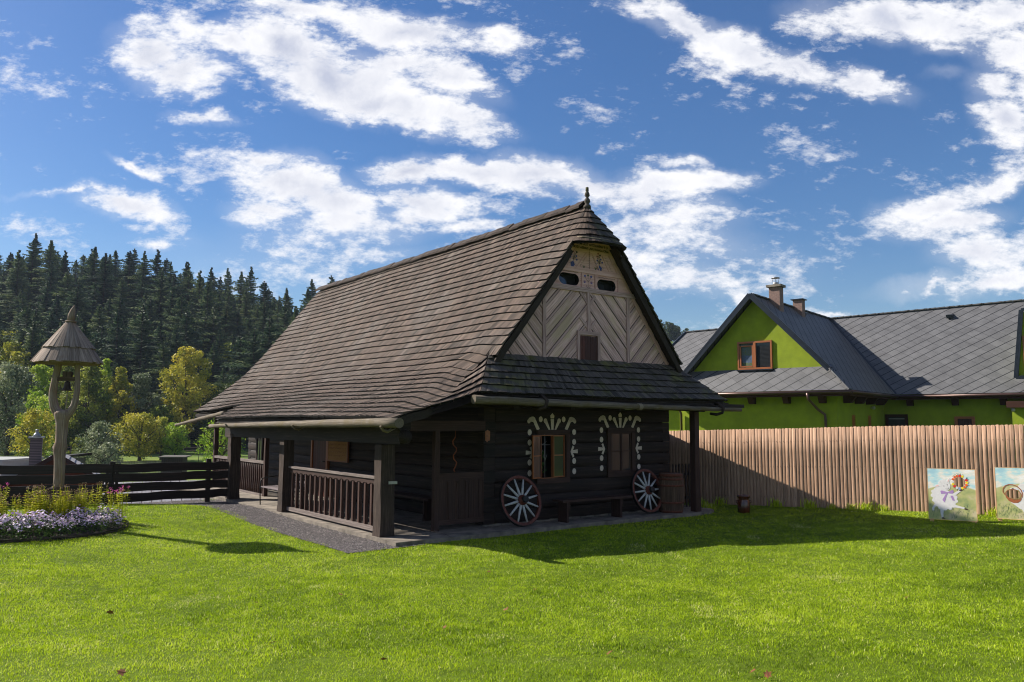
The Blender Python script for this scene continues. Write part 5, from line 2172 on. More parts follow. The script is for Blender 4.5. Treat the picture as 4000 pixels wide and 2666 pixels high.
# ---------------------------------------------------------------- brown board fence on the right
bf = thing('board_fence', 'tall brown fence of rounded vertical boards behind the lawn', 'fence', (0, 0, 0))
fdx, fdy = float(FD[0]), float(FD[1])
fnx, fny = float(FN[0]), float(FN[1])
pitch_ = .082
s = -4.2
bay = 0
while s < 9.2:
    p = MB()
    s_end = s + 2.46
    k = 0
    while s < s_end - .01:
        x, y = FA[0] + fdx * s, FA[1] + fdy * s
        z = ground_at(x, y) - .03
        H_ = 1.86 + z + .03 + rnd.uniform(-.004, .004)
        t = min(1, max(0, rnd.gauss(.55, .2)))
        if rnd.random() < .07:
            t = .05
        w_ = pitch_ - .003
        base = 5
        xs = [(-w_ / 2, 0), (-w_ * .36, -.007), (0, -.010), (w_ * .36, -.007), (w_ / 2, 0)]
        top = [-.018, -.005, .0, -.005, -.018]
        offd = .008 * (k % 2)
        V_ = []
        for (lx, ly), tz in zip(xs, top):
            px_, py_ = x + fdx * lx + fnx * (ly + offd), y + fdy * lx + fny * (ly + offd)
            V_.append((px_, py_, tz))
        rows_ = [[Vector((a[0], a[1], z + (H_ - z) * h_ + (a[2] if h_ == 1 else 0))) for a in V_] for h_ in (0, .35, .7, 1)]
        ru, rv = rnd.random() * 30, rnd.random() * 9
        p.grid(rows_, uv=lambda i, j: (ru + [0, .65, 1.3, 1.86][i], rv + j * .02), tint=t, smooth=True)
        p.face([Vector((a[0] + fnx * .02, a[1] + fny * .02, H_ - .03)) for a in V_] and [rows_[-1][0], rows_[-1][1], rows_[-1][2], rows_[-1][3], rows_[-1][4], rows_[-1][4] + Vector((fnx * .02, fny * .02, 0)), rows_[-1][2] + Vector((fnx * .02, fny * .02, 0)), rows_[-1][0] + Vector((fnx * .02, fny * .02, 0))], None, t)
        p.face([rows_[0][0] + Vector((fnx * .02, fny * .02, 0)), rows_[0][4] + Vector((fnx * .02, fny * .02, 0)), rows_[-1][4] + Vector((fnx * .02, fny * .02, 0)), rows_[-1][0] + Vector((fnx * .02, fny * .02, 0))], None, t)
        # nail heads
        for hz in (.26, .98, 1.58):
            nx__, ny__, nz__ = x + fnx * (-.015 + offd), y + fny * (-.015 + offd), z + hz + rnd.uniform(-.006, .006)
            p.face([(nx__ - fdx * .0045, ny__ - fdy * .0045, nz__ - .004 - rnd.choice((0, 0, .03))), (nx__ + fdx * .0045, ny__ + fdy * .0045, nz__ - .004), (nx__ + fdx * .0045, ny__ + fdy * .0045, nz__ + .005), (nx__ - fdx * .0045, ny__ - fdy * .0045, nz__ + .005)], None, .5, mi=1)
        s += pitch_
        k += 1
    p.build('board_panel', [M['fence'], M['iron']], bf)
for hz in (.3, 1.0, 1.6):
    p = MB()
    a, b_ = (FA[0] - 4.2 * fdx + fnx * .05, FA[1] - 4.2 * fdy + fny * .05), (FA[0] + 9.2 * fdx + fnx * .05, FA[1] + 9.2 * fdy + fny * .05)
    p.beam((*a, ground_at(*a) + hz), (*b_, ground_at(*b_) + hz), .04, .08)
    p.build('rail', M['fence'], bf)

# dark pickets beside the barrel
pk = hthing('picket_gate', 'small dark picket fence between barrel and corner post', 'picket fence', 7.55, .02, .0)
for i in range(7):
    p = MB()
    x0 = i * .115
    p.flat([[(x0, .06), (x0 + .05, .06), (x0 + .05, 1.04), (x0 + .025, 1.08), (x0, 1.04)]], lambda x, y, d: Vector((x, .0 - d, y)), .02, .4)
    p.build('picket', M['blackfence'], pk)
for z in (.25, .80):
    p = MB()
    p.box(-.05, .82, .0, .035, z, z + .06, .4, 0)
    p.build('rail', M['blackfence'], pk)

# ---------------------------------------------------------------- painted boards with sheep
M['p_white'] = plain('sheep_white', (.72, .69, .68), .7, var=.06, scale=30)
M['p_grey'] = plain('wool_grey', (.55, .50, .53), .7)
M['p_hoof'] = plain('hoof_brown', (.06, .025, .025), .7)
M['p_pink'] = plain('ear_pink', (.75, .45, .42), .7)
M['p_lilac'] = plain('lilac_ribbon', (.40, .24, .50), .7, var=.1)
M['p_blue'] = plain('blue_ribbon', (.28, .38, .62), .7)
M['p_orange'] = plain('orange_petal', (.80, .12, .01), .7)
M['p_red'] = plain('red_petal', (.70, .02, .015), .7)
M['p_yellow'] = plain('yellow_petal', (.85, .62, .02), .7)
M['p_green'] = plain('painted_grass', (.10, .17, .08), .7)
M['p_basket'] = plain('basket_brown', (.36, .11, .04), .7, var=.3, scale=60)
M['board_edge'] = plain('pale_wood', (.72, .42, .20), .7, var=.12)
# background painting: sky with clouds above, hills below - by the board's own coordinates
m, nt, lk, b = newmat('painted_landscape', .6, .3)
oc_ = N(nt, 'ShaderNodeTexCoord').outputs['Object']
sp_ = N(nt, 'ShaderNodeSeparateXYZ')
lk.new(oc_, sp_.inputs[0])
X_, Z_ = sp_.outputs[0], sp_.outputs[2]
cl_ = noise_node(nt, lk, oc_, 3.2, 5, .55, (1, 1, 2.2))
skyc = ramp(nt, lk, cl_, [(.36, (.36, .58, .66)), (.48, (.50, .70, .72)), (.56, (.80, .74, .64)), (.66, (.86, .86, .86))])
hl = mathn(nt, lk, 'SUBTRACT', Z_, mathn(nt, lk, 'MULTIPLY_ADD', mathn(nt, lk, 'SINE', mathn(nt, lk, 'MULTIPLY', X_, 3.7)), .10, .58))
gn = noise_node(nt, lk, oc_, 4, 5, .6)
hillc = ramp(nt, lk, gn, [(.35, (.28, .34, .14)), (.5, (.46, .46, .18)), (.65, (.58, .50, .30))])
hm = N(nt, 'ShaderNodeMapRange')
hm.inputs['From Min'].default_value = -.012
hm.inputs['From Max'].default_value = .012
lk.new(hl, hm.inputs['Value'])
lk.new(mixc(nt, lk, hm.outputs[0], hillc, skyc), b.inputs['Base Color'])
M['landscape'] = m


def ell(x, z, rx, rz, rot=0, n=18):
    c_, s_ = math.cos(rot), math.sin(rot)
    return [(x + rx * math.cos(2 * math.pi * i / n) * c_ - rz * math.sin(2 * math.pi * i / n) * s_, z + rx * math.cos(2 * math.pi * i / n) * s_ + rz * math.sin(2 * math.pi * i / n) * c_) for i in range(n)]


BW, BH = .82, .98
conv = lambda px, py: ((px - 175) / 985 * BW, (1 - (py - 125) / 1075) * BH)
f4 = lambda x, y, d: Vector((x, -.012 - d, y))


def painted_board(label, x, y, rz, hole):
    o = thing('painted_board', label, 'painted board', (x, y, ground_at(x, y) + .055), rz, 'painted boards standing by the fence')
    o.rotation_euler = (rad(-4), 0, rz)
    p = MB()
    p.flat([[(0, 0), (BW, 0), (BW, BH), (0, BH)], list(reversed(hole))], lambda x_, y_, d: Vector((x_, -d, y_)), .012)
    p.build('picture', M['landscape'], o)
    p = MB()
    for a in ((.0, BW, BH, BH + .008), (.0, BW, -.008, 0)):
        p.box(a[0], a[1], -.014, .012, a[2], a[3])
    p.box(-.008, 0, -.014, .012, -.008, BH + .008)
    p.box(BW, BW + .008, -.014, .012, -.008, BH + .008)
    p.build('edge', M['board_edge'], o)
    for xx in (.01, BW - .08):
        p = MB()
        p.box(xx, xx + .07, .002, .03, -.065, .5)
        p.build('leg', M['board_edge'], o)
    for xx in (.02, BW - .05):
        p = MB()
        p.beam((xx, .02, BH - .05), (xx, .26, -.07), .05, .02)
        p.build('rear_leg', M['board_edge'], o)
    gs = MB()
    r = random.Random(int(x * 100))
    for i in range(110):
        bx, bz_ = r.uniform(.03, BW - .05), r.uniform(.02, .26)
        gs.stroke([(bx, bz_), (bx + r.uniform(-.02, .02), bz_ + .03), (bx + r.uniform(-.035, .035), bz_ + r.uniform(.04, .06))], .006, f4, .001, w1=.001)
    gs.build('painted_grass', M['p_green'], o)
    return o


# first: sheep balancing a flower wreath
wc = conv(845, 398)
o = painted_board('painted board of a white sheep with lilac bow holding a flower wreath', 8.27, 15.86, rad(-34), ell(wc[0], wc[1], .098, .098))
p = MB()
cv = lambda L: [conv(*q) for q in L]
ccw = lambda L: L if sum(L[i][0] * L[(i + 1) % len(L)][1] - L[(i + 1) % len(L)][0] * L[i][1] for i in range(len(L))) > 0 else list(reversed(L))
body = [(300, 560), (340, 530), (430, 500), (560, 560), (650, 620), (720, 670), (765, 720), (755, 800), (740, 870), (690, 930), (600, 975), (510, 990), (420, 980), (350, 925), (300, 860), (285, 790), (255, 720), (265, 640)]
p.flat([ccw(cv(body))], f4, .0015, back=False)
p.flat([ccw(cv([(420, 960), (500, 960), (480, 1080), (475, 1160), (440, 1165), (420, 1060)]))], f4, .0017, back=False)
p.flat([ccw(cv([(300, 885), (355, 920), (300, 960), (290, 1025), (255, 1025), (245, 970)]))], f4, .0017, back=False)
p.flat([ccw(cv([(720, 880), (920, 925), (930, 960), (680, 930)]))], f4, .0017, back=False)
p.flat([ccw(cv([(560, 700), (700, 640), (830, 565), (860, 590), (760, 670), (600, 745)]))], f4, .0030, back=False)
hd = conv(540, 485)
p.flat([ell(hd[0], hd[1], .092, .10, .3)], f4, .0026, back=False)
for q in ((430, 430), (470, 390), (520, 375), (560, 400), (440, 470), (500, 420)):
    c_ = conv(*q)
    p.flat([ell(c_[0], c_[1], .032, .028)], f4, .0032 + .0001 * rnd.random(), back=False)
for q in ((290, 620), (275, 700), (300, 800), (350, 890), (420, 950), (520, 970), (620, 950), (700, 900), (745, 800), (740, 720)):
    c_ = conv(*q)
    p.flat([ell(c_[0], c_[1], .040, .038)], f4, .0019 + .0001 * rnd.random(), back=False)
p.flat([ccw(cv([(430, 470), (380, 455), (330, 480), (305, 520), (380, 520), (430, 500)]))], f4, .0028, back=False)
p.flat([ccw(cv([(580, 400), (600, 350), (640, 320), (650, 350), (620, 420)]))], f4, .0028, back=False)
p.build('sheep', M['p_white'], o)
p = MB()
p.flat([ccw(cv([(410, 480), (370, 480), (330, 510), (400, 505)]))], f4, .0033, back=False)
p.flat([ccw(cv([(595, 395), (605, 360), (632, 342), (615, 400)]))], f4, .0033, back=False)
p.build('ear_inside', M['p_pink'], o)
p = MB()
for q in (((445, 1160), (480, 1155), (525, 1185), (450, 1188)), ((915, 935), (985, 955), (985, 975), (920, 965)), ((820, 565), (860, 545), (905, 552), (880, 575), (835, 582)), ((505, 488), (515, 480), (524, 490), (515, 510)), ((575, 460), (585, 452), (594, 462), (585, 480))):
    p.flat([ccw(cv(q))], f4, .0040, back=False)
p.stroke(cv([(548, 545), (580, 558), (610, 540), (618, 520)]), .005, f4, .0042)
p.build('hooves_and_face', M['p_hoof'], o)
p = MB()
p.flat([ccw(cv([(435, 600), (470, 588), (590, 620), (590, 640), (450, 665)]))], f4, .0036, back=False)
p.flat([ccw(cv([(590, 618), (690, 565), (718, 600), (690, 650), (600, 640)]))], f4, .0036, back=False)
p.flat([ccw(cv([(555, 640), (590, 640), (545, 740), (515, 840), (470, 790)]))], f4, .0037, back=False)
p.flat([ccw(cv([(640, 690), (690, 690), (730, 795), (680, 790)]))], f4, .0037, back=False)
p.build('bow', M['p_lilac'], o)
cols = ['p_orange', 'p_red', 'p_yellow', 'p_white', 'p_red', 'p_yellow', 'p_orange', 'p_orange', 'p_yellow', 'p_blue', 'p_white', 'p_red', 'p_yellow', 'p_white', 'p_orange', 'p_orange']
wr = {}
for i, cn in enumerate(cols):
    a = rad(110 - i * 360 / len(cols))
    x, z = wc[0] + .122 * math.cos(a), wc[1] + .122 * math.sin(a)
    wr.setdefault(cn, MB()).flat([ell(x, z, .026, .022, a, 9)], f4, .004 + .0003 * rnd.random(), back=False)
for cn, mb_ in wr.items():
    mb_.build('wreath_flowers', M[cn], o)
p = MB()
for i in range(46):
    a = rnd.uniform(0, 6.28)
    p.stroke([(wc[0] + .12 * math.cos(a), wc[1] + .12 * math.sin(a)), (wc[0] + rnd.uniform(.15, .18) * math.cos(a + .2), wc[1] + rnd.uniform(.15, .18) * math.sin(a + .2))], .004, f4, .002)
p.build('wreath_leaves', M['p_green'], o)
# second: sheep with a basket
conv2 = lambda px, py: ((px - 1655) / 985 * BW, (1 - (py - 125) / 1075) * BH)
cv2 = lambda L: ccw([conv2(*q) for q in L])
hole = cv2([(1850, 655), (1880, 610), (1940, 588), (2010, 585), (2080, 605), (2140, 650), (2135, 720), (2080, 765), (1990, 772), (1900, 745), (1855, 700)])
o = painted_board('painted board of a white sheep with blue bow carrying a brown basket', 9.50, 15.66, rad(-34), hole)
p = MB()
p.flat([cv2([(2080, 520), (2150, 450), (2240, 445), (2330, 560), (2480, 640), (2560, 760), (2520, 900), (2400, 990), (2200, 1010), (2100, 970), (2000, 890), (1940, 850), (2140, 800), (2170, 700)])], f4, .0015, back=False)
p.flat([cv2([(2150, 980), (2250, 960), (2270, 1100), (2300, 1200), (2240, 1215), (2210, 1100)])], f4, .0017, back=False)
p.flat([cv2([(1930, 570), (1970, 545), (2080, 530), (2110, 590), (1990, 590)])], f4, .0020, back=False)
c_ = conv2(2330, 490)
p.flat([ell(c_[0], c_[1], .085, .09)], f4, .0026, back=False)
p.flat([cv2([(2210, 310), (2270, 330), (2320, 400), (2280, 420), (2230, 370)])], f4, .0030, back=False)
p.flat([cv2([(2400, 400), (2450, 310), (2490, 330), (2440, 430)])], f4, .0030, back=False)
p.build('sheep', M['p_white'], o)
p = MB()
p.flat([cv2([(2240, 335), (2290, 370), (2295, 400), (2250, 375)])], f4, .0034, back=False)
p.build('ear_inside', M['p_pink'], o)
p = MB()
for q in (((2300, 440), (2312, 430), (2324, 442), (2312, 458)), ((2390, 440), (2400, 430), (2412, 442), (2400, 458)), ((2235, 1215), (2290, 1200), (2305, 1230), (2240, 1240)), ((1960, 575), (1985, 552), (2020, 560), (2020, 580))):
    p.flat([cv2(q)], f4, .0036, back=False)
p.stroke([conv2(*q) for q in ((2270, 520), (2300, 545), (2340, 545), (2370, 525))], .005, f4, .0038)
p.build('hooves_and_face', M['p_hoof'], o)
p = MB()
p.flat([cv2([(2180, 590), (2240, 580), (2330, 600), (2330, 640), (2230, 660)])], f4, .0036, back=False)
p.flat([cv2([(2330, 600), (2440, 590), (2440, 650), (2330, 640)])], f4, .0036, back=False)
p.flat([cv2([(2270, 640), (2330, 640), (2310, 720), (2270, 700)])], f4, .0037, back=False)
p.build('bow', M['p_blue'], o)
p = MB()
p.flat([cv2([(1835, 690), (1870, 735), (1930, 775), (2010, 795), (2100, 785), (2165, 745), (2140, 810), (2080, 855), (1990, 862), (1900, 820), (1850, 750)])], f4, .0036, back=False)
p.stroke([conv2(*q) for q in ((1835, 700), (1795, 640), (1800, 570), (1850, 505), (1920, 478), (1990, 480), (2080, 510), (2150, 580), (2175, 650), (2165, 740))], .016, f4, .004)
p.stroke([conv2(*q) for q in ((1840, 690), (1850, 640), (1890, 600), (1950, 580), (2040, 580), (2110, 610), (2150, 660), (2150, 720), (2090, 775), (1990, 780), (1900, 755), (1845, 700))], .010, f4, .0042)
p.build('basket', M['p_basket'], o)

# ---------------------------------------------------------------- flower bed
bedz = ground_at(*BED_C)
p = MB()
rows_ = []
for r_ in (0.02, .5, 1.0, 1.4, 1.62):
    rows_.append([Vector((BED_C[0] + r_ * math.cos(2 * math.pi * k / 32), BED_C[1] + r_ * math.sin(2 * math.pi * k / 32), ground_at(BED_C[0] + r_ * math.cos(2 * math.pi * k / 32), BED_C[1] + r_ * math.sin(2 * math.pi * k / 32)) + .03 + .06 * (1 - r_ / 1.7))) for k in range(32)])
p.grid(rows_, closed=True, smooth=True)
tag(p.build('soil_bed', M['soil'], None), kind='structure')
we = thing('wattle_edging', 'low woven twig edging round the flower bed', 'garden edging', (BED_C[0], BED_C[1], 0))
p = MB()
for k in range(3):
    P_ = []
    for i in range(91):
        a = 2 * math.pi * i / 90
        r_ = 1.68 + .018 * math.sin(i * 1.05 + k * math.pi)
        P_.append((r_ * math.cos(a), r_ * math.sin(a), ground_at(BED_C[0] + r_ * math.cos(a), BED_C[1] + r_ * math.sin(a)) + .012 + k * .02 + .004 * math.sin(i * .7 + k)))
    p.tube(P_, .009, 5, rnd.uniform(.2, .9), cap=False)
for i in range(30):
    a = 2 * math.pi * i / 30
    x, y = 1.68 * math.cos(a), 1.68 * math.sin(a)
    z = ground_at(BED_C[0] + x, BED_C[1] + y)
    p.tube([(x, y, z - .02), (x, y, z + .075)], .008, 5, .4)
p.build('woven_twigs', M['bark'], we)
M['aster'] = leafmat('aster_petal', [(.26, .15, .34), (.44, .31, .50), (.62, .50, .64), (.76, .67, .74)], .3)
M['aster_leaf'] = leafmat('aster_leaf', [(.018, .04, .010), (.05, .10, .02), (.09, .14, .03)], .3)
M['phlox_leaf'] = leafmat('phlox_leaf', [(.08, .12, .012), (.28, .33, .015), (.54, .53, .02), (.74, .62, .03)], .42)
M['seed'] = leafmat('seed_head', [(.12, .07, .035), (.24, .17, .08), (.34, .22, .16)], .2)
M['magenta'] = leafmat('magenta_petal', [(.55, .05, .30), (.62, .14, .42)], .3)


def rquad(p, c, s_, t, flatness=0.0, mi=0, sides=4, aspect=1.0):
    d1 = Vector((rnd.gauss(0, 1), rnd.gauss(0, 1), rnd.gauss(0, 1) * (1 - flatness))).normalized()
    d2 = d1.cross(Vector((rnd.gauss(0, 1), rnd.gauss(0, 1), rnd.gauss(0, 1)))).normalized() * aspect
    if sides == 4:
        p.face([c - d1 * s_, c + d2 * s_ * .5, c + d1 * s_, c - d2 * s_ * .5], None, t, mi=mi)
    else:
        p.face([c + (d1 * math.cos(k * 6.283 / sides) + d2 * math.sin(k * 6.283 / sides)) * s_ for k in range(sides)], None, t, mi=mi)


def make_aster():
    o = thing('aster_clump', 'x', 'aster', group='lavender aster clumps on the rim of the flower bed')
    lf_, fl = MB(), MB()
    for i in range(520):
        a, r_ = rnd.uniform(0, 6.28), .30 * math.sqrt(rnd.random())
        z = rnd.uniform(0, 1) * (.36 - .9 * r_ * r_)
        rquad(lf_, Vector((r_ * math.cos(a), r_ * math.sin(a), z)), rnd.uniform(.012, .028), rnd.random() * .8)
    for i in range(210):
        a, r_ = rnd.uniform(0, 6.28), .33 * math.sqrt(rnd.random())
        z = (.40 - 1.25 * r_ * r_) * rnd.uniform(.72, 1.03)
        c_ = Vector((r_ * math.cos(a), r_ * math.sin(a), z + .05 * math.sin(a * 3 + r_ * 20)))
        nrm = Vector((r_ * math.cos(a) * 2.2 + rnd.gauss(0, .3), r_ * math.sin(a) * 2.2 + rnd.gauss(0, .3), .6)).normalized()
        d1 = nrm.cross(Vector((0, 0, 1)))
        d1 = d1.normalized() if d1.length > 1e-3 else Vector((1, 0, 0))
        d2 = nrm.cross(d1)
        s_ = rnd.uniform(.012, .021)
        fl.face([c_ + (d1 * math.cos(k * 1.047) + d2 * math.sin(k * 1.047)) * s_ for k in range(6)], None, min(1, max(0, rnd.gauss(.55, .25))))
    lf_.build('foliage', M['aster_leaf'], o)
    fl.build('flowers', M['aster'], o)
    return o


def make_phlox(h=.62, magenta=False):
    o = thing('phlox_plant', 'x', 'phlox', group='magenta phloxes at the back of the flower bed' if magenta else 'yellow-green phlox stalks in the flower bed')
    lf_, sd, st_ = MB(), MB(), MB()
    for s__ in range(7):
        a, r_ = rnd.uniform(0, 6.28), rnd.uniform(0, .14)
        x0, y0 = r_ * math.cos(a), r_ * math.sin(a)
        lx, ly = rnd.gauss(0, .05), rnd.gauss(0, .05)
        hh = h * rnd.uniform(.75, 1.08)
        st_.tube([(x0, y0, 0), (x0 + lx * .5, y0 + ly * .5, hh * .5), (x0 + lx, y0 + ly, hh)], .004, 4, .4, cap=False)
        for k in range(13):
            t = .12 + .83 * k / 13
            c_ = Vector((x0 + lx * t, y0 + ly * t, hh * t))
            b_ = rnd.uniform(0, 6.28)
            for sg in (0, math.pi):
                d = Vector((math.cos(b_ + sg), math.sin(b_ + sg), rnd.uniform(.1, .5)))
                sd_ = Vector((-math.sin(b_ + sg), math.cos(b_ + sg), 0)) * .016
                L_ = rnd.uniform(.06, .10) * (1.1 - .5 * t)
                lf_.face([c_, c_ + d * L_ * .5 + sd_, c_ + d * L_ + Vector((0, 0, -.008)), c_ + d * L_ * .5 - sd_], None, min(1, max(0, rnd.gauss(.25 + .45 * t, .16))))
        for k in range(16):
            rquad(sd, Vector((x0 + lx + rnd.gauss(0, .014), y0 + ly + rnd.gauss(0, .014), hh + rnd.uniform(-.02, .035))), rnd.uniform(.007, .012), rnd.random())
    lf_.build('leaves', M['phlox_leaf'], o)
    sd.build('flower_head' if magenta else 'seed_head', M['magenta'] if magenta else M['seed'], o)
    st_.build('stems', M['phlox_leaf'], o)
    return o


protoA = [make_aster() for _ in range(3)]
protoP = [make_phlox() for _ in range(3)] + [make_phlox(.66, True)]
usedA, usedP = set(), set()


def place(protos, used, k, x, y, label, s_=1.0, dz=.03):
    o = protos[k] if k not in used else copy_tree(protos[k])
    used.add(k)
    o.location = (x, y, ground_at(x, y) + dz)
    o.rotation_euler = (0, 0, rnd.uniform(0, 6.28))
    o.scale = (s_, s_, s_ * rnd.uniform(.9, 1.08))
    o['label'] = label
    return o


angs = [-118, -104, -90, -77, -64, -51, -38, -25, -12, 2, 16]
for i, a in enumerate(angs):
    r_ = 1.43 + rnd.uniform(-.12, .12)
    place(protoA, usedA, i % 3, BED_C[0] + r_ * math.cos(rad(a)), BED_C[1] + r_ * math.sin(rad(a)), 'lavender aster clump in the ring of asters along the front of the flower bed', rnd.uniform(.7, 1.15))
for i in range(8):
    a = rad(-110 + i * 17)
    r_ = 1.08 + rnd.uniform(-.08, .08)
    if i in (2, 5):
        continue
    place(protoA, usedA, i % 3, BED_C[0] + r_ * math.cos(a), BED_C[1] + r_ * math.sin(a), 'lavender aster clump in the ring of asters along the front of the flower bed', rnd.uniform(.8, .95))
for i in range(52):
    a, r_ = rad(rnd.uniform(-170, 60)), 1.1 * math.sqrt(rnd.uniform(.03, 1))
    x, y = BED_C[0] + r_ * math.cos(a), BED_C[1] + r_ * math.sin(a) + .1
    if math.hypot(x - BX, y - BY) < .3:
        continue
    place(protoP, usedP, rnd.randrange(3), x, y, 'phlox stalks with yellowing leaves among the others round the bell tower foot', rnd.uniform(.8, 1.15), .05)
for x, y in ((-7.55, 15.15), (-7.35, 15.0), (-9.6, 15.0), (-9.9, 14.6)):
    place(protoP, usedP, 3, x, y, 'magenta phlox in bloom at the back of the flower bed', rnd.uniform(.9, 1.1), .03)

# weeds at the fence foot, leaves on the lawn
weed0 = None
for i in range(17):
    s = [3.6, 3.9, 4.3, 5.6, 5.9, 6.4, 6.9, 7.1, 1.2, 1.9, 2.7, 3.2, .5, .1, 7.6, 6.65, 4.0][i]
    x, y = float(FA[0] + fdx * s - fnx * rnd.uniform(.08, .2)), float(FA[1] + fdy * s - fny * rnd.uniform(.08, .2))
    if weed0 is None:
        weed0 = tuft_mesh(60, .13, .16, .012, 4).build('grass_tuft', M['grass'], None)
        o = weed0
    else:
        o = weed0.copy()
        COL.objects.link(o)
    tag(o, 'tuft of long weeds growing at the foot of the board fence', 'weeds', 'weed tufts along the board fence')
    o.location = (x, y, ground_at(x, y))
    k = rnd.uniform(.7, 1.5)
    o.scale = (k, k, k)
    o.rotation_euler = (0, 0, rnd.uniform(0, 6))
x, y = h2w(8.45, -.3)
o = tuft_mesh(90, .2, .2, .014, 9).build('grass_tuft', M['grass'], None)
o.location = (x, y, ground_at(x, y))
tag(o, 'lone bushy weed growing at the rounded end of the paving', 'weeds')
leaf0 = None
# where fallen leaves lie on the grass (world x, y)
for (x, y) in ((-2.86, 9.1), (.85, 7.0), (-1.05, 6.75), (-2.15, 7.35), (-.65, 8.0), (-2.0, 9.5), (-.05, 8.9), (1.9, 6.4), (1.98, 6.3), (-4.25, 8.6), (-.9, 5.4), (.25, 5.5), (2.35, 5.4), (-3.0, 6.3), (4.6, 9.4), (.3, 9.9), (-.3, 11.0)):
    if leaf0 is None:
        p = MB()
        out_ = [(0, -.035), (.012, -.02), (.032, -.022), (.022, 0), (.036, .018), (.014, .018), (0, .045), (-.014, .018), (-.036, .018), (-.022, 0), (-.032, -.022), (-.012, -.02)]
        p.flat([out_], lambda a, b_, d: Vector((a, b_, d + .25 * abs(a) + 2.5 * b_ * b_)), .001)
        leaf0 = p.build('fallen_leaf', M['leaf_brown'], None)
        o = leaf0
    else:
        o = leaf0.copy()
        COL.objects.link(o)
    tag(o, 'dry brown leaf lying among the scattered leaves on the lawn', 'leaf', 'fallen leaves on the lawn')
    o.location = (x, y, ground_at(x, y) + .04)
    o.rotation_euler = (rnd.uniform(-.7, .7), rnd.uniform(-.7, .7), rnd.uniform(0, 6))
    k = rnd.uniform(.7, 1.2)
    o.scale = (k, k, k)
# ---------------------------------------------------------------- lime green house
GAL = -0.692
GH = thing('green_house', 'lime green house with steep grey slate roof and two chimneys', 'house', (10.081, 33.0, 0), GAL)
# local: x = along the front (to the right), y = back
SLP = 1.037
ZRG, ZE, NR, NE = 7.474, 3.336, 10.19, 6.35


def sl_face(mb, P, up, mat=0):
    """roof plane: uv in metres, v up the slope"""
    P = [Vector(p) for p in P]
    n_ = (P[1] - P[0]).cross(P[2] - P[0]).normalized()
    if n_.z < 0:
        n_ = -n_
        P = list(reversed(P))
    hv = Vector((0, 0, 1)).cross(n_).normalized()
    uvv = n_.cross(hv).normalized()
    mb.face(P, [(p.dot(hv), p.dot(uvv)) for p in P], .5)


R_ = MB()
hw, zf, we, es = 3.17, 4.19, 4.01, -.32
tilt = lambda w: .017 * w            # the long ridge rises a little to the right
# wing roof: two slopes running back into the main roof
for sg in (-1, 1):
    sl_face(R_, [(0, 0, ZRG), (sg * hw, 0, zf), (sg * hw, NE + (zf - ZE) / SLP - .0, zf), (0, NR, ZRG)], None)
    sl_face(R_, [(sg * hw, .0, zf), (sg * we, es, ZE), (sg * we, NE, ZE), (sg * hw, NE + (zf - ZE) / SLP, zf)], None)
# front skirt
sl_face(R_, [(-we, es, ZE), (we, es, ZE), (hw, .42, 4.34), (-hw, .42, 4.34)], None)
# hip corners between the skirt and the wing slopes
for sg in (-1, 1):
    sl_face(R_, [(sg * hw, 0, zf), (sg * we, es, ZE), (sg * hw, .42, 4.34)], None)
# main roof
WL, WR = -8.2, 16.0
sl_face(R_, [(0, NR, ZRG), (we, NE, ZE), (WR, NE, ZE), (WR, NR, ZRG + tilt(8.7)), (8.7, NR, ZRG + tilt(8.7))], None)
sl_face(R_, [(0, NR, ZRG), (-we, NE, ZE), (-9.6, NE, ZE), (-9.1, NR - 1.35, 5.9), (WL, NR, ZRG - .12)], None)
sl_face(R_, [(WL, NR, ZRG - .12), (WR, NR, ZRG + tilt(8.7)), (WR, 14.4, ZE), (WL, 14.4, ZE)], None)
gro = R_.build('roof', M['slate'], GH)
for sg in (-1, 1):       # verge flashing of the wing gable and barge boards
    tr = MB()
    tr.beam((0, -.03, ZRG - .03), (sg * hw, -.03, zf - .03), .06, .22, .5, up=(0, 0, 1))
    tr.beam((0, .06, ZRG + .015), (sg * hw, .06, zf + .015), .24, .04, .5)
    tr.build('verge_flashing', M['slate_trim'], gro)
tr = MB()
tr.beam((.06, NR - .1, ZRG - .06), (we - .05, NE, ZE + .03), .26, .05, .5)
tr.build('valley_flashing', M['slate_trim'], gro)
tr = MB()
tr.beam((-.06, NR - .1, ZRG - .06), (-we + .05, NE, ZE + .03), .26, .05, .5)
tr.build('valley_flashing', M['slate_trim'], gro)
tr = MB()
tr.beam((-9.6, NE, ZE), (-9.1, NR - 1.35, 5.9), .10, .16)
tr.beam((-9.1, NR - 1.35, 5.9), (WL, NR, ZRG - .12), .10, .16)
tr.build('verge_flashing', M['slate_trim'], gro)
rc_ = MB()
for i in range(26):
    y = .1 + i * .39
    rc_.beam((0, y, ZRG + .02 + .01 * (i % 2)), (0, y + .37, ZRG + .025), .20, .05, .5)
rc_.build('ridge_cap', M['slate'], gro)
rc_ = MB()
for i in range(44):
    x = WL + i * .39
    rc_.beam((x, NR, ZRG + .02 + (tilt(x) if x < 8.7 else tilt(8.7))), (x + .37, NR, ZRG + .035 + (tilt(x + .37) if x < 8.7 else tilt(8.7))), .20, .05, .5)
rc_.build('ridge_cap', M['slate'], gro)
rc_ = MB()
rc_.beam((we, es, ZE + .02), (hw + .02, .0, zf + .02), .18, .05)
rc_.beam((hw + .02, .0, zf + .02), (hw - .1, .42, 4.38), .16, .05)
rc_.build('hip_cap', M['slate'], gro)
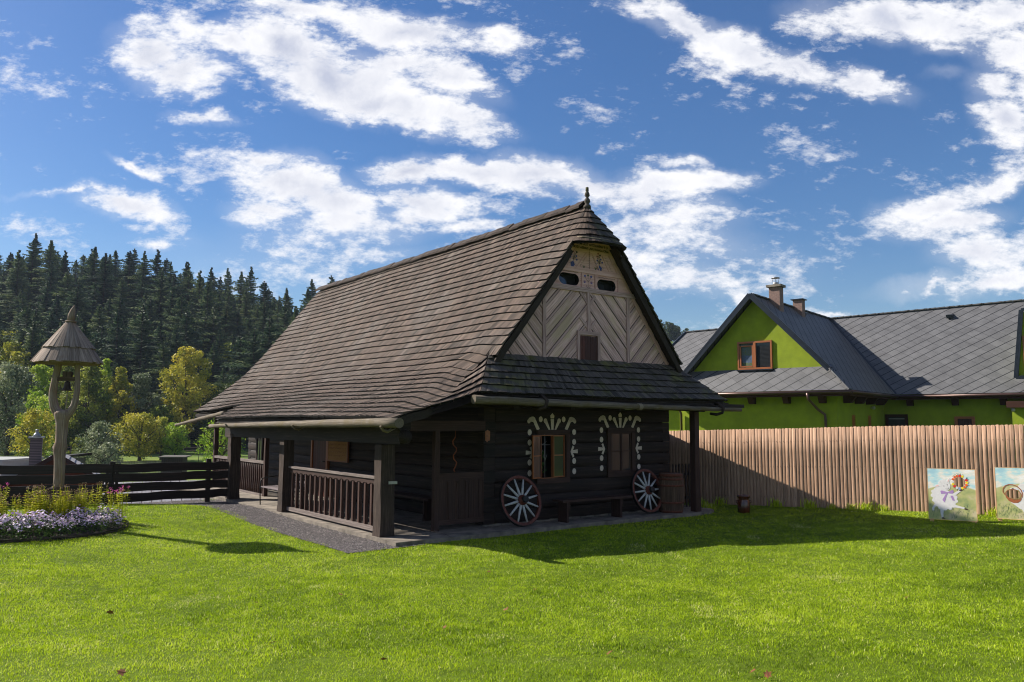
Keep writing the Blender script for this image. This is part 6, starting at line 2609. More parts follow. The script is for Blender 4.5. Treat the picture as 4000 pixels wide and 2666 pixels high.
for (x, y, z) in ((.32, 5.6, 7.20), (5.7, 9.75, 7.10)):
    v_ = MB()
    v_.hexa([(x - .12, y - .22, z - .12), (x + .12, y - .22, z - .12), (x - .12, y + .1, z + .0), (x + .12, y + .1, z), (x - .14, y - .26, z + .03), (x + .14, y - .26, z + .03), (x - .14, y + .1, z + .1), (x + .14, y + .1, z + .1)])
    v_.build('roof_vent', M['slate_trim'], gro)
# walls
Wm = MB()
# wing gable wall above the skirt
Wm.face([(-2.95, .40, 4.24), (2.95, .40, 4.24), (0, .40, 7.30)])
WZ0 = -.2
Wm.face([(-3.55, .30, WZ0), (3.3, .30, WZ0), (3.3, .30, 3.36), (-3.55, .30, 3.36)])
Wm.face([(3.3, .30, WZ0), (3.3, 6.98, WZ0), (3.3, 6.98, 3.36), (3.3, .30, 3.36)])
Wm.face([(-3.55, 6.98, WZ0), (-3.55, .30, WZ0), (-3.55, .30, 3.36), (-3.55, 6.98, 3.36)])
Wm.face([(3.3, 6.98, WZ0), (16, 6.98, WZ0), (16, 6.98, 3.4), (3.3, 6.98, 3.4)])
Wm.face([(-9.3, 6.98, WZ0), (-3.55, 6.98, WZ0), (-3.55, 6.98, 3.4), (-9.3, 6.98, 3.4)])
Wm.face([(-9.0, 6.98, WZ0), (-9.0, 13.8, WZ0), (-9.0, 13.8, 3.4), (-8.4, NR, 7.1), (-9.0, 6.98, 3.4)])
Wm.face([(-9.0, 13.8, WZ0), (16, 13.8, WZ0), (16, 13.8, 3.4), (-9.0, 13.8, 3.4)])
# the projecting bay at the right-hand end
Wm.box(8.36, 16, 6.55, 6.97, WZ0, 2.98)
Wm.build('wall', M['green_wall'], GH)
# dormer at the right-hand end of the main slope
dm = MB()
dm.hexa([(8.72, 5.75, 3.95), (12.0, 5.75, 3.95), (8.72, 8.3, 4.1), (12.0, 8.3, 4.1), (9.02, 5.75, 6.55), (12.0, 5.75, 6.9), (9.02, 9.3, 6.55), (12.0, 9.3, 6.9)])
dmo = dm.build('dormer', M['green_wall'], GH)
p = MB()
p.beam((8.68, 5.70, 3.90), (9.0, 5.70, 6.65), .08, .16)
p.beam((8.68, 5.68, 3.92), (12, 5.68, 3.90), .08, .14)
p.beam((9.0, 5.7, 6.65), (12, 5.7, 7.0), .1, .12)
p.build('dormer_flashing', M['slate_trim'], dmo)
p = MB()
p.box(8.98, 9.06, 5.70, 5.74, 4.15, 5.6, .6, 2)
p.build('dormer_window_frame', M['orange_wood'], dmo)
# eaves: soffit board, gutter, brackets
ev = MB()
ev.box(-we, we, es + .05, .32, ZE - .16, ZE - .11, .4, 0)
ev.box(3.32, we - .02, .32, NE + .6, ZE - .16, ZE - .11, .4, 1)
ev.box(we - .02, 16, NE + .05, 6.97, ZE - .16, ZE - .11, .4, 0)
ev.box(-9.5, -3.6, NE + .05, 6.97, ZE - .16, ZE - .11, .4, 0)
ev.box(-we, we, es + .02, es + .06, ZE - .24, ZE - .02, .5, 0)
ev.box(we - .06, we - .02, es + .06, NE, ZE - .24, ZE - .02, .5, 1)
ev.box(we - .02, 16, NE + .02, NE + .06, ZE - .24, ZE - .02, .5, 0)
ev.box(8.2, 16, 6.32, 6.54, 2.72, 2.98, .6, 0)
ev.build('eave_board', M['eave_wood'], GH)
for (x, y, ax) in [(-3.0, .29, 'y'), (-1.6, .29, 'y'), (-.1, .29, 'y'), (1.37, .29, 'y'), (2.8, .29, 'y'), (3.31, 1.2, 'x'), (3.31, 2.7, 'x'), (3.31, 4.3, 'x'), (3.31, 5.8, 'x'), (4.45, 6.97, 'y'), (6.25, 6.97, 'y'), (8.05, 6.97, 'y'), (-5.0, 6.97, 'y'), (-7.0, 6.97, 'y')]:
    p = MB()
    if ax == 'y':
        p.hexa([(x - .12 + (.24 if i & 1 else 0), (y if i & 2 else y - (.40 if i & 4 else .22)), (ZE - .17 if i & 4 else ZE - .50)) for i in range(8)], .4, 1)
    else:
        p.hexa([((x + (.52 if i & 4 else .3)) if i & 1 else x, y - .12 + (.24 if i & 2 else 0), (ZE - .17 if i & 4 else ZE - .48)) for i in range(8)], .4, 0)
    p.build('eave_bracket', M['eave_wood'], GH)


def half_gutter(P_):
    p = MB()
    p.tube(P_, .065, 10)
    return p.build('gutter', M['gutter'], GH)


half_gutter([(-we - .05, es - .06, ZE - .07), (we + .06, es - .06, ZE - .085)])
half_gutter([(we + .06, es - .06, ZE - .085), (we + .06, NE - .06, ZE - .10)])
half_gutter([(we + .06, NE - .06, ZE - .10), (12, NE - .06, ZE - .07)])
half_gutter([(-9.7, NE - .06, ZE - .07), (-we - .05, NE - .06, ZE - .09)])
for P_ in ([(2.4, es - .06, ZE - .10), (2.42, es - .04, ZE - .35), (2.62, .12, ZE - .75), (2.85, .22, ZE - .95), (2.87, .22, ZE - 1.2), (2.87, .22, .1)], [(-3.35, es - .06, ZE - .1), (-3.4, es, ZE - .4), (-3.42, .2, ZE - .9), (-3.42, .2, .1)]):
    p = MB()
    p.tube(P_, [.075] + [.05] * (len(P_) - 1), 10)
    p.build('downpipe', M['gutter'], GH)
# gable window
gw = MB()
for a in ((-.77, .74, 5.42, 5.50, 0), (-.77, .74, 4.30, 4.38, 0), (-.77, -.70, 4.38, 5.42, 2), (.67, .74, 4.38, 5.42, 2), (-.07, .04, 4.38, 5.42, 2)):
    gw.box(a[0], a[1], .32, .42, a[2], a[3], .6, a[4])
gwo = gw.build('window', M['orange_wood'], GH)
gwo['label'] = 'gable window with a blue curtain in its tilted left sash'
p = MB()
p.box(-.70, -.07, .40, .41, 4.38, 5.42)
p.build('curtain', M['curtain'], gwo)
p = MB()
for a in ((-.66, -.09, 5.28, 5.33), (-.66, -.09, 4.40, 4.46), (-.68, -.61, 4.40, 5.33), (-.13, -.07, 4.40, 5.33)):
    p.box(a[0], a[1], .33, .36, a[2], a[3], .5)
p.build('sash', M['orange_wood'], gwo)
p = MB()
p.box(.04, .67, .385, .39, 4.38, 5.42)
for i in range(18):
    p.box(.06, .65, .378, .384, 4.42 + i * .055, 4.43 + i * .055)
p.build('blind', M['glass'], gwo)
p = MB()
p.box(-.80, .77, .25, .42, 4.25, 4.298)
p.build('sill', M['slate_trim'], gwo)
# ground floor openings: two in the wing's side, two in the main wall
for (y0, y1) in ((2.15, 3.35), (4.42, 5.42)):
    p = MB()
    p.box(3.29, 3.304, y0, y1, .8, 2.40, .4, 2)
    q = p.build('window', M['green_wall'], GH)
    p = MB()
    p.box(3.30, 3.312, y0 + .02, y0 + .42, .8, 2.38, .4, 2)
    p.build('frame', M['orange_wood'], q)
p = MB()
for a in ((3.36, 4.30, 2.34, 2.46, 0), (3.36, 3.48, .8, 2.34, 2), (4.18, 4.30, .8, 2.34, 2)):
    p.box(a[0], a[1], 6.93, 6.99, a[2], a[3], .5, a[4])
q = p.build('window', M['eave_wood'], GH)
p = MB()
p.box(3.48, 4.18, 6.965, 6.975, .8, 2.34)
p.build('pane', M['glass'], q)
p = MB()
p.box(3.5, 4.16, 6.95, 6.96, 2.24, 2.27)
p.build('blind_rail', M['white_metal'], q)
p = MB()
for a in ((6.16, 6.94, 2.26, 2.36, 0), (6.16, 6.28, .2, 2.26, 2), (6.82, 6.94, .2, 2.26, 2)):
    p.box(a[0], a[1], 6.92, 6.99, a[2], a[3], .5, a[4])
q = p.build('door_frame', M['orange_wood'], GH)
p = MB()
for k in range(5):
    p.box(6.28 + k * .108, 6.385 + k * .108, 6.955, 6.975, .2, 2.26, rnd.uniform(.3, .8), 2)
p.build('door', M['brown'], q)
for (x, y, z) in ((3.42, 4.9, 2.72), (8.42, 6.48, 2.62)):
    p = MB()
    p.lathe((x, y, z), [(.0, -.07), (.05, -.06), (.075, -.02), (.075, .03), (.05, .07), (0, .08)], 12)
    p.tube([(x, y, z), (x - .12 if x < 4 else x, y if x < 4 else y + .08, z)], .03, 6)
    p.build('wall_lamp', M['white_metal'], GH)
# chimneys
for (y, z1, w_, cowl) in ((1.95, 8.02, .48, True), (4.85, 7.80, .43, False)):
    p = MB()
    p.box(.05, .05 + w_, y, y + w_ * .9, 6.5, z1, .5, 2)
    co = p.build('chimney', M['chimney'], GH)
    p = MB()
    if cowl:
        p.box(-.04, .14 + w_, y - .09, y + w_ * .9 + .09, z1, z1 + .10, .5)
        p.build('chimney_cap', M['stone'], co)
        p = MB()
        cx_, cy_ = .05 + w_ / 2, y + w_ * .45
        p.lathe((cx_, cy_, z1 + .10), [(.13, 0), (.13, .11), (.11, .12)], 16)
        for k in range(4):
            a = k * math.pi / 2 + .5
            p.tube([(cx_ + .11 * math.cos(a), cy_ + .11 * math.sin(a), z1 + .2), (cx_ + .15 * math.cos(a), cy_ + .15 * math.sin(a), z1 + .42)], .01, 5)
        p.lathe((cx_, cy_, z1 + .41), [(.19, 0), (.17, .03), (.08, .055), (0, .06)], 18)
        p.build('cowl', M['steel'], co)
    else:
        p.box(-.03, .13 + w_, y - .08, y + w_ * .9 + .08, z1, z1 + .04, .5)
        p.build('chimney_cap', M['slate_trim'], co)

# ---------------------------------------------------------------- sheds beyond the dark fence
def gz(x, y):
    return ground_at(x, y)


# stone cottage shed with slate roof and brick chimney
sh = thing('slate_roofed_shed', 'red-brown shed with ribbed grey roof and brick chimney below the fence', 'shed', (-15.2, 26.6, 0), rad(118))
# local x along the ridge (going back-left), y across
p = MB()
L_, wd_, zr_, ze_ = 3.0, 1.55, .92, -.1
z0 = -2.7
p.face([(0, -wd_ + .15, z0), (0, wd_ - .15, z0), (0, wd_ - .15, ze_), (0, 0, zr_ - .08), (0, -wd_ + .15, ze_)])
p.face([(L_, -wd_ + .15, z0), (L_, wd_ - .15, z0), (L_, wd_ - .15, ze_), (L_, 0, zr_ - .08), (L_, -wd_ + .15, ze_)])
for sg in (-1, 1):
    p.face([(0, sg * (wd_ - .15), z0), (L_, sg * (wd_ - .15), z0), (L_, sg * (wd_ - .15), ze_), (0, sg * (wd_ - .15), ze_)])
M['redwall'] = wood('red_brown_board', (.06, .018, .010), (.13, .04, .022), streak=20)
p.build('wall', M['redwall'], sh)
p = MB()
for sg in (-1, 1):
    for k in range(9):
        t0, t1 = k / 9, (k + 1) / 9
        y0_, y1_ = sg * wd_ * t0, sg * wd_ * t1
        za, zb = zr_ + (ze_ - zr_) * t0, zr_ + (ze_ - zr_) * t1
        p.hexa([(-.25, y0_, za - .02), (L_ + .25, y0_, za - .02), (-.25, y1_, zb - .01), (L_ + .25, y1_, zb - .01), (-.25, y0_, za + .0), (L_ + .25, y0_, za + .0), (-.25, y1_, zb + .025), (L_ + .25, y1_, zb + .025)], rnd.uniform(.4, .8), 0)
M['ribroof'] = wood('ribbed_grey_roof', (.11, .105, .12), (.22, .215, .24), (.30, .29, .32), streak=12, tintamt=.35)
rf2 = p.build('roof', M['ribroof'], sh)
p = MB()
for sg in (-1, 1):
    p.beam((-.27, 0, zr_ - .02), (-.27, sg * wd_, ze_ - .02), .04, .14)
p.build('barge_board', M['brown'], rf2)
m, nt, lk, b = newmat('brick', .9, .2)
br = N(nt, 'ShaderNodeTexBrick')
br.inputs['Scale'].default_value = 9
br.inputs['Color1'].default_value = (.13, .10, .11, 1)
br.inputs['Color2'].default_value = (.20, .155, .16, 1)
br.inputs['Mortar'].default_value = (.07, .06, .06, 1)
mp = N(nt, 'ShaderNodeMapping')
mp.inputs['Rotation'].default_value = (rad(90), 0, 0)
lk.new(N(nt, 'ShaderNodeTexCoord').outputs['Object'], mp.inputs[0])
lk.new(mp.outputs[0], br.inputs['Vector'])
lk.new(br.outputs['Color'], b.inputs['Base Color'])
M['brick'] = m
p = MB()
p.box(1.5, 1.88, .52, .88, -.2, 1.42, .5, 2)
co = p.build('chimney', M['brick'], sh)
p = MB()
p.box(1.44, 1.94, .46, .94, 1.42, 1.47)
p.lathe((1.69, .70, 1.47), [(.14, 0), (.09, .1), (.055, .12), (.05, .22), (.09, .23), (.0, .26)], 12)
p.build('chimney_pot', M['steel'], co)
# white ribbed container
ct = thing('white_container', 'cream white ribbed metal cabin at the left edge behind the fence', 'cabin', (-17.95, 28.2, 0), rad(0))
p = MB()
for k in range(14):
    z = -2.0 + k * .19
    p.box(-1.5, .52 - (.02 if k % 2 else 0), -1 + (.02 if k % 2 else 0), 1.4, z, z + .188, .5)
p.build('wall', M['white_metal'], ct)
p = MB()
P_ = [(-1.5, -1.04), (.30, -1.04), (.50, -.94), (.56, -.7), (.56, 1.4), (-1.5, 1.4)]
p.flat([P_], lambda x, y, d: Vector((x, y, .62 + d)), .07)
p.build('roof', M['white_metal'], ct)
# low woodshed roofs seen through the planks
for (name, lab, x, y, rz, L1, L2, zt) in (('lean_to_shed', 'low lean-to with ribbed grey roof seen between the fence planks', -11.2, 25.6, rad(25), 3.4, 2.2, .02), ('log_store', 'small ribbed-roof log store left of the bell tower', -17.3, 24.6, rad(20), 2.4, 1.6, .30)):
    o = thing(name, lab, 'shed', (x, y, 0), rz)
    p = MB()
    for k in range(12):
        xa, xb = -L1 / 2 + L1 * k / 12, -L1 / 2 + L1 * (k + 1) / 12 - .02
        p.hexa([(xa, -L2 / 2, zt - .52), (xb, -L2 / 2, zt - .52), (xa, L2 / 2, zt - .02), (xb, L2 / 2, zt - .02), (xa, -L2 / 2, zt - .48), (xb, -L2 / 2, zt - .48), (xa, L2 / 2, zt + .02), (xb, L2 / 2, zt + .02)], rnd.uniform(.3, .8), 1)
    p.build('roof', M['ribroof'], o)
    p = MB()
    p.box(-L1 / 2 + .1, L1 / 2 - .1, L2 / 2 - .2, L2 / 2 - .1, -2.7, zt - .1)
    p.box(-L1 / 2 + .1, -L1 / 2 + .2, -L2 / 2 + .1, L2 / 2 - .2, -2.7, zt - .56)
    p.box(L1 / 2 - .2, L1 / 2 - .1, -L2 / 2 + .1, L2 / 2 - .2, -2.7, zt - .56)
    p.build('wall', M['redwall'], o)
# hutch, dark box shed
o = thing('garden_hut', 'weathered grey board hut with slanting dark roof in the valley', 'hut', (-38.6, 70, -2.6), rad(-8))
p = MB()
for k in range(8):
    p.box(-.8 + k * .2, -.8 + (k + 1) * .2 - .01, -.6, .6, 0, 1.35, rnd.uniform(.2, .9), 2)
p.build('wall', M['grey_shed'], o)
p = MB()
p.hexa([(-1.0, -.9, 1.38), (1.25, -.9, 1.5), (-1.0, .8, 1.45), (1.25, .8, 1.6), (-1.0, -.9, 1.5), (1.3, -.95, 1.72), (-1.0, .8, 1.6), (1.3, .8, 1.8)], .4, 0)
p.build('roof', M['blackfence'], o)
p = MB()
for xx in (.2, .6):
    p.box(xx, xx + .2, -.62, -.605, .7, 1.0)
p.build('window', M['dark'], o)
o = thing('box_shed', 'dark brown box shed with double doors beside the orchard', 'shed', (-25.4, 60, ground_at(-25.4, 60)), rad(3))
hh = -.70 - ground_at(-25.4, 60)
p = MB()
for k in range(10):
    p.box(-.78 + k * .156, -.78 + (k + 1) * .156 - .008, -.5, .5, 0, hh, rnd.uniform(.3, .8), 2)
p.build('wall', M['blackfence'], o)
p = MB()
p.hexa([(-.95, -.7, hh), (1.05, -.7, hh), (-.95, .6, hh + .05), (1.05, .6, hh + .05), (-.95, -.7, hh + .07), (1.05, -.7, hh + .07), (-.95, .6, hh + .12), (1.05, .6, hh + .12)], .5)
p.build('roof', M['grey_shed'], o)
p = MB()
p.box(-.02, .02, -.52, -.505, hh * .5, hh * .7)
p.build('door_handle', M['steel'], o)
# grey picket fence, rail fences, post
o = thing('garden_picket_fence', 'weathered grey picket fence round the vegetable garden in the valley', 'picket fence', (-34.9, 70, -2.6))
for k in range(46):
    p = MB()
    x = k * .092
    h_ = 1.12 + rnd.uniform(-.04, .04)
    p.flat([[(x, .05), (x + .05, .05), (x + .05, h_ - .05), (x + .025, h_), (x, h_ - .05)]], lambda a, c_, d: Vector((a, -d, c_)), .02, rnd.uniform(.3, 1))
    p.build('picket', M['grey_shed'], o)
for z in (.3, .9):
    p = MB()
    p.box(-.2, 4.4, .0, .04, z, z + .07)
    p.build('rail', M['grey_shed'], o)
for (nm, lab, x0, y0, x1, y1, n_, hgt, mt) in (('rail_fence', 'brown rail fence along the near edge of the meadow', -30.5, 84, -16, 80, 14, 1.1, 'bark'), ('pasture_fence', 'low wooden rail fence at the far left edge of the meadow', -78, 108, -44, 112, 16, 1.2, 'fence')):
    o = thing(nm, lab, 'fence', (0, 0, 0))
    for k in range(n_ + 1):
        x, y = x0 + (x1 - x0) * k / n_, y0 + (y1 - y0) * k / n_
        p = MB()
        z = gz(x, y)
        p.tube([(x, y, z), (x, y, z + hgt)], .06, 6)
        p.build('fence_post', M[mt], o)
    for hz in (.45, .9):
        p = MB()
        p.beam((x0, y0, gz(x0, y0) + hz), (x1, y1, gz(x1, y1) + hz), .05, .10)
        p.build('rail', M[mt], o)
o = thing('bird_box_pole', 'thin dark pole with a small bird box on the meadow', 'bird box', (-35.4, 90, -2.6))
p = MB()
p.tube([(0, 0, 0), (0, 0, 1.5)], .03, 6)
p.build('pole', M['bark'], o)
p = MB()
p.box(-.14, .14, -.12, .12, 1.3, 1.6)
p.hexa([(-.2, -.18, 1.6), (.2, -.18, 1.6), (-.2, .18, 1.6), (.2, .18, 1.6), (-.03, -.18, 1.75), (.03, -.18, 1.75), (-.03, .18, 1.75), (.03, .18, 1.75)])
p.build('box', M['bark'], o)
# ---------------------------------------------------------------- trees
NPR = np.random.default_rng(11)


def crown_mesh(name, blobs, nleaf, size, mat, tlo, thi, thin=0.0, parent=None, sag=0.0):
    """leaf-sized faces spread through the volume of many blobs (x, y, z, r)"""
    B = np.array(blobs)
    wts = B[:, 3] ** 2
    wts /= wts.sum()
    k = NPR.choice(len(B), nleaf, p=wts)
    d = NPR.normal(size=(nleaf, 3))
    d /= np.linalg.norm(d, axis=1)[:, None]
    r_ = B[k, 3] * NPR.uniform(.35 - thin * .3, 1.15, nleaf)
    C = B[k, :3] + d * r_[:, None] * np.array([1, 1, .85])
    a = NPR.normal(size=(nleaf, 3)) + d * .3
    a /= np.linalg.norm(a, axis=1)[:, None]
    bb = np.cross(a, NPR.normal(size=(nleaf, 3)))
    bb /= np.linalg.norm(bb, axis=1)[:, None]
    s_ = size * NPR.uniform(.5, 1.3, nleaf)[:, None]
    V = np.stack([C - a * s_, C + bb * s_ * .55 + a * s_ * .1, C + a * s_, C - bb * s_ * .55], 1).reshape(-1, 3)
    F = np.arange(nleaf * 4).reshape(-1, 4)
    bt_ = NPR.uniform(tlo, thi, len(B))
    T = np.clip(bt_[k] + NPR.normal(0, .14, nleaf) + .22 * (C[:, 2] - C[:, 2].mean()) / (C[:, 2].std() * 2 + 1e-6) * .5, 0, 1)
    return np_mesh(name, V, F, mat, False, {'tint': ('FACE', T)}, parent)


def limb_mesh(h, r, spread, n_=7, seed=0, droop=0):
    q = random.Random(seed)
    mb = MB()
    top = (q.uniform(-.05, .05) * h, q.uniform(-.05, .05) * h, h * .75)
    mb.tube([(0, 0, -.3), (0, 0, h * .15), (top[0] * .4, top[1] * .4, h * .42), top], [r * 1.25, r, r * .75, r * .2], 8)
    for i in range(n_):
        a = i * 2.4 + q.uniform(-.4, .4)
        z0 = h * q.uniform(.18, .5)
        s_ = spread * q.uniform(.6, 1.0)
        z1 = z0 + h * q.uniform(.22, .42)
        mb.tube([(0, 0, z0), (math.cos(a) * s_ * .45, math.sin(a) * s_ * .45, z0 + (z1 - z0) * .6), (math.cos(a) * s_, math.sin(a) * s_, z1)], [r * .5, r * .32, r * .08], 6, cap=False)
    return mb


GREEN_Y = leafmat('autumn_yellow_leaf', [(0.065, 0.091, 0.013), (0.182, 0.208, 0.021), (0.377, 0.351, 0.036), (0.546, 0.455, 0.058)], .35)
GREEN_M = leafmat('mid_green_leaf', [(0.042, 0.077, 0.017), (0.112, 0.154, 0.025), (0.238, 0.266, 0.039), (0.406, 0.406, 0.056)], .35)
GREEN_G = leafmat('grey_green_leaf', [(0.041, 0.061, 0.032), (0.101, 0.135, 0.065), (0.189, 0.223, 0.115), (0.297, 0.324, 0.189)], .3)
GREEN_B = leafmat('fresh_green_leaf', [(0.052, 0.104, 0.010), (0.143, 0.247, 0.018), (0.260, 0.377, 0.029), (0.390, 0.468, 0.052)], .4)
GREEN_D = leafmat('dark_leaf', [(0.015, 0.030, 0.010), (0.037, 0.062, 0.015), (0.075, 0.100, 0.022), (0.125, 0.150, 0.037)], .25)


def broad(label, x, y, h, w, mat, leaf=.20, n_=5200, lo=.18, hi=.9, crown0=.18, group=None, cat='tree', name='broadleaf_tree', seed=0, thin=0):
    z = ground_at(x, y)
    fruit = name == 'fruit_tree'
    if fruit:
        n_ = int(n_ * .62)
    o = thing(name, label, cat, (x, y, z), rnd.uniform(0, 6), group)
    q = random.Random(seed * 77 + 5)
    blobs = []
    nb_ = 64
    for i in range(nb_):
        t = (i + .5) / nb_
        zz = h * (crown0 + (1 - crown0) * t)
        env = math.sin(math.pi * min(1, .16 + .80 * t)) ** .75
        a = i * 2.399
        rr = w / 2 * env * q.uniform(.15, .92)
        br_ = w * q.uniform(.065, .15) * (.6 + .5 * env)
        blobs.append((rr * math.cos(a), rr * math.sin(a), min(zz, h - br_ * .85), br_))
    crown_mesh('crown', blobs, n_, leaf, mat, lo, hi, thin, o)
    limb_mesh(h, w * .022 + .04, w * (.46 if fruit else .42), 16 if fruit else 9, seed).build('trunk', M['bark'], o)
    return o


def at_px(px, Y):      # where a thing seen at this column stands at depth Y (layout helper, metres)
    return (px * 1.7 - 2000) / 3076.65 * Y


# row at the foot of the wooded hill, from left to right
broad('tall orange-tinted tree at the left edge below the spruces', at_px(22, 128), 128, 15.5, 9, GREEN_Y, .24, 6500, .05, .55, seed=1)
broad('small rust-yellow tree at the left edge above the willows', at_px(2, 120), 120, 11.5, 5, GREEN_Y, .24, 3500, .3, .8, seed=2)
broad('wide grey-green willow at the far left behind the bell tower', at_px(28, 104), 104, 12.2, 9.5, GREEN_G, .2, 9000, .2, .85, .05, seed=3)
broad('pale yellow-green round tree just left of the bell tower', at_px(96, 110), 110, 12.4, 5.6, GREEN_B, .2, 6000, .35, .95, seed=4)
broad('big green tree seen through the fork of the bell tower', at_px(158, 112), 112, 13.2, 7.0, GREEN_M, .2, 8000, .3, .95, .1, seed=5)
broad('full green tree right of the bell tower', at_px(208, 108), 108, 12.6, 7.2, GREEN_M, .2, 8500, .25, .85, .05, seed=6)
broad('slender bright yellow-green tree right of the bell tower', at_px(243, 113), 113, 13.4, 3.8, GREEN_B, .2, 4200, .45, 1, .1, seed=7)
broad('yellow-topped tree in the middle of the valley row', at_px(279, 112), 112, 12.2, 5.4, GREEN_Y, .2, 6000, .3, .85, .05, seed=8)
broad('grey-green tree left of the golden tree', at_px(326, 114), 114, 11.4, 6.4, GREEN_G, .2, 6500, .1, .6, .05, seed=9)
broad('tall golden autumn tree standing out against the dark spruces', at_px(430, 116), 116, 15.3, 7.8, GREEN_Y, .2, 9500, .35, 1, .2, seed=10)
broad('small green tree at the foot of the golden tree', at_px(372, 110), 110, 6.8, 5, GREEN_M, .2, 3500, .1, .5, .05, seed=11)
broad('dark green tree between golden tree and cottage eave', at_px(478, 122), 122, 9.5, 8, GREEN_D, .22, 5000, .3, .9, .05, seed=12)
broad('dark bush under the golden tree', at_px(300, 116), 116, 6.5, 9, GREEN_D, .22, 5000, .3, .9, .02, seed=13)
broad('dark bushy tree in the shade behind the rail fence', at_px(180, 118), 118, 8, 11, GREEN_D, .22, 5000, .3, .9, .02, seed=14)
broad('leafy green bush behind the bell trunk', at_px(92, 96), 96, 8.2, 4.4, GREEN_B, .17, 4200, .2, .8, .02, seed=15)
# orchard
broad('yellowing apple tree behind the shed chimney', at_px(82, 84), 84, 5.9, 5.2, GREEN_Y, .13, 6500, .3, .95, .12, seed=16, name='fruit_tree')
broad('bright leafy shrub tree left of the bell trunk', at_px(104, 90), 90, 7.4, 3.8, GREEN_B, .13, 4500, .35, 1, .08, seed=26, name='fruit_tree')
broad('silvery green tree in front of the orchard', at_px(236, 74), 74, 4.6, 4.4, GREEN_G, .12, 5500, .3, 1, .02, seed=17, name='fruit_tree')
broad('bushy silver shrub beside the picket fence', at_px(252, 71), 71, 2.7, 3.0, GREEN_G, .11, 3000, .4, 1, .02, seed=27, name='fruit_tree')
broad('widest yellow-green orchard tree with many stems', at_px(330, 92), 92, 5.6, 6.6, GREEN_Y, .13, 9500, .3, .8, .12, seed=18, name='fruit_tree')
broad('green orchard tree between the wide one and the round one', at_px(378, 94), 94, 5.1, 3.6, GREEN_M, .13, 3800, .4, 1, .25, seed=19, name='fruit_tree')
broad('round bright green orchard tree above the box shed', at_px(410, 92), 92, 4.4, 3.7, GREEN_B, .13, 4600, .4, 1, .2, seed=20, name='fruit_tree')
broad('loose green tree half hidden by the porch post', at_px(512, 66), 66, 5.0, 4.4, GREEN_B, .10, 4600, .15, .8, .12, seed=21, name='fruit_tree', thin=1)
broad('small pale shrub left of the silvery tree', at_px(193, 88), 88, 2.8, 2.6, GREEN_M, .12, 1800, .3, .9, .02, seed=22, name='fruit_tree')
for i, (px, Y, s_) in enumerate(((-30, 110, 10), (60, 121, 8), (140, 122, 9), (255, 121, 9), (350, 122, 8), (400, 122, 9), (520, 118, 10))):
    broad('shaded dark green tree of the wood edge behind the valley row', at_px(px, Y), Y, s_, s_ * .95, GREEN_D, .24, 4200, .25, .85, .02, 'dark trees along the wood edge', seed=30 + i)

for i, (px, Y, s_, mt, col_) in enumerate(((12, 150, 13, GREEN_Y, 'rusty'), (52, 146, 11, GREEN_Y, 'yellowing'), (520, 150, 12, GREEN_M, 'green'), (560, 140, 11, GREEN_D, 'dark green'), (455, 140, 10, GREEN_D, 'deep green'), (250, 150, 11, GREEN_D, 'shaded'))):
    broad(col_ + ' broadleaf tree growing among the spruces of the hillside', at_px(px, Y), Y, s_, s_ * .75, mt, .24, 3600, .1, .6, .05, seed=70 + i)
# spruces
SPR0 = leafmat('spruce_needles', [(.012, .030, .018), (.032, .064, .032), (.075, .115, .045), (.16, .19, .065)], .34, rough=.6)  # olive light end of the ramp paints sunlit branch tips
SPR = SPR0
_nt, _lk = SPR.node_tree.nodes, SPR.node_tree.links
_ra = [n for n in _nt if n.type == 'VALTORGB'][0]
_oi = N(_nt, 'ShaderNodeObjectInfo')
_at = _ra.inputs[0].links[0].from_socket
_lk.new(mathn(_nt, _lk, 'ADD', _at, mathn(_nt, _lk, 'MULTIPLY_ADD', _oi.outputs['Random'], .55, -.27), clamp=True), _ra.inputs[0])


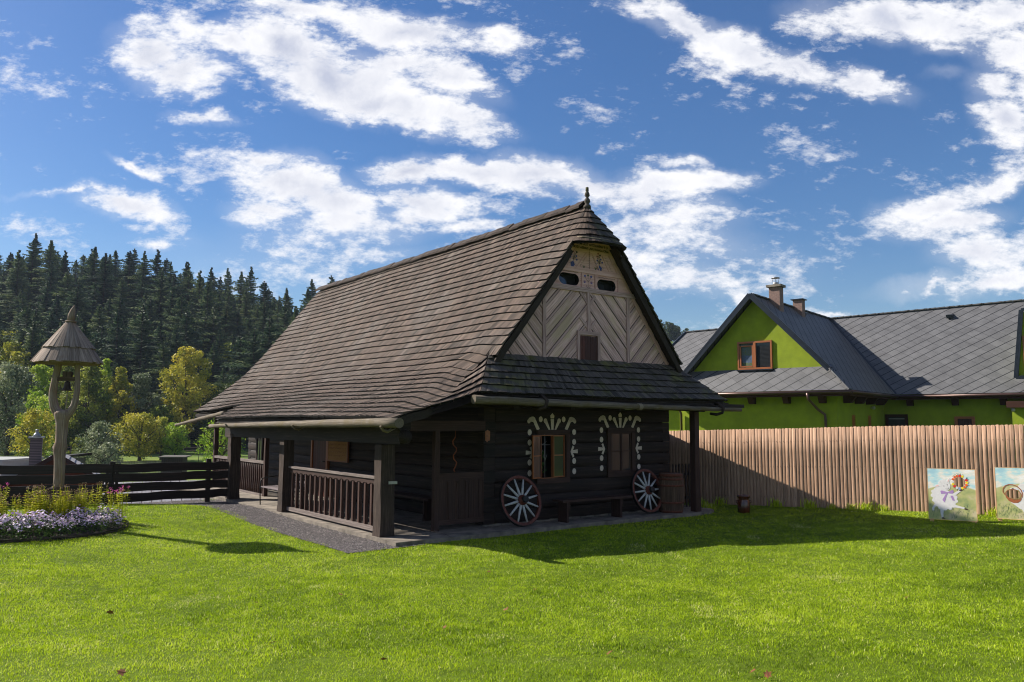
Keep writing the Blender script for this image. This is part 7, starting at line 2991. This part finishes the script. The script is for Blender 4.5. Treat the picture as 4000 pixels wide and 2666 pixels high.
def make_spruce(seed, h=18.0, slim=1.55):
    q = np.random.default_rng(seed)
    o = thing('spruce_tree', 'x', 'spruce', group='spruces on the wooded hill')
    Vs, Ts = [], []
    nw = 38
    for i in range(nw):
        t = i / (nw - 1)
        z = h * (.06 + .93 * t)
        R = slim * (h * .185 * (1 - t) ** .82 + .10) * q.choice([.62, .8, 1.0, 1.12, 1.3])
        nb_ = int(9 + 3 * (1 - t))
        for k in range(nb_):
            if q.random() < .18:
                continue
            a = q.uniform(0, 2 * np.pi)
            L_ = R * q.uniform(.5, 1.3)
            dr = L_ * (.42 - .55 * t) + .02
            nt_ = int(5 + 5 * (1 - t))
            ca, sa = math.cos(a), math.sin(a)
            bt_ = q.uniform(.25, .75)
            for j in range(nt_):
                f = (j + .6) / nt_
                r0 = L_ * f
                zz = z - dr * f ** 1.5 + .12 * L_ * f * f
                w_ = (.30 + .45 * (1 - f)) * L_ * .42 + .05
                x, y = ca * r0, sa * r0
                for sg in (-1, 1):
                    px, py = x - sa * sg * w_ * q.uniform(.6, 1.1) - ca * -.10 * L_, y + ca * sg * w_ * q.uniform(.6, 1.1) + sa * .10 * L_
                    s2 = .16 + .03 * L_
                    Vs.append([(x - ca * s2, y - sa * s2, zz + .05), (x + ca * s2, y + sa * s2, zz), (px, py, zz - .22 * w_ - .10)])
                    Ts.append(np.clip(bt_ + q.normal(0, .12) + .25 * (f - .5) , 0, 1))  # tint rises outwards, sunlit tips put into the colour
                Vs.append([(x, y, zz + .06), (x - ca * .25, y - sa * .25, zz - .05), (x + ca * .12, y + sa * .12, zz - .45)])
                Ts.append(np.clip(bt_ - .1 + q.normal(0, .1), 0, 1))
    V = np.array(Vs).reshape(-1, 3)
    F = np.arange(len(V)).reshape(-1, 3)
    np_mesh('crown', V, F, SPR, False, {'tint': ('FACE', np.array(Ts))}, o)
    p = MB()
    p.tube([(0, 0, -.5), (0, 0, h * .5), (0, 0, h * 1.0)], [.26, .16, .02], 6)
    p.build('trunk', M['bark'], o)
    return o


protoS = [make_spruce(41), make_spruce(42, slim=1.35), make_spruce(43, slim=2.1), make_spruce(44, slim=1.6)]
usedS = set()
spots = []
Y = 124.0
while Y < 234:
    X = -.70 * Y
    while X < -.165 * Y:
        x, y = X + rnd.uniform(-2.3, 2.3), Y + rnd.uniform(-2.6, 2.6)
        X += 6.0
        if y < 132 and rnd.random() < .35:
            continue
        spots.append((x, y))
    Y += 6.5
spots = spots[:296]
for i, (x, y) in enumerate(spots):
    k = rnd.randrange(4)
    o = protoS[k] if k not in usedS else copy_tree(protoS[k])
    usedS.add(k)
    z = ground_at(x, y)
    o.location = (x, y, z)
    s_ = rnd.uniform(.62, 1.16)
    if y > 210:
        s_ *= rnd.choice((.86, 1.0, 1.12))
    o.scale = (s_ * rnd.uniform(.9, 1.1), s_ * rnd.uniform(.9, 1.1), s_)
    o.rotation_euler = (0, 0, rnd.uniform(0, 6.28))
    o['label'] = 'dark green spruce standing among the others on the wooded hill'
print('spruces', len(spots))
# tree clump on the far meadow hill
for i in range(10):
    x, y = 54 + i * 1.5 + rnd.uniform(-.4, .4), 300 + rnd.uniform(-8, 8)
    broad('distant tree of the clump on the far meadow hill', x, y, 7.8 - .2 * i, 4.6, GREEN_D, .35, 900, .1, .6, .05, 'trees of the distant hilltop clump', seed=50 + i)
# ---------------------------------------------------------------- air: the wooded hill fades a little to blue
hz = bpy.data.materials.new('air')
hz.use_nodes = True
for n_ in list(hz.node_tree.nodes):
    if n_.type == 'BSDF_PRINCIPLED':
        hz.node_tree.nodes.remove(n_)
pvn = hz.node_tree.nodes.new('ShaderNodeVolumePrincipled')
pvn.inputs['Color'].default_value = (.62, .74, .95, 1)
pvn.inputs['Density'].default_value = 0.00016
pvn.inputs['Anisotropy'].default_value = 0.0
hz.node_tree.links.new(pvn.outputs[0], hz.node_tree.nodes['Material Output'].inputs['Volume'])
p = MB()
p.box(-1600, 1600, -700, 1700, -4.0, 75.0)
tag(p.build('haze', hz, None), kind='stuff')
# ---------------------------------------------------------------- labels of the repeats: each by its place in its row
ORD = ['leftmost', 'second', 'third', 'fourth', 'fifth', 'sixth', 'seventh', 'eighth', 'ninth', 'tenth', 'eleventh', 'twelfth', 'thirteenth', 'fourteenth', 'fifteenth', 'sixteenth', 'seventeenth', 'eighteenth', 'nineteenth', 'twentieth']


def number(group, fmt):
    L = [o for o in COL.objects if o.get('group') == group and o.parent is None]
    L.sort(key=lambda o: o.location.x / max(o.location.y, 1))
    for i, o in enumerate(L):
        w_ = ORD[min(i, 19)] + ('' if i == 0 else ' from the left')
        if i == len(L) - 1:
            w_ = 'rightmost'
        o['label'] = fmt.replace('#', w_)


number('lavender aster clumps on the rim of the flower bed', 'lavender aster clump in the flower bed, # of the asters')
number('weed tufts along the board fence', 'weed tuft at the foot of the board fence, #')
number('fallen leaves on the lawn', 'dry brown leaf on the lawn, # of the fallen leaves')
number('dark trees along the wood edge', 'shaded dark tree at the foot of the spruces, #')
number('trees of the distant hilltop clump', 'distant tree on the hilltop beyond the green house, #')
number('magenta phloxes at the back of the flower bed', 'magenta phlox in bloom at the back of the flower bed, #')
